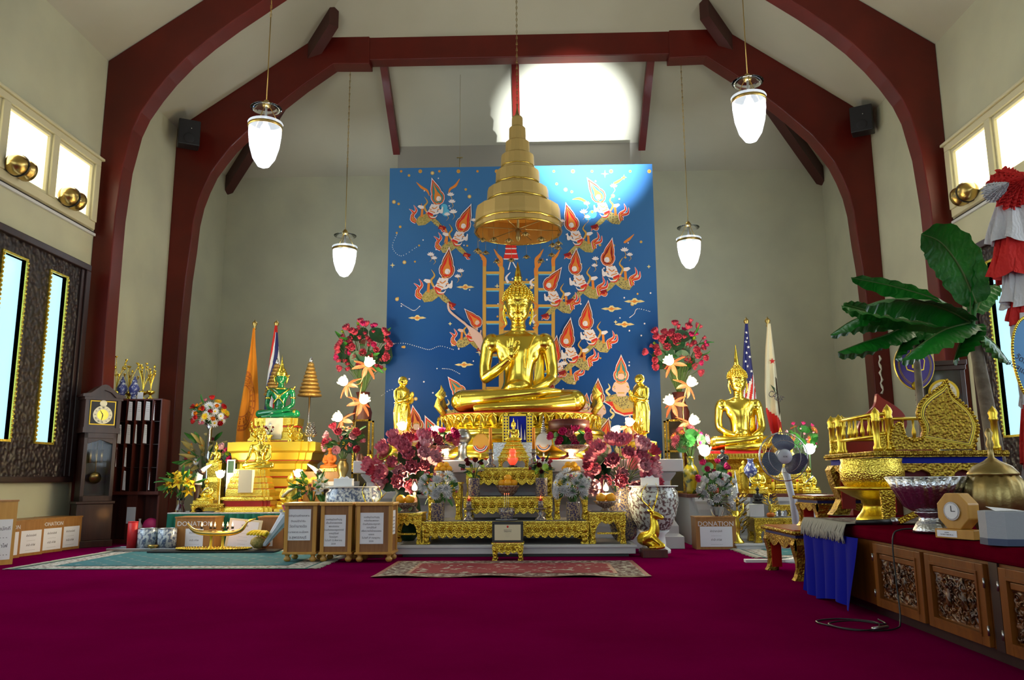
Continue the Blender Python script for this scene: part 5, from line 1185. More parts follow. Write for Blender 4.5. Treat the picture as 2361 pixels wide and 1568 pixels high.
for i, nn in enumerate(('XII','I','II','III','IV','V','VI','VII','VIII','IX','X','XI')):
    a = 2*pi*i/12; mb.text(nn, .034, TR((.108*sin(a), -.0045, 1.93+.108*cos(a))) @ RX(pi/2) @ RZ(-a) @ TR((0,-.012,0)), .001, wx=.7)
mb.build('dial', ck)
mb = MB('black'); mb.prism([(-.006,1.93),(.004,1.936),(-.05,2.01)][::-1], -.010, -.007, 'y'); mb.prism([(-.006,1.93),(.006,1.93),(-.02,1.82)][::-1], -.013, -.010, 'y'); mb.build('hands', ck)

a = at(258, 1248, 12.75); b = at(361, 1248, 12.75); PW = b.x-a.x; hT = at(310, 921, 12.7).z; hM = at(310, 1133, 12.7).z
ph = thing('pigeonhole_shelf', 'dark red pigeonhole shelf with papers hanging, right of the grandfather clock', 'shelf', ((a.x+b.x)/2, 12.62, 0)); W = PW/2
mb = MB('mahogany'); mb.box(-W, W, .28, .30, hM, hT); mb.box(-W, W, 0, .3, hT-.02, hT); mb.box(-W-.05, W+.06, -.05, .32, hM-.05, hM)
for i in range(6): x = -W + (2*W-.02)*i/5; mb.box(x, x+.02, 0, .29, hM, hT-.02)
mb.build('upper_rack', ph)
mb = MB('dark_wood'); 
for j in range(1, 4): z = hM + (hT-hM)*j/4; mb.box(-W+.02, W-.02, .05, .28, z, z+.012)
mb.build('shelf_boards', ph)
mb = MB('mahogany'); mb.box(-W-.05, -W-.02, 0, .3, 0, hM-.05); mb.box(W+.03, W+.06, 0, .3, 0, hM-.05); mb.box(-W-.02, W+.03, .27, .3, 0, hM-.05); mb.box(-.10, .07, 0, .27, 0, hM-.05); mb.box(-W-.05, W+.06, -.01, .3, 0, .06); mb.build('lower_cabinet', ph)
mb = MB('paper'); mb.box(-.085, .055, -.006, 0, .30, .55); mb.build('notice', ph)
for c, r_, wf in ((1,0,.75),(2,0,.8),(3,0,.85),(4,0,.2),(0,1,.6),(1,1,.7),(2,1,.35),(3,1,.6),(1,2,.35),(1,3,.5),(4,3,.2),(0,2,.15)):
    cw = (2*W-.02)/5; x = -W+.02+cw*c; rh = (hT-hM)/4; z1 = hT-.03-rh*r_; mb = MB('paper'); mb.prism([(x+.01,z1-rh*.85),(x+.01+cw*wf*.72,z1-rh*.87),(x+cw*wf*.70,z1-.02),(x+.02,z1-.01)], -.008, -.004, 'y')
    mb.mat('grey_slab'); 
    for k in range(5): mb.box(x+.03, x+.03+cw*wf*.4, -.0085, -.008, z1-.05-k*.03, z1-.047-k*.03)
    mb.build('hanging_paper', ph)
# things on the pigeonhole shelf
def lotus_vase(px, yb, yt, Y, z0, lab, seed, n=8, wpx=30):
    rr = random.Random(seed); o = at(px, yb, Y); o.z = z0; h = at(px, yt, Y).z - z0; k = wid(0, wpx, 1000, Y)/2
    t = thing('golden_lotus_vase', lab, 'ornament', o, 0, 'golden lotus vases'); mb = MB('gold')
    mb.lathe([(k*.45,0),(k*.5,.01),(k*.15,.04),(k*.15,.07),(k*.5,.10),(k*.55,.13),(k*.4,.14)], 16); mb.build('pedestal_cup', t)
    for i in range(n):
        a = 2*pi*i/n+rr.random(); r = k*rr.uniform(.3, 1.); z = h*rr.uniform(.55, 1.); mb = MB('gold'); mb.tube(spl([(0,0,.13),(r*.3*cos(a),r*.3*sin(a),z*.6),(r*cos(a),r*sin(a),z-.04)], 3), .005, 5)
        x, y = r*cos(a), r*sin(a)
        if i % 3 == 0:
            for q in range(6): mb.petal((x,y,z-.05), (cos(q)*.6, sin(q)*.6, .8), (-cos(q), -sin(q), .5), .055, .03, .3, .2, 2, 2)
        elif i % 3 == 1: mb.lathe([(.004,0),(.02,.02),(.016,.045),(.001,.07)], 8, (x,y,z-.06))
        else: mb.lathe([(.004,0),(.028,.03),(.026,.035),(.0,.03)], 10, (x,y,z-.05))
        mb.build('lotus_stem', t)
    return t
Z1 = hT + .002
lotus_vase(266, 918, 818, 12.72, Z1, 'small cup of golden lotus stems at the left end of the shelf top', 1, 8, 40)
lotus_vase(296, 918, 824, 12.86, Z1, 'small cup of golden lotus stems between the blue porcelain vases', 2, 8, 40)
lotus_vase(328, 918, 830, 12.82, Z1, 'small cup of golden lotus stems behind the white card', 3, 9, 40)
lotus_vase(346, 918, 838, 12.72, Z1, 'small cup of golden lotus stems at the right end of the shelf top', 4, 9, 36)
for px, lab in ((280, 'blue and white lidded porcelain jar on the shelf top, left one'), (308, 'blue and white lidded porcelain jar on the shelf top, right one')):
    o = at(px, 918, 12.74); o.z = Z1; simple('porcelain_jar', lab, 'jar', o, [('jar_body', lambda m: m.lathe([(.045,0),(.05,.02),(.035,.05),(.07,.12),(.085,.18),(.06,.24),(.035,.27),(.04,.28)], 20), 'blue_china'), ('lid', lambda m: m.lathe([(.045,.28),(.03,.32),(.012,.34),(.015,.36),(.004,.38)], 16), 'blue_china')], group=None)
o = at(323, 918, 12.66); o.z = Z1; simple('card', 'white note card propped on the shelf top', 'card', o, [('sheet', lambda m: m.box(-.045,.045,.0,.004,0,.11), 'paper')])
o = at(345, 1230, 12.7); o.z = .06; simple('cloth_bundle', 'magenta cloth bundle lying in the lower shelf cabinet', 'cloth', (o.x, 12.72, .06), [('folded_cloth', lambda m: (m.ell((0,0,.2), (.13,.08,.12), 14, 8), m.ell((.02,.0,.10), (.10,.08,.10), 12, 8)), 'magenta'), ('ribbon', lambda m: m.lathe([(.12,.13),(.125,.15),(.12,.17)], 16, (0.02,0,0), 1, .7), 'yellow')])
o = at(322, 1230, 12.6); simple('bottle', 'clear plastic bottle in the lower shelf cabinet', 'bottle', (o.x-.04, 12.66, .06), [('bottle_body', lambda m: m.lathe([(.04,0),(.042,.01),(.042,.2),(.015,.26),(.016,.29)], 14), 'white'), ('cap', lambda m: m.lathe([(.018,.29),(.018,.31)], 12), 'white')])

# ------------------------------------------------------------------ left altar
XL = at(387, 1180, 11.75).x; XR = at(655, 1180, 11.75).x + .55; ZT = at(500, 1182, 11.75).z
lt = thing('skirted_table', 'low altar table with pleated green skirt on the left', 'table', (XL, 11.75, 0)); w = XR-XL
mb = MB('white_fabric'); mb.box(0, w, -.01, 1.75, ZT-.015, ZT); mb.build('white_cover', lt)
mb = MB('green_cloth'); n = 200; vs = []; 
for i in range(n+1):
    x = w*i/n; q = (i % 10)/10; y = -.02 - .028*abs(sin(pi*i/10)); vs += [(x, y-.015, 0.01), (x, y*.6, ZT-.016)]
mb.add(vs, [(2*i, 2*i+2, 2*i+3, 2*i+1) for i in range(n)]); vs = [(0,-.02,.01),(0,1.7,.01),(0,1.7,ZT-.016),(0,-.02,ZT-.016)]; mb.add(vs, [(0,3,2,1)], False); mb.build('pleated_skirt', lt)
mb = MB('dark_wood'); mb.box(.04, w-.04, .03, 1.7, .0, ZT-.016); mb.build('table_frame', lt)
def tz(px, Y): o = at(px, 1100, Y); o.z = ZT + .001; return o
def pz(py, px, Y): return at(px, py, Y).z
def steps(mb, prof, sx=1, sy=1, c=(0,0,0), f='notch'): getattr(mb, f)(prof, c=c, sx=sx, sy=sy)
# big golden tiered pedestal carrying the green statue
o = tz(640, 12.85); h = pz(1022, 640, 12.85) - ZT; k = wid(540, 738, 1022, 12.75)/2
gp = thing('tiered_pedestal', 'large gilded tiered pedestal with red lines under the green statue', 'pedestal', o)
mb = MB('gold_paint'); mb.notch([(k*.98,0),(k*.98,h*.08),(k*.84,h*.15),(k*.80,h*.28),(k*.72,h*.34),(k*.70,h*.46),(k*.74,h*.50),(k*.74,h*.56),(k*.80,h*.60),(k*.80,h*.68),(k*.90,h*.74),(k*.93,h*.84),(k*1.0,h*.87),(k*1.0,h)], sy=.75); mb.build('tiers', gp)
mb = MB('red_lacquer')
for q, e in ((.14,.86),(.33,.765),(.48,.735),(.59,.785),(.72,.885),(.86,.96)): mb.notch([(k*e,h*q),(k*e,h*(q+.018))], sy=.75)
mb.build('red_lines', gp)
# green statue with golden dress
o2 = at(643, 1022, 12.8); zt = ZT+h+.002; hb = pz(965, 643, 12.7)-zt; ue = hgt(643, 965, 872, 12.7)/248*1.0
em = thing('green_statue', 'green seated statue in a golden crown and ornaments on a pale gold base', 'statue', (o2.x, 12.78, zt))
mb = MB('gold_fine'); kb = wid(592, 715, 1000, 12.7)/2; mb.notch([(kb,0),(kb,hb*.12),(kb*.92,hb*.22),(kb*.92,hb*.40),(kb*.80,hb*.45),(kb*.76,hb*.6),(kb*.74,hb*.66),(kb*.80,hb*.72),(kb*.82,hb),(kb*.7,hb)], sy=.66); mb.mat('red_lacquer'); mb.notch([(kb*.99,0),(kb*.99,hb*.06)], sy=.68); mb.notch([(kb*.79,hb*.62),(kb*.79,hb*.66)], sy=.66); mb.mat('cream'); mb.box(-.13, .13, -kb*.66, -kb*.5, hb*.1, hb*.98); mb.build('stepped_base', em)
mb_, v = seated(ue, 'emerald', 'lap', .86, robe=False); eb = mb_.build('body', em, remesh=ue*1.8, smooth=3, loc=(0,0,hb))
mb = MB('gold'); e = ue
mb.lathe([(37*e,262*e),(38*e,270*e),(35*e,276*e),(37*e,280*e),(30*e,292*e),(24*e,300*e),(26*e,304*e),(17*e,314*e),(18*e,318*e),(10*e,330*e),(11*e,334*e),(6*e,350*e),(6*e,354*e),(2.5*e,375*e),(.5*e,400*e)], 18, (0,2*e,0))
mb.v = [(x, y, z+hb) for x, y, z in mb.v]; mb.build('gold_crown', em); mb = MB('gold')
for s in (-1, 1):
    mb.tube([(s*36*e,-2*e,266*e),(s*42*e,-2*e,250*e),(s*36*e,-3*e,230*e),(s*34*e,-3*e,214*e)], [4*e,7*e,5*e,2*e], 6); mb.tube([(s*42*e,0,262*e),(s*54*e,0,272*e)], [6*e,.5*e], 5)
    mb.lathe([(17*e,-6*e),(19*e,0),(17*e,6*e)], 16, (s*77*e,0,128*e)); mb.ell((s*72*e,0,182*e), (16*e,15*e,8*e), 12, 6); mb.tube([(s*80*e,0,184*e),(s*92*e,0,206*e)], [7*e,.8*e], 5)
    mb.tube([(s*58*e,-16*e,182*e),(s*20*e,-32*e,150*e),(0,-36*e,132*e),(-s*24*e,-34*e,104*e),(-s*30*e,-34*e,88*e)], [5*e,4*e,5*e,4*e,4*e], 6)
    mb.lathe([(24*e,-8*e),(27*e,0),(24*e,8*e)], 16, (0,0,0)); mb.v = mb.v[:-48] + [(s*104*e+z, -40*e+x, 30*e+y) for x, y, z in mb.v[-48:]]
mb.lathe([(22*e,194*e),(36*e,188*e),(44*e,180*e),(30*e,184*e)], 24, (0,0,0), 1, .8); mb.ell((0,-38*e,134*e), (13*e,4*e,13*e), 8, 6)
mb.lathe([(40*e,46*e),(44*e,52*e),(40*e,58*e)], 24, (0,-2*e,0), 1, .85); mb.prism([(-12*e,20*e),(12*e,20*e),(8*e,50*e),(-8*e,50*e)], -86*e, -84*e, 'y')
mb.v = [(x, y, z+hb) for x, y, z in mb.v]; mb.build('gold_ornaments', em)
# ceremonial tiered umbrellas
def tier_umb(px, yt, yb, ypole, Y, lab, z0, wpx=52, n=9):
    o = at(px, yb, Y); o.z = z0; t = thing('tiered_umbrella', lab, 'ceremonial umbrella', o, 0, None); zt_, zb_ = at(px, yt, Y).z-z0, at(px, yb, Y).z-z0; k = wid(0, wpx, 900, Y)/2
    mb = MB('silver'); mb.tube([(0,0,0),(0,0,zb_+.1)], .018, 8); mb.lathe([(.10,0),(.10,.02),(.03,.05)], 14); mb.build('pole', t)
    for i in range(n):
        u_ = i/(n-1); r = k*(1-.72*u_); z = zb_ + (zt_-zb_-.10)*i/n; d = (zt_-zb_-.10)/n
        mb = MB('umbrella_gold'); mb.lathe([(r,z),(r*1.03,z+d*.3),(r*.98,z+d*.55),(r*.72,z+d*.95)], 22); mb.build('tier', t)
    mb = MB('silver'); mb.lathe([(.02,zt_-.12),(.035,zt_-.08),(.02,zt_-.03),(.002,zt_)], 10); mb.build('finial', t)
tier_umb(714, 822, 914, 1000, 13.3, 'golden nine-tiered umbrella on a pole right of the green statue', ZT)
tier_umb(636, 826, 912, 1000, 13.35, 'golden nine-tiered umbrella half hidden behind the green statue', ZT)
# flags on poles
def flag(name, lab, px, ytip, Y, edge, mats, marks=None, z0=0):
    """edge: rows (y px, left x px, right x px) of the hanging cloth"""
    o = at(px, ytip, Y); t = thing(name, lab, 'flag', (o.x, Y, z0)); H = o.z - z0
    mb = MB('brass'); mb.tube([(0,0,0.02),(0,0,H-.16)], .014, 8); mb.lathe([(.16,0),(.16,.02),(.05,.05),(.02,.09)], 20); mb.lathe([(.018,H-.18),(.03,H-.16),(.018,H-.13),(.045,H-.08),(.04,H-.05),(.015,H-.03),(.004,H)], 14); mb.build('pole', t)
    R_ = [(at(px, y, Y).z - z0, at(x0, y, Y).x - o.x, at(x1, y, Y).x - o.x) for y, x0, x1 in edge]
    def fn(u, v):
        q = v*(len(R_)-1); i = min(int(q), len(R_)-2); f = q-i; z = R_[i][0]*(1-f)+R_[i+1][0]*f; a = R_[i][1]*(1-f)+R_[i+1][1]*f; b = R_[i][2]*(1-f)+R_[i+1][2]*f
        return V((a+(b-a)*u, -.05 - .035*sin(u*pi*3.2+v*1.5)*(.3+v) - .03*sin(pi*u), z))
    NU, NV = 36, 60; mb = MB(mats(0, 0)); P = [fn(i/NU, j/NV) for j in range(NV+1) for i in range(NU+1)]
    for j in range(NV):
        for i in range(NU):
            mb.mat(mats((i+.5)/NU, (j+.5)/NV)); a = j*(NU+1)+i; mb.add([P[a], P[a+1], P[a+NU+2], P[a+NU+1]], [(0,3,2,1)])
    fo = mb.build('flag_cloth', t); bm = bmesh.new(); bm.from_mesh(fo.data); bmesh.ops.remove_doubles(bm, verts=bm.verts, dist=1e-5); bm.to_mesh(fo.data); bm.free(); fo.data.polygons.foreach_set('use_smooth', [True]*len(fo.data.polygons))
    if marks: marks(t, fn)
    return t
def wheel(t, fn):
    mb = MB('orange_dark'); c0 = (.12, .62)
    for r0, r1 in ((1,.93),(.86,.80),(.55,.5)):
        n = 60
        for i in range(n):
            q = []
            for a, r in ((i, r0), (i+1, r0), (i+1, r1), (i, r1)): q.append((c0[0]+r*.75*cos(2*pi*a/n), c0[1]+r*.23*sin(2*pi*a/n)))
            if all(.01 < p[0] < .98 for p in q): mb.add([fn(*p)+V((0,-.006,0)) for p in q], [(0,1,2,3)])
    for i in range(24):
        a = 2*pi*i/24; 
        for r in (.6,.68,.74,.9):
            p = (c0[0]+r*.75*cos(a), c0[1]+r*.23*sin(a))
            if .02 < p[0] < .97: mb.ell(fn(*p)+V((0,-.006,0)), (.012,.003,.016), 6, 4)
    mb.build('wheel_emblem', t)
flag('orange_flag', 'orange flag with a dark wheel emblem hanging left of the green statue', 588, 737, 13.6, [(758,586,590),(800,580,591),(860,571,595),(920,561,597),(980,551,598),(1040,546,604)], lambda u, v: 'orange_cloth', wheel)
flag('striped_flag', 'red white and blue striped flag behind the green statue', 638, 737, 13.75, [(752,636,641),(800,628,644),(850,622,648),(900,616,650),(960,612,652),(1020,610,656)], lambda u, v: ('p_red','p_red','white','blue_dark','blue_dark','white','p_red')[min(6, max(0, int((u*.9+(v-.12)*1.3)*5)))] if v > .06 else 'p_red')
# golden seated statue on the big stepped throne
o = tz(580, 12.05); h = pz(1082, 580, 12.0)-ZT; k = wid(518, 638, 1150, 12.0)/2
st = thing('stepped_throne', 'pale gold stepped throne with red bands on the green skirted table', 'throne', o)
mb = MB('gold_fine'); pr = []
for i, (e, a_, b_) in enumerate(((1,0,.10),(.88,.10,.28),(1.,.28,.34),(.84,.36,.52),(.78,.54,.66),(.72,.68,.80),(.62,.82,1.0))): pr += [(k*e, h*a_), (k*e, h*b_*.5+h*a_*.5), (k*e*.97, h*b_)]
mb.notch(pr, sy=.62); mb.build('tiers', st)
mb = MB('red_lacquer')
for e, a_, b_ in ((.905,.13,.26),(.865,.345,.36),(.80,.525,.54),(.74,.665,.68),(.66,.805,.82)): mb.notch([(k*e,h*a_),(k*e,h*b_)], sy=.625)
mb.build('red_bands', st)
mb = MB('cream'); mb.box(-.10, .10, -k*.62-.02, -k*.3, h*.45, h*.98); mb.build('hanging_cloth', st)
uu = hgt(597, 985, 1075, 12.0)/300
mini_buddha('golden_seated_statue', 'shiny golden seated statue on the pale gold stepped throne', (at(597,1075,12.05).x, 12.08, ZT+h+.002), uu)
mini_buddha('golden_seated_statue', 'small golden seated statue behind the left tusk', (at(497,1068,12.5).x, 12.5, pz(1068,497,12.5)), hgt(497,1020,1068,12.5)/352)
kk = wid(478, 518, 1080, 12.5)/2; hh = pz(1068,497,12.5)-ZT; o = tz(497, 12.5); simple('tiered_pedestal', 'slim golden pedestal behind the left tusk', 'pedestal', o, [('tiers', lambda m: m.notch([(kk*1.2,0),(kk*1.2,.05),(kk,.1),(kk*.8,hh*.4),(kk*.9,hh*.6),(kk*.7,hh*.7),(kk*.9,hh*.95),(kk*.9,hh)]), 'gold_fine')])
# tusks on stands
for s, P, Y, lab in ((1, [(456,1118),(459,1098),(470,1082),(488,1071)], 11.95, 'curved white tusk at the left of the stepped throne'), (-1, [(750,1128),(742,1104),(728,1084),(709,1070)], 11.95, 'curved white tusk at the right of the stepped throne')):
    W_ = [at(x, y, Y) for x, y in P]; o = V((W_[0].x, Y, ZT)); t = thing('tusk', lab, 'tusk', o); mb = MB('ivory'); Q = spl([p-o for p in W_], 5); n = len(Q); mb.tube(Q, [.055*(1-(i/(n-1))**1.6)+.006 for i in range(n)], 14); mb.build('ivory', t)
    mb = MB('dark_wood'); m_ = Q[n//2]; mb.tube([Q[n//2-1], Q[n//2+1]], .052, 14); mb.lathe([(.09,0),(.09,.03),(.04,.06),(.05,(W_[0]-o).z)], 16); mb.build('mount', t)
# glowing lotus lamps on the left altar
def stand_lamp(px, py, Y, z0, lab, r=.11, white=False, pw=18, group=None):
    c = at(px, py, Y); t = thing('lotus_lamp', lab, 'lamp', (c.x, Y, z0), 0, group); h = c.z - z0 - r*.45; mb = MB('brass' if not white else 'stem'); mb.lathe([(.07,0),(.07,.015),(.014,.03),(.010,h)], 14); mb.build('stem', t); lotus_lamp(t, (0,0,h), r, (0,-.25,1), white, pw); return t
stand_lamp(509, 1094, 11.85, ZT, 'glowing lotus lamp at the left of the stepped throne', .115, group=None)
stand_lamp(688, 1092, 11.9, ZT, 'glowing lotus lamp at the right of the stepped throne', .115, group=None)
# seated gold figures
def figure(name, lab, px, yt, yb, Y, z0, mat='gold', robe=None, base=True, cat='statuette', wide=1.):
    o = at(px, yb, Y); o.z = z0; H = at(px, yt, Y).z - z0; t = thing(name, lab, cat, o); u_ = H/110
    m = MB(mat); m.ell((0,0,22), (26*wide,20,18)); m.ell((0,0,46), (20*wide,15,26)); m.ell((0,-3,74), (9,8,8)); m.ell((0,-2,92), (11,11,14)); m.ell((0,-12,92), (2.5,3,4)); m.lathe([(7,98),(5,106),(1,112)], 10)
    for s in (-1, 1): m.tube(spl([(s*19*wide,0,62),(s*27*wide,-4,44),(s*22,-16,32),(s*6,-22,32)], 4), 6, 10); m.tube(spl([(s*14,-4,16),(s*34*wide,-12,12),(s*20,-24,9),(-s*8,-26,8)], 4), 8, 10); m.ell((s*11.5,0,90), (2,3,6))
    m.v = [(x*u_, y*u_, z*u_) for x, y, z in m.v]; m.build('body', t, remesh=u_*2.4, smooth=2)
    if robe: m = MB(robe); m.tube([(p[0]*u_, p[1]*u_, p[2]*u_) for p in spl([(16,-8,66),(0,-17,56),(-18,-14,40),(-24,2,24)], 4)], 4*u_, 8); m.build('sash', t)
    if base: m = MB('gold_fine'); m.notch([(40*u_*wide,-.03),(40*u_*wide,.01),(34*u_*wide,.02)], sy=.75, c=(0,-6*u_,0)); m.build('base', t); t.location.z += .031
    return t
zs = pz(1160, 475, 11.85)
ctable('display_stand', 'small carved gold stand under the laughing gold figure', 'stand', 440, 514, 1162, 1178, 11.82, .34, .35, .2, top='gold', z0=ZT+.001)
figure('gold_figurine', 'golden seated figure with round belly on a small stand before the left tusk', 474, 1108, 1161, 11.98, at(474,1162,11.82).z+.004, 'gold', 'silver', True, wide=1.25)
figure('gold_figurine', 'golden seated figure beside the lotus lamp right of the stepped throne', 668, 1096, 1165, 12.0, ZT+.001, 'gold_fine', 'cream', True)
figure('gold_figurine', 'tiny golden kneeling figure at the right foot of the green statue', 690, 985, 1022, 12.55, ZT+(pz(1022,640,12.85)-ZT)+.002, 'gold', None, False)
figure('amber_figurine', 'translucent amber seated figure on an orange chest', 760, 1030, 1086, 12.55, pz(1087,745,12.6), 'orange_dark', None, True)
# framed picture
o = tz(531, 12.35); hf = pz(1060,531,12.35)-ZT; simple('picture_frame', 'small white framed green picture behind the left lotus lamp', 'picture frame', o, [('frame', lambda m: m.box(-.065,.065,0,.02,0,hf), 'white', .004), ('picture', lambda m: m.box(-.045,.045,-.004,0,hf-.2,hf-.02), 'leaf_dark')])
# lotus vases, silver tree on the big pedestal
ztop = ZT + (pz(1022,640,12.85)-ZT) + .002
lotus_vase(588, 1020, 968, 12.5, ztop, 'cup of golden lotus buds on the pedestal left of the green statue', 5, 9, 34)
lotus_vase(668, 1020, 975, 12.45, ztop, 'cup of golden lotus buds before the green statue', 6, 7, 22)
o = at(620, 1022, 12.45); o.z = ztop
bouquet('flower_vase', 'small vase of white and maroon flowers before the green statue', o, [(.03,0),(.02,.03),(.05,.09),(.055,.11)], 'gold_fine', (0,0,.19), (.08,.05,.07), [('rose', ('white',), 5, .035), ('rose', ('maroon',), 4, .035)], [], seed=3)
o = at(727, 1022, 12.5); o.z = ztop; h = at(727,973,12.5).z-ztop
t = thing('silver_tree', 'silver leaf tree ornament at the right end of the big gilded pedestal', 'ornament', o); t.location.x = min(t.location.x, gp.location.x + .60)
mb = MB('silver'); mb.lathe([(.05,0),(.05,.02),(.02,.04),(.015,.08)], 12); mb.tube([(0,0,.05),(0,0,h*.9)], .008, 6); mb.build('stem', t)
mb = MB('silver')
for j in range(7):
    z = .07 + j*(h-.1)/7; r = .105*(1-j/7.5)+.01; n = 11-j
    for i in range(n): a = 2*pi*i/n+j; mb.petal((r*.5*cos(a),r*.5*sin(a),z), (cos(a),sin(a),.7), (-cos(a),-sin(a),1), .065, .04, .3, .1, 2, 2)
mb.build('leaves', t)
# flowers on the left altar
o = tz(421, 11.95)
bouquet('flower_vase', 'glass vase of yellow lilies at the left end of the green skirted table', o, [(.07,0),(.075,.03),(.05,.10),(.045,.16),(.06,.20)], 'glass', (0,-.03,.42), (.22,.12,.15), [('lily', ('yellow','orange'), 11, .10), ('daisy', ('white','yellow'), 3, .05), ('rose', ('pink',), 2, .04)], [('long_leaf', GRN, 14, .18), ('fern', GRN, 8, .18)], seed=41)
o = tz(722, 11.98)
bouquet('flower_vase', 'vase of white lilies and pink buds before the right tusk', o, [(.06,0),(.07,.05),(.05,.12),(.06,.15)], 'yellow_glaze', (0,-.03,.36), (.23,.12,.15), [('lily', ('white','yellow'), 7, .085), ('rose', ('pink',), 6, .04), ('daisy', ('yellow','yellow'), 4, .05)], [('fern', GRN, 16, .18), ('long_leaf', GRN, 12, .15)], seed=42)
o = tz(478, 12.95); zc = pz(955, 478, 12.95)-ZT
bouquet('flower_tower', 'tall column of mixed red white and yellow flowers at the left rear', o, [(.12,0),(.12,.04),(.035,.08),(.035,zc-.25),(.10,zc-.15)], 'silver', (0,0,zc), (.29,.2,.24), [('rose', ('red',), 10, .075), ('daisy', ('white','yellow'), 14, .07), ('rose', ('orange',), 6, .06), ('rose', ('pink',), 6, .06), ('daisy', ('yellow','orange'), 6, .06)], [('long_leaf', GRN, 10, .14)], seed=43)
o = tz(470, 13.1)
bouquet('dried_spray', 'spray of dry yellow green stalks and flowers below the flower column', o, [(.1,0),(.1,.3)], 'maroon', (0,-.05,.85), (.30,.15,.42), [('rose', ('orange',), 6, .05), ('rose', ('pink_deep',), 7, .06), ('rose', ('p_star',), 6, .05), ('daisy', ('white','yellow'), 4, .06)], [('long_leaf', ('leaf',), 18, .22), ('long_leaf', ('p_olive',), 18, .24), ('fern', ('p_olive',), 10, .2)], seed=44)
o = tz(537, 12.75)
bouquet('lotus_vase', 'vase of pink lotus and leaves left of the big gilded pedestal', o, [(.10,0),(.13,.15),(.13,.34),(.15,.36)], 'dark_wood', (0,0,.80), (.30,.15,.17), [('lotus', ('magenta','yellow'), 7, .10), ('lotus', ('pink_light','lime'), 3, .11), ('lotus_bud', ('lime',), 2, .09)], [('round_leaf', ('leaf_dark',), 8, .11)], seed=45)
o = tz(795, 12.6); simple('wooden_chest', 'orange varnished wooden chest right of the gilded pedestal', 'chest', (at(748,1125,12.65).x, 12.45, ZT+.001), [('chest_body', lambda m: m.box(-.28,.28,0,.4,0,pz(1087,745,12.6)-ZT-.002), 'oak', .01), ('carved_band', lambda m: m.box(-.27,.27,-.01,0,.02,.09), 'gold_fine')])
o = at(790, 1105, 12.0); wh = ZT
simple('white_plinth', 'white square plinth holding the brass vase left of the altar', 'plinth', (at(787,1105,12.2).x, 12.2, 0), [('plinth_body', lambda m: loft(m, -.16,.16,-.0,.32,[(.05,0),(.05,.1),(0,.14),(0,pz(1110,787,12.2)-.12),(.04,pz(1110,787,12.2)-.06),(.04,pz(1110,787,12.2))]), 'white_paint')])
o = at(787, 1110, 12.3); o.y = 12.36; 
bouquet('flower_vase', 'dark brass vase of pink and red lotus left of the white altar', o, [(.07,0),(.08,.04),(.05,.08),(.09,.18),(.085,.26),(.05,.31),(.07,.34)], 'brass_old', (0,-.02,.62), (.30,.14,.22), [('lotus', ('pink_deep','yellow'), 5, .10), ('lotus', ('pink_light','lime'), 4, .10), ('lotus_bud', ('pink',), 5, .08), ('lily', ('peach','yellow'), 3, .1)], [('round_leaf', ('leaf_dark',), 7, .10), ('fern', ('leaf',), 8, .2)], seed=46)
# ------------------------------------------------------------------ on the floor before the left altar
def floorpt(px, py, z=0): return atz(px, py, z)
a = floorpt(258, 1272); b = floorpt(400, 1272)
trz = .012
simple('serving_tray', 'grey rectangular tray at the left with candles and pots', 'tray', ((a.x+b.x)/2, 11.10, trz), [('tray_body', lambda m: (m.box(-.46,.46,0,.34,0,.02), m.box(-.48,.48,-.02,0,.0,.035), m.box(-.48,.48,.34,.36,0,.035), m.box(-.48,-.46,0,.34,0,.035), m.box(.46,.48,0,.34,0,.035)), 'steel', .003)])
TX = (a.x+b.x)/2; TZ_ = trz+.021
def canp(x, y, r, h, name, lab, mat, cat, lid=False):
    simple(name, lab, cat, (x, y, TZ_), [('cylinder_body', lambda m: m.lathe([(r,0),(r,h)], 28), mat), ('rim', lambda m: m.lathe([(r*1.02,h-.006),(r*1.02,h+.004),(r*.9,h+.004),(r*.9,h-.02)], 28), 'silver' if mat != 'red' else 'red')])
canp(at(303,1240,11.25).x, 11.27, .065, .36, 'candle_tin', 'tall red candle tin on the grey tray', 'red', 'tin')
canp(at(338,1240,11.25).x, 11.27, .125, .27, 'ceramic_pot', 'white blue painted pot on the grey tray beside the red tin', 'porcelain', 'pot')
canp(at(384,1240,11.25).x, 11.27, .125, .27, 'ceramic_pot', 'white blue painted pot at the right end of the grey tray', 'porcelain', 'pot')
simple('brass_bowl', 'small brass bowl at the front of the grey tray', 'bowl', (at(347,1255,11.05).x, 11.13, TZ_), [('bowl', lambda m: m.lathe([(.035,0),(.05,.01),(.075,.04),(.07,.06),(.06,.06)], 20), 'brass')])
a = floorpt(505, 1278); simple('black_mat', 'long thin black tray on the back of the teal rug', 'tray', (at(510,1270,10.9).x, 10.78, .016), [('mat_body', lambda m: m.box(-.95,.75,0,.36,0,.018), 'black', .004)])
PZ = .035
simple('oval_tray', 'oval beaded gold tray under the swan boat candle holder', 'tray', (at(492,1262,10.95).x, 10.97, PZ), [('plate', lambda m: m.lathe([(.44,0),(.50,.012),(.52,.02),(.46,.012)], 40, sx=1, sy=.32), 'gold_soft'), ('beaded_rim', lambda m: [m.ell((.51*cos(a), .163*sin(a), .022), .012, 6, 4) for a in [2*pi*i/72 for i in range(72)]], 'gold_fine')])
bo = V((at(497,1262,10.95).x, 10.97, PZ+.03)); t = thing('boat_candle_holder', 'gilt swan shaped boat candle holder on two stems', 'candle holder', bo)
bs = lambda x, y: at(x, y, 10.97) - bo
mb = MB('brass'); Q = spl([bs(432,1207), bs(437,1214), bs(446,1222), bs(462,1228), bs(497,1230), bs(535,1229), bs(556,1222), bs(566,1210), bs(572,1203), bs(588,1197)], 4)
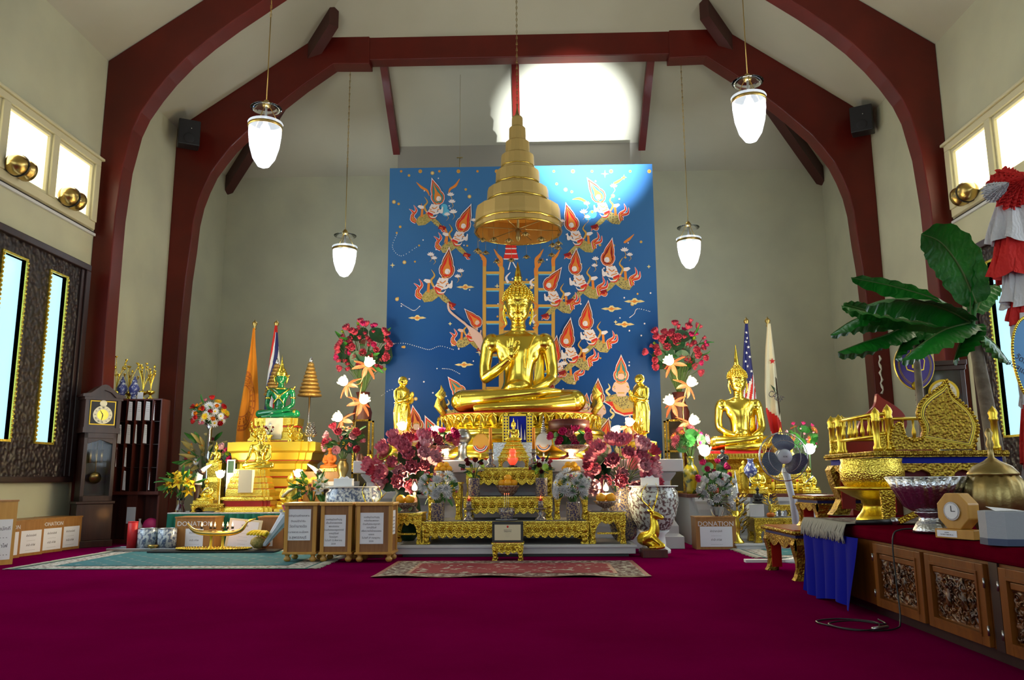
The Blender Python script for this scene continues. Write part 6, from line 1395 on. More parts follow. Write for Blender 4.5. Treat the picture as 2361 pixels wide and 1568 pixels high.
n = len(Q); mb.tube(Q, [.010 + .026*sin(pi*min(1, i/(n-1)*1.1))**1.3 for i in range(n)], 12, flat=1.5); mb.build('hull', t)
mb = MB('gold_fine'); mb.tube(spl([bs(570,1204), bs(564,1200), bs(570,1196)], 3), [.01,.014,.003,.003,.002,.001,.001], 6); mb.tube([bs(575,1201), bs(590,1195)], [.02,.004], 8); mb.build('bird_head', t)
for px in (487, 514): mb = MB('gold_paint'); q = bs(px, 1235); mb.lathe([(.05,-.029),(.045,-.01),(.018,.02),(.018,q.z),(.03,q.z+.03)], 12, (q.x, 0, 0)); mb.build('stem', t)
for i, px in enumerate((466, 485, 496, 513, 525, 535)):
    q = at(px, 1222, 10.97); k2 = thing('votive_candle', 'small burning votive candle in the swan boat', 'candle', q + V((0,(-.012, .012)[i % 2],.015)), 0, 'votive candles in the swan boat')
    mb = MB('black'); mb.lathe([(.018,0),(.02,.03),(.016,.03)], 12); mb.build('cup', k2); mb = MB('flame'); mb.lathe([(.002,.032),(.012,.05),(.006,.07),(.001,.092)], 10); mb.build('flame', k2)
point('candle_light', at(505,1205,10.9), 3, (1,.45,.15), .1)
def framedoc(m):
    m.box(-.19,.19,-.004,0,.03,.38); writing(m, ['PLEASE', '- - - - - - - - -', '- - - - - - - -', '- - - - - - -', '- - - - - - - -', '- - - - - -'], .3, .36, .05, -.005, .03)
t = simple('framed_notice', 'cream framed notice leaning against the green skirt behind the swan boat', 'framed notice', (at(553,1258,11.2).x, 11.22, .02), [('frame', lambda m: (m.box(-.23,.23,0,.02,0,.03), m.box(-.23,.23,0,.02,.38,.41), m.box(-.23,-.19,0,.02,.03,.38), m.box(.19,.23,0,.02,.03,.38)), 'cream', .003), ('sheet', framedoc, 'paper')]); t.rotation_euler = (R(-12), R(5), 0)
# fruit and wrapped bouquet
def bananas(lab, loc, rz, n=6, mat='yellow'):
    t = thing('banana_bunch', lab, 'fruit', loc, rz)
    for i in range(n):
        mb = MB(mat); a = -.5+i*.2; mb.tube(spl([(.02*i,0,.05),(.02+a*.12,-.06,.12),(a*.25,-.13,.13),(a*.32,-.20,.09)], 4), [.008]*2+[.02]*9+[.018,.006], 8); mb.build('banana', t)
    return t
fx = at(598,1262,10.9).x
bananas('yellow banana bunch lying above the melon on the black tray', (at(612,1235,11.0).x, 11.04, .14), R(-30))
for px, y, r, m_, lab in ((594, 11.0, .10, 'p_olive', 'round green melon on the black tray'), (610, 11.09, .075, 'orange_dark', 'brown red apple beside the melon'),):
    simple('melon' if r > .09 else 'apple', lab, 'fruit', (at(px,1258,y).x, y, PZ), [('fruit_skin', lambda m: m.lathe([(.002,.01),(r*.5,.02),(r,r*.8),(r*.9,r*1.3),(r*.4,r*1.68),(r*.08,r*1.6)], 20), m_), ('stalk', lambda m: m.tube([(0,0,r*1.55),(.01,0,r*1.85)], .006, 5), 'stem')])
t = thing('wrapped_bouquet', 'bouquet wrapped in clear bluish plastic lying beside the fruit', 'bouquet', (at(632,1262,10.9).x, 10.96, PZ+.03), R(0)); mb = MB('fan_white')
mb.grid(lambda u, v: ((.03+.12*v+.02*sin(18*pi*u)*v)*cos(2*pi*u)*.7 - .15 + .32*v, (.03+.10*v)*sin(2*pi*u)*.7, .03+.42*v+.02*sin(14*pi*u)), 40, 12); mb.build('plastic_wrap', t)
for i in range(6): flower(t, 'rose', ('pink' if i % 2 else 'white',), V((.10+.05*sin(i*2), -.04*cos(i*3), .42+.02*i)), (.3,-.5,1), .045)
# porcelain bowl with tissue box and the hidden deer's antlers
def big_bowl(lab, px, yt, yb, Y, wpx, mat, zb, stand):
    o = at(px, yb, Y); o.z = 0; k = wid(0, wpx, 1100, Y)/2; ht = at(px, yt, Y).z; t = thing('porcelain_bowl', lab, 'bowl', o)
    mb = MB(mat); mb.lathe([(k*.55,zb),(k*.62,zb+.02),(k*.85,zb+(ht-zb)*.3),(k*1.0,zb+(ht-zb)*.65),(k*.97,zb+(ht-zb)*.88),(k*.86,ht-.03),(k*.90,ht)], 40); mb.build('bowl', t)
    mb = MB('white'); mb.lathe([(k*.97,ht),(k*1.0,ht+.012),(k*.2,ht+.014)], 36); mb.build('lid', t)
    mb = MB(stand); mb.lathe([(k*.62,0),(k*.62,.04),(k*.45,.08),(k*.42,zb-.05),(k*.6,zb)], 24); mb.build('stand', t)
    return t, o, ht
t, o, ht = big_bowl('wide blue patterned porcelain bowl behind the left donation boxes', 812, 1124, 1185, 10.55, 122, 'porcelain', .25, 'dark_wood')
def tissue(px, py, Y, z, lab): simple('tissue_box', lab, 'tissue box', (at(px,py,Y).x, Y, z+.016), [('box_body', lambda m: m.box(-.12,.12,-.06,.06,0,.10), 'white', .004), ('tissue', lambda m: m.prism([(-.06,.10),(-.03,.125),(0,.11),(.04,.13),(.07,.10)], -.02, .02, 'y'), 'paper')])
tissue(793, 1112, 10.55, ht, 'white box on the lid of the left porcelain bowl')
t, o, ht = big_bowl('large painted porcelain bowl right of the altar behind the golden deer', 1508, 1122, 1225, 10.74, 112, 'porcelain_rich', .28, 'white')
tissue(1497, 1110, 10.74, ht, 'white box on the lid of the right porcelain bowl')
# ------------------------------------------------------------------ right altar
ZRT = at(1620, 1139, 11.9).z; xa = at(1582, 1139, 11.9).x; xb = at(1905, 1139, 11.9).x
rt = thing('altar_table', 'brown topped altar table on white columns at the right', 'table', (xa, 11.85, 0)); w = xb-xa
mb = MB('mahogany'); mb.box(0, w, 0, 1.33, ZRT-.05, ZRT); mb.build('table_top', rt, .006)
mb = MB('white_paint'); mb.box(.05, w-.05, .12, 1.30, 0, ZRT-.05); mb.build('body', rt)
for x in (.22, w*.36, w*.7):
    mb = MB('white_paint'); mb.sq([(.14,0),(.14,.10),(.10,.14),(.08,.2),(.07,ZRT-.3),(.10,ZRT-.22),(.12,ZRT-.14),(.14,ZRT-.10),(.14,ZRT-.05)], c=(x+.02,.06,0)); mb.build('column', rt)
def rz_(px, Y): o = at(px, 1100, Y); o.z = ZRT + .002; return o
# second great golden statue
u2 = hgt(1708, 1035, 850, 12.6)/300*1.02; zb2 = at(1708, 1040, 12.6).z
o = V((at(1708,1040,12.75).x, 12.75, ZRT+.002)); h = zb2-ZRT-.002
ps = thing('carved_pedestal', 'carved gold pedestal with red cloth under the right golden statue', 'pedestal', o)
mb = MB('gold_carved'); k = .62; mb.notch([(k,0),(k,h*.10),(k*.9,h*.2),(k*.86,h*.4),(k*.8,h*.55),(k*.86,h*.7),(k*.98,h*.8),(k*.98,h*.92),(k*.9,h*.93)], sy=.62); mb.build('tiers', ps)
mb = MB('red'); mb.notch([(k*.93,h*.90),(k*.95,h-.01),(k*.93,h)], sy=.64); mb.build('red_cloth', ps)
mb = MB('gold'); 
for i in range(26): a = -k+2*k*(i+.5)/26; mb.prism([(a-.022,h*.93),(a+.022,h*.93),(a,h*.82)][::-1], -k*.64-.012, -k*.64, 'y')
mb.build('scalloped_trim', ps)
B2 = buddha('golden_buddha_statue', 'golden seated statue with both hands in its lap, right of the mural beside the flags', 'statue', (o.x, 12.72, zb2+.002), u2, 'gold', 'lap', .80, 1.9, 1.2, smooth=3)
# flags
def stars(t, fn):
    mb = MB('white')
    for i, (u_, v_) in enumerate([(.35,.10),(.55,.16),(.3,.20),(.62,.25),(.38,.30),(.7,.34),(.25,.38),(.5,.42),(.75,.46),(.3,.5),(.62,.55),(.82,.58),(.4,.6)]):
        c = fn(u_, v_) + V((0,-.008,0)); r = .028; mb.add([c+V((r*(1 if k % 2 == 0 else .42)*sin(pi*k/5), 0, r*(1 if k % 2 == 0 else .42)*cos(pi*k/5))) for k in range(10)], [tuple(range(10))], False)
    mb.build('stars', t)
flag('starred_flag', 'flag with white stars on dark blue and red stripes, left of the two right flags', 1720, 731, 13.3, [(748,1716,1723),(790,1713,1727),(840,1710,1733),(900,1708,1741),(960,1712,1748),(1010,1716,1752)], lambda u, v: 'blue_dark' if v + u*.15 < .62 else ('p_red' if int((u*1.1+v*2.0)*6) % 2 else 'white'), stars)
def bear(t, fn):
    mb = MB('p_red'); c = fn(.62, .34)+V((0,-.008,0)); r = .055; mb.add([c+V((r*(1 if k % 2 == 0 else .42)*sin(pi*k/5), 0, r*(1 if k % 2 == 0 else .42)*cos(pi*k/5))) for k in range(10)], [tuple(range(10))], False); mb.build('red_star', t)
    mb = MB('clock_wood'); 
    for P, m_ in (([(.80,.48),(.95,.50),(.97,.62),(.99,.80),(.90,.84),(.86,.70),(.80,.60)], 'clock_wood'), ([(.42,.55),(.62,.58),(.80,.60),(.84,.64),(.66,.63)], 'leaf_dark')): mb.mat(m_); mb.add([fn(*p)+V((0,-.012,0)) for p in P], [tuple(range(len(P)))], False)
    mb.build('bear_emblem', t)
    mb = MB('clock_wood'); c = fn(.10, .655)+V((0,-.045,0)); mb.text('CALIF', .16, TR(c) @ RX(pi/2) @ RZ(R(-30)), .001, align='LEFT', wx=.62); mb.build('lettering', t)
flag('bear_flag', 'white flag with red star, bear and red band, right of the starred flag', 1769, 730, 13.4, [(748,1767,1775),(800,1763,1782),(850,1761,1788),(900,1760,1793),(950,1763,1798),(1005,1775,1804)], lambda u, v: 'p_red' if .76 < v - u*.12 < .97 else 'cream', bear)
# yellow vase and flowers
o = rz_(1593, 12.1); hv = at(1593,1053,12.1).z-ZRT; k = .115
bouquet('flower_vase', 'yellow glazed vase of pink and yellow flowers at the left end of the right altar', o, [(k*.62,0),(k*.66,.05),(k*.62,.10),(k*.95,hv*.42),(k*1.0,hv*.58),(k*.75,hv*.72),(k*.42,hv*.80),(k*.42,hv*.93),(k*.6,hv)], 'yellow_glaze', (-.02,-.02,hv+.24), (.26,.13,.18), [('mum', ('pink','yellow'), 8, .075), ('daisy', ('peach','yellow'), 6, .07), ('rose', ('magenta',), 3, .05), ('lotus_bud', ('lime',), 2, .05)], [('round_leaf', ('leaf',), 9, .09), ('fern', ('leaf',), 8, .13)], seed=51)
stand_lamp(1624, 1040, 11.95, ZRT, 'pale green glowing lotus lamp beside the yellow vase', .16, True, 14, None)
stand_lamp(1866, 1036, 11.98, ZRT, 'pale green glowing lotus lamp right of the fan', .15, True, 14, None)
# black standing monk figure, small statues
bm2 = thing('black_figurine', 'dark bronze standing monk figurine before the right golden statue', 'statuette', V((at(1668,1090,12.0).x, 12.0, ZRT+.002)))
mb = MB('black'); hz = at(1668,1096,12.0).z-ZRT; mb.notch([(.10,0),(.10,.03),(.08,.05),(.08,hz)]); mb.build('plinth', bm2)
c = m0.copy(); c.data = m0.data; C.objects.link(c); c.parent = bm2; c.location = (0,0,hz); sc_ = hgt(1668,1039,1098,12.0)/(um*100); c.scale = (sc_*1.5, sc_*1.5, sc_); c.rotation_euler = (0,0,0); c.material_slots[0].link = 'OBJECT'; c.material_slots[0].material = MATS['black']; c.name = 'body'
o = rz_(1648, 11.92)
bouquet('lotus_vase', 'magenta lotus on tall leafy stems before the dark monk figurine', o, [(.05,0),(.06,.03),(.05,.08)], 'red', (0,0,.30), (.22,.08,.17), [('lotus', ('magenta','yellow'), 8, .075)], [('round_leaf', ('leaf',), 9, .09)], seed=52)
o = V((at(1655,1200,11.35).x, 11.36, .432)); hv = at(1655,1163,11.35).z-.432
bouquet('rose_vase', 'glass vase of white roses standing on the right DONATION box', o, [(.06,0),(.07,.02),(.09,.08),(.10,hv)], 'glass', (0,-.03,hv+.20), (.25,.12,.24), [('rose', ('white',), 24, .082), ('mum', ('white',), 8, .065)], [('long_leaf', ('leaf_dark',), 9, .12), ('fern', GRN, 10, .13)], seed=53)
# standing gold goddess and small figures
def mini_monk(lab, px, yt, yb, Y, z0, mat='gold', name='standing_figurine', rz=0, group=None):
    o = at(px, yb, Y); o.z = z0; t = thing(name, lab, 'statuette', o); c = m0.copy(); C.objects.link(c); c.parent = t; c.location = (0,0,.02); s = hgt(px,yt,yb,Y)/(um*100); c.scale = (s,)*3; c.rotation_euler = (0,0,rz); c.name = 'body'
    if mat != 'gold': c.material_slots[0].link = 'OBJECT'; c.material_slots[0].material = MATS[mat]
    mb = MB('gold_fine'); mb.lathe([(.06,0),(.06,.02)], 16); mb.build('round_base', t); return t
mini_monk('slender golden standing figurine before the right golden statue', 1716, 1040, 1112, 12.05, ZRT+.002, 'gold_fine')
figure('gold_figurine', 'golden seated figurine left of the fan on the right altar', 1747, 1072, 1130, 11.95, ZRT+.002, 'gold', None, True)
figure('gold_figurine', 'golden seated figurine right of the fan pole on the right altar', 1868, 1080, 1138, 11.9, ZRT+.002, 'gold', 'silver', True)
mb = MB('blue_china'); o = rz_(1732, 11.98); simple('porcelain_jar', 'blue porcelain jar beside the slender golden figurine', 'jar', o, [('jar_body', lambda m: m.lathe([(.04,0),(.05,.02),(.03,.2),(.045,.22),(.10,.30),(.10,.36),(.05,.43),(.035,.48),(.06,.50)], 20), 'blue_china')])
o = rz_(1806, 12.3); hs = at(1806,1008,12.3).z-ZRT
t = thing('golden_shrine', 'stepped conical golden shrine behind the fan on the right altar', 'shrine', o)
for i in range(11): 
    u_ = i/11; r = .30*(1-u_*.75); mb = MB('gold_fine' if i % 2 else 'gold_carved'); mb.notch([(r,hs*u_),(r,hs*(u_+.05)),(r*.86,hs*(u_+.09))]); mb.build('tier', t)
mb = MB('gold'); mb.lathe([(.06,hs),(.04,hs+.05),(.01,hs+.12),(.001,hs+.18)], 12); mb.build('spire', t)
mb = MB('silver'); o = rz_(1695, 11.95); simple('silver_cone', 'thin silver cone spire below the dark monk figurine', 'ornament', o, [('cone', lambda m: m.lathe([(.05,0),(.05,.02),(.04,.04),(.03,.14),(.012,.26),(.001,.34)], 12), 'silver_chased')])
lotus_vase(1762, 1055, 985, 12.35, ZRT+.35, 'golden lotus buds on stems behind the fan', 9, 7, 40)
simple('lotus_stand', 'small gold stand under the golden lotus buds behind the fan', 'stand', (at(1762,1055,12.35).x, 12.35, ZRT+.002), [('stand_body', lambda m: m.notch([(.12,0),(.12,.05),(.09,.1),(.09,.3),(.12,.347)]), 'gold_fine')])
for px, lab in ((1781, 'yellow candle left of the fan pole'), (1838, 'yellow candle right of the fan pole')):
    o = rz_(px, 11.9); simple('candle', lab, 'candle', o, [('wax', lambda m: m.lathe([(.022,.0),(.022,.16),(.006,.165)], 12), 'yellow'), ('red_tip', lambda m: m.lathe([(.010,.16),(.010,.20)], 8), 'red')], group='yellow candles')
# flowers behind the fan
o = rz_(1850, 12.5)
bouquet('flower_vase', 'pink and peach flowers rising behind the right lotus lamp', o, [(.06,0),(.10,.1),(.05,.25),(.07,.3)], 'yellow_glaze', (.03,0,.85), (.26,.12,.22), [('rose', ('magenta',), 6, .055), ('daisy', ('peach','yellow'), 4, .065), ('lotus_bud', ('pink_light',), 3, .055), ('rose', ('pink_light',), 4, .03)], [('round_leaf', ('leaf',), 8, .08), ('fern', ('leaf',), 8, .15)], seed=54)
# below the right altar: white step, low carved table, bonsai, black figure
o = atz(1700, 1262, 0); xs_ = at(1693, 1250, 11.3).x
simple('white_step', 'low white step under the small carved table at the right', 'step', (xs_, 11.15, 0), [('step_body', lambda m: (m.box(0,1.3,0,.65,0,.05), m.box(-.02,1.32,-.02,.65,.05,.075)), 'white_paint', .004)])
LT, cl = ctable('low_table', 'low carved gold table on the white step at the right', 'table', 1742, 1838, 1194, 1243, 11.28, .45, .52, .12, z0=.078)
zl = cl[2]+.004
def bonsai(m): 
    r_ = random.Random(5); m.tube(spl([(0,0,.06),(.02,0,.14),(-.02,0,.22),(0,0,.32)], 3), .008, 5)
    for i in range(60): a = r_.uniform(0, 2*pi); z = r_.uniform(.14, .36); r = .12*(1-(z-.14)/.30)+.02; m.petal((r*.6*cos(a),r*.6*sin(a),z), (cos(a),sin(a),.3), (0,0,1), .05, .03, .2, .1, 2, 2)
simple('golden_bonsai', 'small golden leafed tree in an orange pot on the low carved table', 'ornament', (at(1775,1190,11.4).x, 11.36, zl), [('pot', lambda m: m.lathe([(.03,0),(.05,.01),(.055,.04),(.04,.06)], 14), 'orange_dark'), ('tree', bonsai, 'gold_fine')])
simple('white_block', 'white block on the low carved table carrying the little black figure', 'plinth', (at(1751,1190,11.5).x-.03, 11.5, zl), [('plinth_body', lambda m: m.box(-.10,.10,0,.18,0,.17), 'white', .004)])
figure('black_figurine', 'little black seated figure with tall crown on the white block', 1748, 1122, 1162, 11.58, zl+.172, 'black', None, False)
def silv(m): [m.lathe([(.02,0),(.025,.02),(.012,.04),(.02,.07),(.004,.08)], 10, (x,0,0)) for x in (0,)]
for i, px in enumerate((1790, 1803)): simple('silver_cup', 'tiny silver cup beside the golden bonsai on the low table', 'cup', (at(px,1190,11.4).x, 11.38, zl), [('cup_body', silv, 'silver')], group='tiny silver cups')
BT, cb_ = ctable('display_stand', 'ornate little silver gilt stand at the back of the low carved table', 'stand', 1782, 1832, 1164, 1194, 11.52, .2, .4, .2, z0=zl, m='gold_fine')
# golden bushes and flared golden vase
o = V((at(1700,1245,11.25).x, 11.28, .078)); hh = at(1700,1178,11.25).z-.078
simple('golden_bird', 'tall slender golden bird shaped ornament standing beside the right DONATION box', 'ornament', o, [('bird_body', lambda m: m.tube(spl([(.05,0,.02),(.02,0,.12),(-.02,0,hh*.45),(.0,0,hh*.75),(.03,0,hh*.92),(.07,0,hh)], 5), [.06]+[.09]*4+[.085]*4+[.07]*4+[.05]*4+[.035]*4+[.022]*4+[.006]*0, 14) if False else m.lathe([(.10,0),(.10,.015),(.045,.08),(.05,hh*.4),(.055,hh*.6),(.04,hh*.8),(.055,hh)], 20), 'gold'), ('tail', lambda m: m.tube([(.03,0,hh*.8),(.10,0,hh*1.0),(.12,0,hh*1.25)], [.03,.02,.004], 8), 'gold')])
def bush(m, n=80, R_=.16, H=.42):
    r_ = random.Random(8)
    for i in range(n): a = r_.uniform(0,2*pi); z = r_.uniform(.1,H); r = R_*r_.uniform(.3,1); m.petal((r*.8*cos(a),r*.5*sin(a),z), (cos(a),sin(a),.6), (0,0,1), .07, .04, .2, .1, 2, 2)
    m.tube([(0,0,0),(0,0,H)], .012, 6)
simple('golden_bush', 'golden foil leaf bush behind the golden bird ornament', 'ornament', (at(1692,1200,11.6).x+.03, 11.5, .078), [('foil_leaves', lambda m: bush(m, 110, .17, .62), 'gold_mat')])
# golden deer and its box, antlers of the hidden one
def deer(lab, px, ytop, yb, Y, z0, flip=1, box=None):
    o = at(px, yb, Y); o.z = z0; H = at(px, ytop, Y).z - z0; t = thing('golden_deer', lab, 'statue', o); u_ = H/100; f = flip
    m = MB('gold_leaf'); T = lambda P, n=12: m.tube(spl([(p[0]*f, p[1], p[2]) for p in P], 4), sum([[P[i][3]+(P[i+1][3]-P[i][3])*j/4 for j in range(4)] for i in range(len(P)-1)], [])+[P[-1][3]], n)
    T([(-10,14,8,8),(-8,10,13,11),(-2,0,16,11),(4,-6,22,9),(6,-8,32,7),(5,-8,42,5.5),(5,-8,48,5)])
    T([(5,-8,49,6),(9,-11,49,5.2),(15,-15,46,3.4),(18,-17,44.5,2.2)]); m.ell((5*f,-7,51), (5.5,5,4.5))
    for s in (-1, 1):
        m.tube([((3)*f+s*3*0,-8+s*4,53),((0)*f,-8+s*10,55),((-3)*f,-8+s*13,57)], [1.5,2.6,.4], 8); m.ell((9*f,-11+s*4,50.5), 1)
        T([(2,-8+s*5,18,5),(10,-16+s*5,10,3.6),(16,-20+s*5,5,2.6),(4,-22+s*6,3,2.2)]); T([(-8,8+s*7,12,8),(2,2+s*9,7,5),(8,-4+s*10,3,2.6),(-4,-6+s*9,2.5,2)])
    m.ell((-14*f,14,14), (3,3,4)); m.v = [(x*u_, y*u_, z*u_) for x, y, z in m.v]; m.build('body', t, remesh=u_*1.1, smooth=2)
    for s in (-1, 1):
        a = MB('gold'); Q = spl([(4*f,-8+s*3,54),(2*f+s*5,-7+s*6,62),(0*f+s*12,-4+s*8,72),(2*f+s*13,-4+s*8,84),(4*f+s*7,-6+s*7,96)], 4); a.tube(Q, [1.6-1.3*i/(len(Q)-1) for i in range(len(Q))], 7)
        a.tube([Q[4],(6*f+s*4,-10+s*7,72)], [1.2,.2], 6); a.tube([Q[8],(-4*f+s*17,0+s*8,82)], [1.1,.2], 6); a.v = [(x*u_, y*u_, z*u_) for x, y, z in a.v]; a.build('antler', t)
    return t
deer('golden lying deer with tall antlers on a red box at the right of the platform', 1500, 1108, 1265, 10.2, at(1500,1265,10.2).z, 1)
zd = at(1500,1265,10.2).z; simple('red_box', 'reddish wooden box under the golden deer', 'box', (at(1507,1265,10.2).x, 10.05, 0), [('box_body', lambda m: m.box(-.15,.15,0,.32,0,zd-.004), 'mahogany', .004)])
deer('golden deer almost hidden behind the right donation box, only its antlers showing', 858, 1108, 1235, 10.30, .15, -1)
simple('red_box', 'reddish box hidden behind the right donation box under the deer', 'box', (at(858,1265,10.2).x, 10.14, 0), [('box_body', lambda m: m.box(-.15,.15,0,.32,0,.146), 'mahogany', .004)])

# ------------------------------------------------------------------ carved red and gold side tables at the right
def claw_table(name, lab, x0, x1, y0, y1, z0, z1, mat='gold_mat'):
    t = thing(name, lab, 'table', ((x0+x1)/2, y0, z0)); W = (x1-x0)/2; D = y1-y0; h = z1-z0
    mb = MB(mat); mb.box(-W-.03, W+.03, -.03, D+.03, h-.045, h-.008)
    for i in range(26):
        y = -.03 + (D+.06)*(i+.5)/26; mb.ell((-W-.035,y,h-.026), (.012,.02,.018), 6, 4)
        x = -W-.03 + (2*W+.06)*(i+.5)/26; mb.ell((x,-.035,h-.026), (.02,.012,.018), 6, 4)
    mb.build('rim', t)
    mb = MB('red_lacquer'); mb.box(-W-.01, W+.01, -.01, D+.01, h-.008, h); mb.build('table_top', t)
    mb = MB('blue_dark'); mb.box(-W, W, 0, D, h-.075, h-.045); mb.build('blue_band', t)
    def sc(a, b, n, zt, d): P = [(a, zt)]; P += [(a+(b-a)*i/(n*6), zt-d*(.55+.45*abs(cos(pi*i/6)))) for i in range(n*6+1)]; return P + [(b, zt)]
    mb = MB(mat); mb.prism(sc(-W, W, 3, h-.075, h*.25)[::-1], -.015, .02, 'y'); mb.build('apron', t)
    mb = MB(mat); mb.prism([(y, z) for y, z in sc(0, D, 3, h-.075, h*.25)], -W-.015, -W+.02, 'x'); mb.build('apron', t)
    for sx in (-1, 1):
        for yy in (0, D):
            s = 1 if yy == 0 else -1; mb = MB(mat); lw = .10; pr = [(.0,h-.075),(-.03,h*.7),(-.005,h*.48),(.02,h*.25),(-.01,h*.06),(-.03,0),(.06,0),(.075,h*.08),(.06,h*.25),(.08,h*.5),(.13,h*.62),(.15,h-.075)]
            P = [(sx*(W-a), z) for a, z in pr]; P = P if sx > 0 else P[::-1]; mb.prism(P, *sorted((yy, yy+s*lw)), 'y')
            Q = [(yy+s*a, z) for a, z in pr]; Q = Q if s < 0 else Q[::-1]; x_ = sorted((sx*W, sx*(W-lw))); mb.prism(Q, x_[0], x_[1], 'x')
            mb.mat('red_lacquer'); mb.box(*sorted((sx*(W-.02), sx*(W-lw-.02))), *sorted((yy+s*.03, yy+s*(lw+.02))), h*.08, h-.08); mb.build('leg', t)
    return t
ZC = .605
z1a = at(1845, 1222, 7.85).z
claw_table('claw_table', 'red and gold claw legged table on the carpet, lower of the right pair', 2.68, 3.42, 7.80, 8.80, 0, z1a)
z2a = at(1880, 1143, 8.0).z
claw_table('claw_table', 'red and gold claw legged table, upper of the right pair', 2.98, 3.62, 8.02, 8.62, z1a+.002, z2a)
# electric fan on a tall pole
fo = at(1806, 1053, 9.3); ft = thing('electric_fan', 'white standing electric fan with three dark blades before the right altar', 'fan', (at(1838,1200,9.55).x, 9.55, 0)); L = fo - ft.location
k = wid(1750, 1862, 1053, 9.3)/2
mb = MB('fan_white'); mb.lathe([(.22,0),(.22,.02),(.06,.05),(.035,.08)], 28); mb.tube([(0,0,.05),(L.x*.2,0,.7),(L.x*.55,0,L.z-.12)], [.035,.035,.045], 14); mb.build('stand', ft)
mb = MB('fan_white'); mb.t(TR(L) @ RX(pi/2)); mb.lathe([(.075,-.13),(.085,-.05),(.07,.0)], 20); mb.lathe([(.085,.055),(.08,.07),(.03,.078)], 28); mb.mat('black'); mb.text('KDK', .025, TR((0,-.01,.079)), .0005); mb.t(); mb.build('motor_and_hub', ft)
for i in range(3):
    mb = MB('fan_blade'); a0 = 2*pi*i/3 + pi/2 - .1; mb.t(TR(L) @ RX(pi/2) @ RZ(a0))
    mb.grid(lambda u, v: (k*(.25+.66*v), (u-.5)*k*(.30+.50*sin(pi*min(1,v*.8+.1)))*1.25 + k*.10*v, .02+.035*(u-.5)*2*(1-v*.3)), 8, 8); mb.t(); mb.build('blade', ft)
mb = MB('silver'); mb.t(TR(L) @ RX(pi/2))
for rr_, zz, tt in ((k,.0,.006),(k*.98,.02,.003),(k*.66,.055,.002),(k,-.01,.004)): mb.tube([(rr_*cos(a), rr_*sin(a), zz) for a in [2*pi*j/48 for j in range(48)]], tt, 5, closed=True)
for i in range(72):
    a = 2*pi*i/72; mb.tube([(k*.28*cos(a),k*.28*sin(a),.068),(k*.66*cos(a),k*.66*sin(a),.055),(k*.93*cos(a),k*.93*sin(a),.03),(k*cos(a),k*sin(a),0)], .0011, 3)
    if i % 2: mb.tube([(k*.28*cos(a),k*.28*sin(a),-.06),(k*.8*cos(a),k*.8*sin(a),-.05),(k*cos(a),k*sin(a),0)], .0011, 3)
mb.t(); mb.build('wire_guard', ft)

# ------------------------------------------------------------------ carpeted platform with carved cabinet front
FX = 2.62
pf = thing('cabinet_platform', 'raised dark red carpeted platform with carved teak cabinet front at the right', 'platform', (FX, 1.5, 0))
P = [(0,0),(3.98,0),(3.98,6.2),(.36,6.2),(.36,5.58),(0,5.58)]
mb = MB('teak'); mb.prism(P, .07, .51, 'z'); mb.build('cabinet_body', pf)
mb = MB('dark_wood'); mb.prism([(.04,.0),(3.98,0),(3.98,6.2),(.40,6.2),(.40,5.54),(.04,5.54)], 0, .07, 'z'); mb.build('plinth', pf)
mb = MB('carpet_dark'); mb.prism([(-.03,0),(3.98,0),(3.98,6.2),(.33,6.2),(.33,5.61),(-.03,5.61)], .51, ZC-.005, 'z'); mb.build('carpet_top', pf, .022)
def cdoor(ya, yb, first=False):
    ya -= 1.5; yb -= 1.5; g = .012
    d = MB('teak'); a, b = sorted((ya, yb)); a += g; b -= g; z0, z1 = .075, .495; st = .07
    for (p, q, r, s) in ((a, a+st, z0, z1), (b-st, b, z0, z1), (a+st, b-st, z0, z0+.06), (a+st, b-st, z1-.055, z1)): d.box(-.028, -.0, p, q, r, s)
    do = d.build('door', pf, .003)
    d = MB('teak'); 
    for (p, q, r, s) in ((a+st-.012, a+st+.006, z0+.06, z1-.055), (b-st-.006, b-st+.012, z0+.06, z1-.055), (a+st-.012, b-st+.012, z0+.046, z0+.062), (a+st-.012, b-st+.012, z1-.057, z1-.041)): d.box(-.034, -.002, p, q, r, s)
    d.build('moulding', do)
    d = MB('teak'); ym = (a+b)/2; d.box(-.024, -.0, a+st+.02, b-st-.02, z1-.098, z1-.064); d.build('name_strip', do, .004)
    d = MB('teak_carved'); pa, pb, pc, pd = a+st+.02, b-st-.02, z0+.072, z1-.102; r_ = random.Random(int(a*100))
    d.grid(lambda u, v: (-.006-.010*abs(sin(u*23+3*sin(v*9))*cos(v*19+2*sin(u*14))), pb+(pa-pb)*u, pc+(pd-pc)*v), 60, 44)
    for i in range(110):
        y, z = r_.uniform(pa+.02, pb-.02), r_.uniform(pc+.02, pd-.02); an = r_.uniform(0, 6.3); R0 = r_.uniform(.012, .028)
        d.tube([(-.016, y+R0*cos(an+t_)*(.4+t_/5), z+R0*sin(an+t_)*(.4+t_/5)) for t_ in (0, .8, 1.6, 2.4, 3.2)], [.003,.006,.007,.005,.002], 5)
    for (yy, zz) in ((pa+(pb-pa)*.3, (pc+pd)/2), (pa+(pb-pa)*.68, (pc+pd)/2)):
        d.ell((-.018, yy, zz), (.014,.022,.055), 10, 6); d.ell((-.02, yy, zz+.065), (.012,.015,.018), 8, 5); d.tube([(-.02,yy-.03,zz-.04),(-.024,yy,zz+.01),(-.02,yy+.04,zz+.03)], .009, 6)
    d.build('carved_panel', do)
    for zz in (.40, .16): d = MB('steel'); y = a-.006 if not first else b+.006; d.tube([(-.03,y,zz-.025),(-.03,y,zz+.025)], .006, 8); d.build('hinge', do)
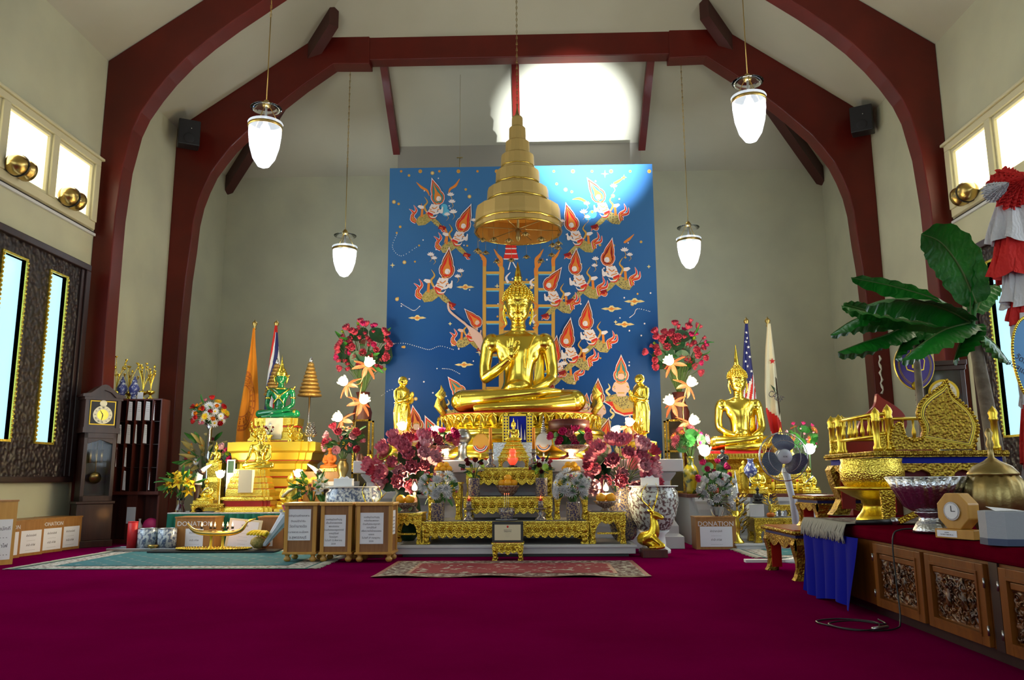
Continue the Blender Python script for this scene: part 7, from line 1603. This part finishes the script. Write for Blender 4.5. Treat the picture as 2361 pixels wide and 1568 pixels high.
for a_, b_, f_ in ((5.84,5.12,True),(5.09,4.42,False),(4.30,3.58,True),(3.55,2.83,False),(2.70,2.0,True)): cdoor(a_, b_, f_)
d = MB('dark_wood'); d.box(-.012, 0, 2.82, 2.90, .07, .51); d.build('post', pf)
# blue cloth hanging from the rear corner, fringed runner
t = thing('blue_drape', 'bright blue cloth hanging in folds over the rear corner of the carpeted platform', 'cloth', (FX-.05, 5.94, 0))
mb = MB('blue_cloth'); mb.grid(lambda u, v: (-.03 - .045*abs(sin(u*15+1.5*v))*(.35+.65*v) - .10*v*(1-u)*.6, 1.16*u*(1+.03*v) , .52 - v*(.50+.0*u)+.03*v*sin(6*u)), 160, 30); mb.build('hanging_folds', t)
t = thing('fringed_runner', 'dark patterned runner with grey fringe lying across the carpeted platform', 'rug', (FX-.04, 6.12, ZC))
mb = MB('rug_grey'); mb.grid(lambda u, v: (-.012+3.2*u if u > 0 else -.03, .02+.93*v, .006), 30, 6); mb.build('pile', t)
mb = MB('fringe'); r_ = random.Random(2)
for i in range(150): y = .02+.93*i/149; L = r_.uniform(.10, .14); mb.tube([(.02,y,.008),(-.045,y,.006),(-.062-r_.uniform(0,.02),y+r_.uniform(-.01,.01),-L*.5),(-.055-r_.uniform(0,.03),y+r_.uniform(-.015,.015),-L)], [.004,.006,.007,.005], 4)
mb.build('fringe', t)
# the great throne
ZTH = at(2015, 1040, 6.62).z; tx0 = 3.0; tx1 = at(2312, 1040, 6.62).x; TW = (tx1-tx0)/2; TD = 1.05
th = thing('carved_throne', 'large carved gold preaching seat with railings on the carpeted platform', 'seat', ((tx0+tx1)/2, 6.62, ZC+.007)); H = ZTH - ZC - .007
mb = MB('gold_mat'); mb.box(-TW-.03, TW+.03, -.03, TD+.03, H-.05, H)
for i in range(70): mb.ell((-TW-.03+(2*TW+.06)*(i+.5)/70, -.035, H-.025), (.011,.012,.018), 6, 4)
for i in range(50): mb.ell((-TW-.035, -.03+(TD+.06)*(i+.5)/50, H-.025), (.012,.011,.018), 6, 4)
mb.build('seat_rim', th)
mb = MB('blue'); mb.box(-TW+.01, TW-.01, 0, TD, H-.10, H-.05); mb.build('blue_band', th)
zA = H-.10
def prof_apron(a, b):
    P = [(a, zA)]; m_ = (a+b)/2; w_ = b-a
    for q, z in ((0,.72),(.04,.78),(.10,.80),(.13,.70),(.20,.745),(.27,.70),(.34,.745),(.40,.70),(.42,.60),(.45,.62),(.5,.55),(.55,.62),(.58,.60),(.60,.70),(.66,.745),(.73,.70),(.80,.745),(.87,.70),(.90,.80),(.96,.78),(1,.72)): P.append((a+w_*q, H*(z-.02)))
    return P + [(b, zA)]
mb = MB('gold_mat'); mb.prism(prof_apron(-TW, TW)[::-1], -.02, .03, 'y'); mb.build('apron', th)
mb = MB('gold_mat'); mb.prism(prof_apron(0, TD), -TW-.02, -TW+.03, 'x'); mb.build('apron', th)
mb = MB('maroon'); mb.box(-TW+.05, TW-.05, .05, TD-.05, H*.5, zA); mb.build('under_panel', th)
for sx in (-1, 1):
    for yy in (0, TD):
        s = 1 if yy == 0 else -1; mb = MB('gold_mat'); pr = [(-.02,zA),(-.05,H*.74),(-.02,H*.5),(.03,H*.25),(-.02,H*.08),(-.06,0),(.09,0),(.12,H*.1),(.09,H*.3),(.11,H*.5),(.18,H*.62),(.22,zA)]
        Pq = [(sx*(TW-a), z) for a, z in pr]; Pq = Pq if sx > 0 else Pq[::-1]; mb.prism(Pq, *sorted((yy, yy+s*.14)), 'y')
        mb.mat('red_lacquer'); mb.box(*sorted((sx*(TW-.03), sx*(TW-.15))), *sorted((yy+s*.05, yy+s*.16)), H*.1, zA); mb.build('leg', th)
def tpost(x, y, h):
    mb = MB('gold_soft'); mb.lathe([(.036,0),(.036,.03),(.026,.05),(.026,h-.13),(.034,h-.12),(.034,h-.10),(.03,h-.09),(.038,h-.06),(.026,h-.03),(.012,h-.015),(.002,h)], 12, (x, y, H)); mb.build('post', th)
def rail(p, q, z, r=.016): mb = MB('gold_soft'); mb.tube([(*p, H+z), (*q, H+z)], r, 8); mb.build('rail', th)
def balus(p, q, z0, z1, n):
    for i in range(n): x, y = p[0]+(q[0]-p[0])*(i+1)/(n+1), p[1]+(q[1]-p[1])*(i+1)/(n+1); mb = MB('gold_soft'); mb.lathe([(.014,z0),(.02,z0+(z1-z0)*.3),(.008,z0+(z1-z0)*.6),(.012,z1)], 8, (x, y, H)); mb.build('baluster', th)
ph_ = hgt(2020, 930, 1035, 6.62)
for x, y, h_ in ((-TW+.03,.03,ph_*.97),(-TW+.13,.03,ph_*1.03),(-TW+.03,TD-.22,ph_*.98),(-TW+.03,TD-.03,ph_*.98),(-TW+.13,TD-.03,ph_),(TW-.03,.03,ph_*.98),(TW-.03,TD-.03,ph_)): tpost(x, y, h_)
A_, B_ = (-TW+.03,.03), (-TW+.03,TD-.03)
for z in (.12, .30): rail(A_, B_, z)
balus(A_, B_, .13, .29, 6)
Cc, D_ = (-TW+.03,TD-.03), (TW-.03,TD-.03)
for z in (.14, .33): rail(Cc, D_, z)
balus(Cc, D_, .15, .32, 9)
for z in (.14, .30): rail((-TW+.03,.03), (-TW+.13,.03), z)
mb = MB('gold_carved'); mb.box(-TW+.05, -TW+.11, .02, .04, H, H+.13); mb.box(-TW+.0, -TW+.06, TD-.06, TD-.03, H, H+.13); mb.build('corner_panel', th)
# scrolled side panels
def scroll(xc, y, k, mats, name, mir=1):
    o_ = [(2063,1030),(2056,1005),(2062,985),(2078,968),(2086,976),(2092,1000),(2110,1010),(2130,1004),(2136,990),(2134,970),(2126,950),(2132,925),(2150,905),(2175,888),(2190,878),(2200,868),(2205,890),(2213,905),(2232,922),(2252,945),(2262,975),(2258,1000),(2246,1030)]
    f = lambda e: [(mir*(x-2160)*k*e[0]+xc+e[1], (1033-z)*k*e[0]+e[2]) for x, z in o_]
    Q = [(p.x, p.y) for p in spl([V((a,b,0)) for a, b in f((1,0,0))], 3)]
    mb = MB(mats[0]); Qr = Q if mir < 0 else Q; ar = sum(Qr[i][0]*Qr[(i+1) % len(Qr)][1]-Qr[(i+1) % len(Qr)][0]*Qr[i][1] for i in range(len(Qr))); mb.prism([(a, H+b) for a, b in (Qr if True else Qr)], y, y+.05, 'y'); so = mb.build(name, th)
    if len(mats) > 1:
        for inset, mt in ((.90,'gold_soft'),(.865,'leaf_dark'),(.845,'gold_soft'),(.80,'blue_dark'),(.785,'gold_mat')):
            mb = MB(mt); cx_, cz_ = xc+mir*28*k, 70*k
            I = [(cx_+(x-cx_)*inset, cz_+(z-cz_)*inset) for x, z in Q if x > xc-mir*40*k]
            I = [(x, max(z, .012)) for x, z in I]; mb.prism([(a, H+b) for a, b in I], y-.003-(.90-inset)*.06, y, 'y'); mb.build('inlay', so)
        mb = MB('gold_carved')
        for i in range(0, len(Q), 1):
            x, z = Q[i]; mb.ell((x, y, H+z), (.014,.014,.014), 6, 4)
        mb.build('beaded_edge', so)
kx = wid(2063, 2263, 1000, 6.6)/200
scroll(at(2160,1033,6.6).x-th.location.x, -.01, kx, ('gold_mat','x'), 'scrolled_panel')
scroll(at(2040,1000,7.6).x-th.location.x+.12, TD-.02, kx*1.0, ('red_lacquer',), 'scrolled_panel', -1)
mb = MB('red_lacquer'); mb.box(-TW+.02, TW-.02, TD-.025, TD-.005, H, H+.16); mb.build('back_board', th)
# bowls and objects on the platform
zr = ZC + .009
o = V((at(2018,1190,6.33).x, 6.33, zr)); hb_ = at(2018,1058,6.33).z-zr; k = wid(1945,2085,1080,6.33)/2
simple('gold_pedestal_bowl', 'large chased gold bowl on a tall flared pedestal before the throne', 'bowl', o, [
 ('pedestal', lambda m: m.lathe([(k*.60,0),(k*.60,.02),(k*.52,hb_*.10),(k*.42,hb_*.16),(k*.36,hb_*.22),(k*.34,hb_*.28),(k*.40,hb_*.30),(k*.40,hb_*.34),(k*.7,hb_*.40),(k*1.05,hb_*.50),(k*1.22,hb_*.54),(k*1.0,hb_*.56)], 40), 'gold_leaf'),
 ('bowl', lambda m: m.lathe([(k*.85,hb_*.55),(k*.99,hb_*.66),(k*1.0,hb_*.82),(k*.97,hb_*.90),(k*.93,hb_*.94),(k*.96,hb_*1.0),(k*.90,hb_*1.0),(k*.86,hb_*.8)], 40), 'gold_fine')])
o = V((at(2150,1225,5.25).x, 5.25, ZC)); hb2 = at(2150,1100,5.25).z-ZC; k2_ = wid(2062,2240,1100,5.25)/2
def lobed(m):
    m.lathe([(k2_*.42,hb2*.38),(k2_*.60,hb2*.46),(k2_*.82,hb2*.75),(k2_*1.0,hb2*1.0),(k2_*.97,hb2*1.0),(k2_*.7,hb2*.7)], 120, lobes=20, amp=.05)
simple('silver_bowl', 'fluted silver bowl on a silver foot on the dark red carpet edge', 'bowl', o, [
 ('foot', lambda m: m.lathe([(k2_*.46,0),(k2_*.46,.015),(k2_*.40,hb2*.12),(k2_*.36,hb2*.18),(k2_*.30,hb2*.22),(k2_*.30,hb2*.30),(k2_*.38,hb2*.34),(k2_*.40,hb2*.38)], 40), 'silver_chased'), ('bowl', lobed, 'silver_chased'), ('rim', lambda m: m.tube([(k2_*cos(a), k2_*sin(a), hb2) for a in [2*pi*j/60 for j in range(60)]], .005, 6, closed=True), 'silver')])
o = V((at(2300,1195,5.05).x, 5.05, ZC)); hk = at(2290,1095,5.05).z-ZC; kk_ = wid(2232,2368,1140,5.05)/2
t = simple('brass_kettle', 'old ribbed brass lidded pot with a spout at the right edge', 'pot', o, [
 ('pot_body', lambda m: m.lathe([(kk_*.55,0),(kk_*.6,.02),(kk_*.90,hk*.38),(kk_*1.0,hk*.62),(kk_*.92,hk*.85),(kk_*.75,hk*1.0)], 60, lobes=16, amp=.05), 'brass_old'),
 ('lid', lambda m: m.lathe([(kk_*.80,hk*.99),(kk_*.80,hk*1.03),(kk_*.60,hk*1.15),(kk_*.25,hk*1.24),(kk_*.10,hk*1.30),(kk_*.08,hk*1.45),(kk_*.13,hk*1.52),(kk_*.07,hk*1.62),(kk_*.13,hk*1.72),(kk_*.05,hk*1.8)], 32), 'brass_old'),
 ('spout', lambda m: m.tube(spl([(kk_*.8,0,hk*.7),(kk_*1.15,0,hk*.8),(kk_*1.3,0,hk*1.15)], 4), [.03,.028,.026,.024,.022,.02,.02,.02,.018], 12), 'brass_old')])
o = V((at(2213,1218,4.72).x, 4.72, ZC)); 
t = thing('desk_clock', 'honey coloured wooden desk clock on a labelled base beside the silver bowl', 'clock', o, R(-66)); kb_ = wid(2180,2262,1218,4.72)/2
mb = MB('pine'); mb.box(-kb_*1.25, kb_*1.25, -.05, .05, 0, .052); mb.build('base', t, .003)
mb = MB('paper'); mb.box(-kb_*1.1, kb_*.2, -.052, -.05, .008, .044); mb.mat('ink'); mb.text('present', .009, TR((-kb_*.45,-.0525,.030)) @ RX(pi/2), .0003); mb.text('TO WAT THAI OF L.A.', .0085, TR((-kb_*.45,-.0525,.018)) @ RX(pi/2), .0003); mb.build('label_plate', t)
mb = MB('pine'); hc_ = (at(2208,1137,4.72).z-ZC-.052); r_c = hc_/2
def octa(r, n=8): return [(r/cos(pi/8)*sin(2*pi*(i+.5)/n), .052+r_c+r/cos(pi/8)*cos(2*pi*(i+.5)/n)) for i in range(n)]
mb.prism(octa(r_c), -.045, .045, 'y'); mb.build('case', t, .006)
mb = MB('silver'); n = 28; mb.prism([(r_c*.52*cos(2*pi*i/n), .052+r_c+r_c*.52*sin(2*pi*i/n)) for i in range(n)][::-1], -.053, -.045, 'y'); mb.mat('white'); mb.prism([(r_c*.42*cos(2*pi*i/n), .052+r_c+r_c*.42*sin(2*pi*i/n)) for i in range(n)][::-1], -.055, -.053, 'y'); mb.mat('black'); mb.box(-.002,.002,-.057,-.055,.052+r_c,.052+r_c*1.3); mb.box(-.002,r_c*.25,-.057,-.055,.052+r_c-.002,.052+r_c+.002); mb.build('dial', t)
o = V((at(2320,1235,4.30).x, 4.30, ZC)); kg = wid(2266,2374,1200,4.30)/2; hg = at(2320,1178,4.30).z-ZC
simple('grey_box', 'grey faceted cloth covered box at the right edge of the carpet top', 'box', o, [('box_body', lambda m: m.lathe([(kg,0),(kg,hg*.22),(kg,hg)], 8, rot=.3, smooth=False), 'grey_pot'), ('dark_base', lambda m: m.lathe([(kg*1.01,0),(kg*1.01,hg*.2)], 8, rot=.3, smooth=False), 'fan_blade'), ('paper_sheet', lambda m: m.add([(-kg*.5,-.03,hg+.001),(kg*.5,-.06,hg+.004),(kg*.4,.05,hg+.01),(-kg*.4,.08,hg+.02)], [(0,1,2,3)], False), 'paper')])
o = V((at(1985,1185,5.75).x, 5.86, zr+.022)); 
t = thing('microphone', 'black microphone with a silver mesh head lying on the runner', 'microphone', o); Lm = wid(1985, 2082, 1185, 5.75)
mb = MB('black'); mb.tube([(0,0,0),(Lm*.5,-.01,.002),(Lm*.84,-.02,.004)], [.014,.018,.022], 14); mb.build('handle', t)
mb = MB('steel'); mb.ell((Lm*.90,-.022,.008), (.032,.028,.028), 16, 10); mb.build('mesh_head', t)
# gold booklet rest
o = V((at(2060,1180,5.95).x, 6.0, zr)); simple('book_rest', 'carved gold book rest with two crossed boards behind the silver bowl', 'book rest', o, [('board', lambda m: m.prism([(-.05,0),(.03,0),(.05,.24),(-.06,.24)][::-1], 0, .03, 'y'), 'gold_carved', .004), ('board', lambda m: m.prism([(.03,.03),(.06,.0),(.30,.10),(.28,.14)][::-1], -.02, .01, 'y'), 'gold_carved', .004)])
# microphone cord
mb = MB('black'); cw = [V((at(2128,1212,5.3).x, 5.45, ZC+.006)), V((2.78,5.45,ZC+.008)), V((2.63,5.45,ZC+.004)), V((2.575,5.45,.55)), V((2.57,5.44,.3)), V((2.56,5.40,.06)), V((2.50,5.35,.008)), V((2.30,5.30,.008)), V((2.16,5.42,.008)), V((2.10,5.62,.008)), V((2.30,5.72,.008)), V((2.48,5.58,.008)), V((2.36,5.32,.010)), V((2.20,5.30,.012)), V((2.14,5.50,.014)), V((2.34,5.6,.016)), V((2.5,5.5,.010)), V((2.54,5.7,.008))]
t = thing('coiled_cable', 'thin black cable hanging down the carved cabinet front and coiled on the carpet', 'cord', (0,0,0)); mb.tube(spl(cw, 6), .0055, 6); mb.build('cable', t)
mb = MB('steel'); mb.tube([(2.34,5.30,.018),(2.46,5.36,.018)], .011, 8); mb.build('connector', t)

# ------------------------------------------------------------------ behind the throne: fans, tall clock, banana plants, bunting
def oval_fan(name, lab, px, py, rx, ry, Y, face, edge, pole=None, extra=None, z0=0):
    c_ = at(px, py, Y); t = thing(name, lab, 'ceremonial fan', (c_.x, Y, z0)); a = wid(px, px+rx, py, Y); b = hgt(px, py, py+ry, Y); z = c_.z-z0; n = 44
    O = lambda k_: [(a*k_*cos(2*pi*i/n)*(1+.10*sin(2*pi*i/n)), z + b*k_*sin(2*pi*i/n)) for i in range(n)][::-1]
    mb = MB(edge); mb.prism(O(1.04), -.008, .012, 'y'); mb.build('rim', t); mb = MB(face); mb.prism(O(1.0), -.014, -.008, 'y'); mb.build('face', t)
    mb = MB(pole or 'mahogany'); q = .05
    mb.tube([(0,0,.05),(0,0,z-b)], .014, 8); 
    for i in range(int((z-b-.1)/.05)): mb.ell((0,0,.1+i*.05), (.02,.02,.012), 8, 4)
    mb.lathe([(.14,0),(.14,.03),(.03,.06)], 18); mb.build('pole', t)
    if extra: extra(t, a, b, z)
    return t
def crest(t, a, b, z):
    mb = MB('gold_paint'); n = 30
    for k_ in (.86,.80): mb.tube([(a*k_*cos(2*pi*i/44)*(1+.10*sin(2*pi*i/44)), -.015, z+b*k_*sin(2*pi*i/44)) for i in range(44)], .003, 4, closed=True)
    mb.prism([(-.09,z-.04),(-.11,z+.06),(-.08,z+.12),(-.04,z+.15),(0,z+.27),(.04,z+.15),(.08,z+.12),(.11,z+.06),(.09,z-.04),(0,z-.07)], -.018, -.014, 'y'); mb.mat('purple_deep')
    mb.prism([(-.08,z-.03),(-.10,z+.06),(-.07,z+.11),(-.035,z+.14),(0,z+.24),(.035,z+.14),(.07,z+.11),(.10,z+.06),(.08,z-.03),(0,z-.055)], -.021, -.018, 'y'); mb.mat('gold_paint')
    mb.prism([(-.035,z-.02),(-.03,z+.07),(-.012,z+.10),(0,z+.2),(.012,z+.10),(.03,z+.07),(.035,z-.02)], -.024, -.021, 'y'); mb.mat('p_red'); mb.box(-.025,.025,-.027,-.024,z+.06,z+.08); mb.build('emblem', t)
    mb = MB('gold_paint'); mb.ell((0,-.02,z-b*.86), (.055,.015,.05), 16, 8); mb.build('boss', t)
oval_fan('purple_fan', 'purple oval ceremonial fan with a small gold crest behind the throne', 2108, 845, 44, 52, 8.6, 'purple', 'gold_paint', extra=crest)
def beads(t, a, b, z):
    mb = MB('gold'); 
    for i in range(90): q = 2*pi*i/90; mb.ell((a*1.05*cos(q)*(1+.10*sin(q)), -.015, z+b*1.04*sin(q)), (.011,.008,.011), 6, 4)
    mb.build('bead_edge', t); mb = MB('ink')
    for i, tx in enumerate(('วัดไทย','ลอสแองเจลิส')): mb.text(tx, .06, TR((-a*.55, -.016, z-.02-.09*i)) @ RX(pi/2) @ RZ(R(-35)), .0005)
    mb.build('lettering', t)
oval_fan('blue_fan', 'large light blue beaded ceremonial fan cut off by the right edge of the photo', 2382, 832, 45, 100, 6.2, 'sky_blue', 'gold_paint', extra=beads, z0=ZC+.001)
o = V((at(2185,1000,10.0).x, 10.0, 0)); hC = at(2200,832,10.0).z
t = thing('tall_case_clock', 'dark tall case clock with glass front standing behind the banana leaves', 'clock', o, R(-22)); W = .25
mb = MB('clock_wood'); mb.box(-W,W,0,.32,0,.5); mb.box(-W-.03,W+.03,-.03,.34,hC-.06,hC); mb.box(-W-.015,W+.015,-.015,.33,hC-.12,hC-.06)
for x in (-W, W-.05): mb.box(x, x+.05, 0, .32, .5, hC-.12)
mb.box(-W,W,.28,.32,.5,hC-.12); mb.box(-W,W,0,.05,.5,.58); mb.box(-W,W,0,.03,hC-.75,hC-.70); mb.build('case', t, .006)
mb = MB('glass_dark'); mb.box(-W+.05,W-.05,.01,.02,.58,hC-.12); mb.build('glass_door', t)
mb = MB('gold_paint'); n = 28; mb.prism([(.17*cos(2*pi*i/n), hC-.40+.17*sin(2*pi*i/n)) for i in range(n)][::-1], -.004, .01, 'y'); mb.mat('cream'); mb.prism([(.14*cos(2*pi*i/n), hC-.40+.14*sin(2*pi*i/n)) for i in range(n)][::-1], -.008, -.004, 'y'); mb.mat('ink')
for i, nn in enumerate(('12','1','2','3','4','5','6','7','8','9','10','11')): a = 2*pi*i/12; mb.text(nn, .03, TR((.11*sin(a), -.009, hC-.41+.11*cos(a))) @ RX(pi/2), .0005)
mb.build('dial', t)
def banana(lab, base, top, leaves, r0=.11, seed=1, pot=True):
    t = thing('banana_plant', lab, 'plant', base); B = V(base); rr = random.Random(seed)
    if pot: mb = MB('grey_pot'); mb.lathe([(.20,0),(.26,.30),(.24,.30),(.22,.26)], 24); mb.build('pot', t)
    mb = MB('trunk'); Tp = V(top)-B; mb.tube(spl([(0,0,.06),Tp*.5+V((.03,0,0)),Tp], 6), [r0-(r0*.55)*i/12 for i in range(13)], 16); mb.build('trunk', t)
    for P, w_, fold, tilt in leaves:
        Q = spl([at(x, y, Y)-B for x, y, Y in P], 6); n = len(Q)-1; mb = MB('leaf_banana')
        ph = rr.uniform(0, 9)
        def fn(u, v):
            i = min(int(v*n), n-1); f_ = v*n-i; p = Q[i].lerp(Q[i+1], f_); d = (Q[i+1]-Q[i]).normalized(); s = d.cross(V((0,0,1)) if abs(d.z) < .95 else V((0,1,0))).normalized(); s = (s*cos(tilt) + d.cross(s)*sin(tilt)).normalized(); up = s.cross(d)
            x = (u-.5)*2; ww = w_*(sin(pi*min(1, .06+v*.95))**.5)*(1+.05*sin(v*40+ph+3*x)); return p + s*(x*ww) - up*(fold*abs(x)**1.4*ww) + up*(.012*sin(v*50+ph)*abs(x))
        mb.grid(fn, 10, 30); mb.mat('stem'); mb.tube(Q, [.014-.010*i/n for i in range(n+1)], 6); mb.build('leaf', t)
        if (Q[0]-Tp).length > .12: mb = MB('leaf'); mb.tube(spl([Tp, (Tp+Q[0])/2+V((0,0,.04)), Q[0]], 4), .018, 8); mb.build('leaf_stalk', t)
    return t
YB_ = 7.6
base = V((at(2335,1090,7.95).x, 8.15, 0)); top = at(2243, 765, YB_)
banana('tall banana plant leaning behind the throne, its leaves reaching over the purple fan', base, top, [
 ([(2250,700,7.55),(2215,620,7.5),(2170,560,7.4),(2125,540,7.35)], .22, .15, .9),
 ([(2238,742,7.6),(2160,705,7.4),(2060,690,7.2),(1995,705,7.1)], .18, .5, .25),
 ([(2240,735,7.6),(2160,690,7.9),(2060,660,8.1),(1962,640,8.2)], .15, .3, .5),
 ([(2248,720,7.6),(2270,680,7.7),(2300,655,7.8)], .11, .3, .5),
 ([(2236,745,7.6),(2180,760,7.35),(2130,790,7.2),(2080,830,7.1)], .20, .7, .2),
 ([(2240,750,7.6),(2215,790,7.4),(2200,830,7.3)], .17, .6, .6),
 ([(2245,760,7.6),(2290,790,7.6),(2330,840,7.6)], .12, .6, .3),
 ([(2240,740,7.55),(2238,660,7.55),(2245,590,7.5),(2262,572,7.5)], .07, .5, .9),
 ([(2232,755,7.7),(2100,740,7.9),(2000,720,8.0),(1940,705,8.1)], .14, .5, .1)], .105)
base = V((at(2125,1000,8.35).x, 8.45, 0)); top = at(2104, 735, 8.4)
banana('shorter banana plant behind the throne with dark drooping leaves reaching left', base, top, [
 ([(2105,735,8.4),(2040,728,8.3),(1975,735,8.2),(1915,772,8.1)], .20, .6, .15),
 ([(2105,740,8.4),(2050,770,8.2),(1990,790,8.1),(1932,812,8.0)], .19, .7, .1),
 ([(2105,738,8.4),(2080,790,8.2),(2064,828,8.15)], .16, .6, .5),
 ([(2104,735,8.4),(2000,715,8.5),(1945,700,8.5)], .12, .3, .6),
 ([(2104,730,8.4),(2094,690,8.4),(2086,655,8.4)], .05, .4, .9),
 ([(2108,738,8.4),(2150,760,8.2),(2190,800,8.1)], .15, .7, .2),
 ([(2106,742,8.4),(2130,775,8.3),(2110,815,8.2)], .15, .6, .5)], .06, 5)
# green string tied round trunk and tall red white bunting
bx_ = at(2345, 500, 6.9); bt = thing('ruffled_bunting', 'red and white ruffled cloth bunting hanging at the right edge', 'bunting', (bx_.x, 6.9, 0))
mb = MB('mahogany'); mb.tube([(.05,.1,ZC+.001),(.05,.1,at(2345,400,6.9).z)], .03, 10); mb.build('pole', bt)
def ruffle(mat, ya, yb_, ra, rb, seed, off=0):
    rr = random.Random(seed); za, zb_ = at(2345,ya,6.9).z, at(2345,yb_,6.9).z; ph = [rr.uniform(0,6) for _ in range(4)]
    mb = MB(mat); mb.grid(lambda u, v: ((ra+(rb-ra)*v + .035*sin(9*2*pi*u+ph[0]+2*v)*(.3+v) + .02*sin(17*2*pi*u+ph[1]))*cos(2*pi*u)+off, (ra+(rb-ra)*v + .03*sin(7*2*pi*u+ph[2]))*sin(2*pi*u)*.7, za+(zb_-za)*v + .03*sin(5*2*pi*u+ph[3])*v), 110, 14); mb.build('cloth_tier', bt)
def rosette(mat, px, py, r, seed):
    rr = random.Random(seed); c_ = at(px, py, 6.75)-bt.location; mb = MB(mat)
    for k_ in range(7):
        q = r*(1-k_*.12); mb.grid(lambda u, v: (c_.x + (q*v+.0)*cos(2*pi*u)*(1+.08*sin(16*2*pi*u+k_)), c_.y-.03*k_+.05*v+.02*sin(22*2*pi*u+k_), c_.z+q*v*sin(2*pi*u)*(1+.08*sin(16*2*pi*u+k_))), 90, 4)
    mb.build('rosette', bt)
ruffle('white_fabric', 455, 560, .12, .25, 1); ruffle('red_fabric', 545, 640, .17, .26, 2); ruffle('white_fabric', 625, 705, .14, .19, 3); ruffle('red_fabric', 695, 745, .12, .14, 4); ruffle('white_fabric', 725, 800, .13, .12, 5)
ruffle('white_fabric', 790, 935, .10, .13, 6); ruffle('red_fabric', 930, 1075, .12, .16, 7); ruffle('white_fabric', 1060, 1120, .14, .17, 8)
rosette('red_fabric', 2335, 430, .19, 1); rosette('white_fabric', 2296, 440, .09, 2)

# odds and ends
simple('white_bar', 'short white strip lying on the carpet before the lower claw legged table', 'strip', (2.62, 9.45, 0), [('strip_body', lambda m: m.box(0,.5,0,.10,0,.035), 'white', .004)])
for px, lab, mt, hh_ in ((848, 'small pale gold jar on the left end of the white altar', 'gold_soft', .11), (868, 'small dark blue jar on the left end of the white altar', 'blue_dark', .08), (826, 'small red brown box jar on the left end of the white altar', 'mahogany', .12)):
    o = at(px, 1062, 11.85); simple('small_jar', lab, 'jar', (o.x, 11.95, ZL), [('jar_body', lambda m: m.lathe([(.05,0),(.055,.01),(.055,hh_*.7),(.035,hh_*.85),(.04,hh_)], 18), mt)])
o = at(2031, 905, YA1+.6); simple('dried_garland', 'thin pale dried garland hanging before the right rear arch', 'garland', (at(2031,862,YA2-.03).x, YA2-.025, 0), [('strand', lambda m: m.tube([(.0+.02*sin(i*2.1), 0, at(2031,820+i*8,YA2).z) for i in range(12)], [.012,.025]*6, 5), 'ivory')])
o = V((at(2283,1100,5.9).x, 5.95, ZC+.01)); simple('paper_packet', 'small purple and pink packet behind the silver bowl', 'packet', o, [('packet_body', lambda m: m.box(-.04,.04,0,.05,0,.35), 'magenta'), ('label_band', lambda m: m.box(-.042,.042,-.002,.052,.2,.28), 'white')])
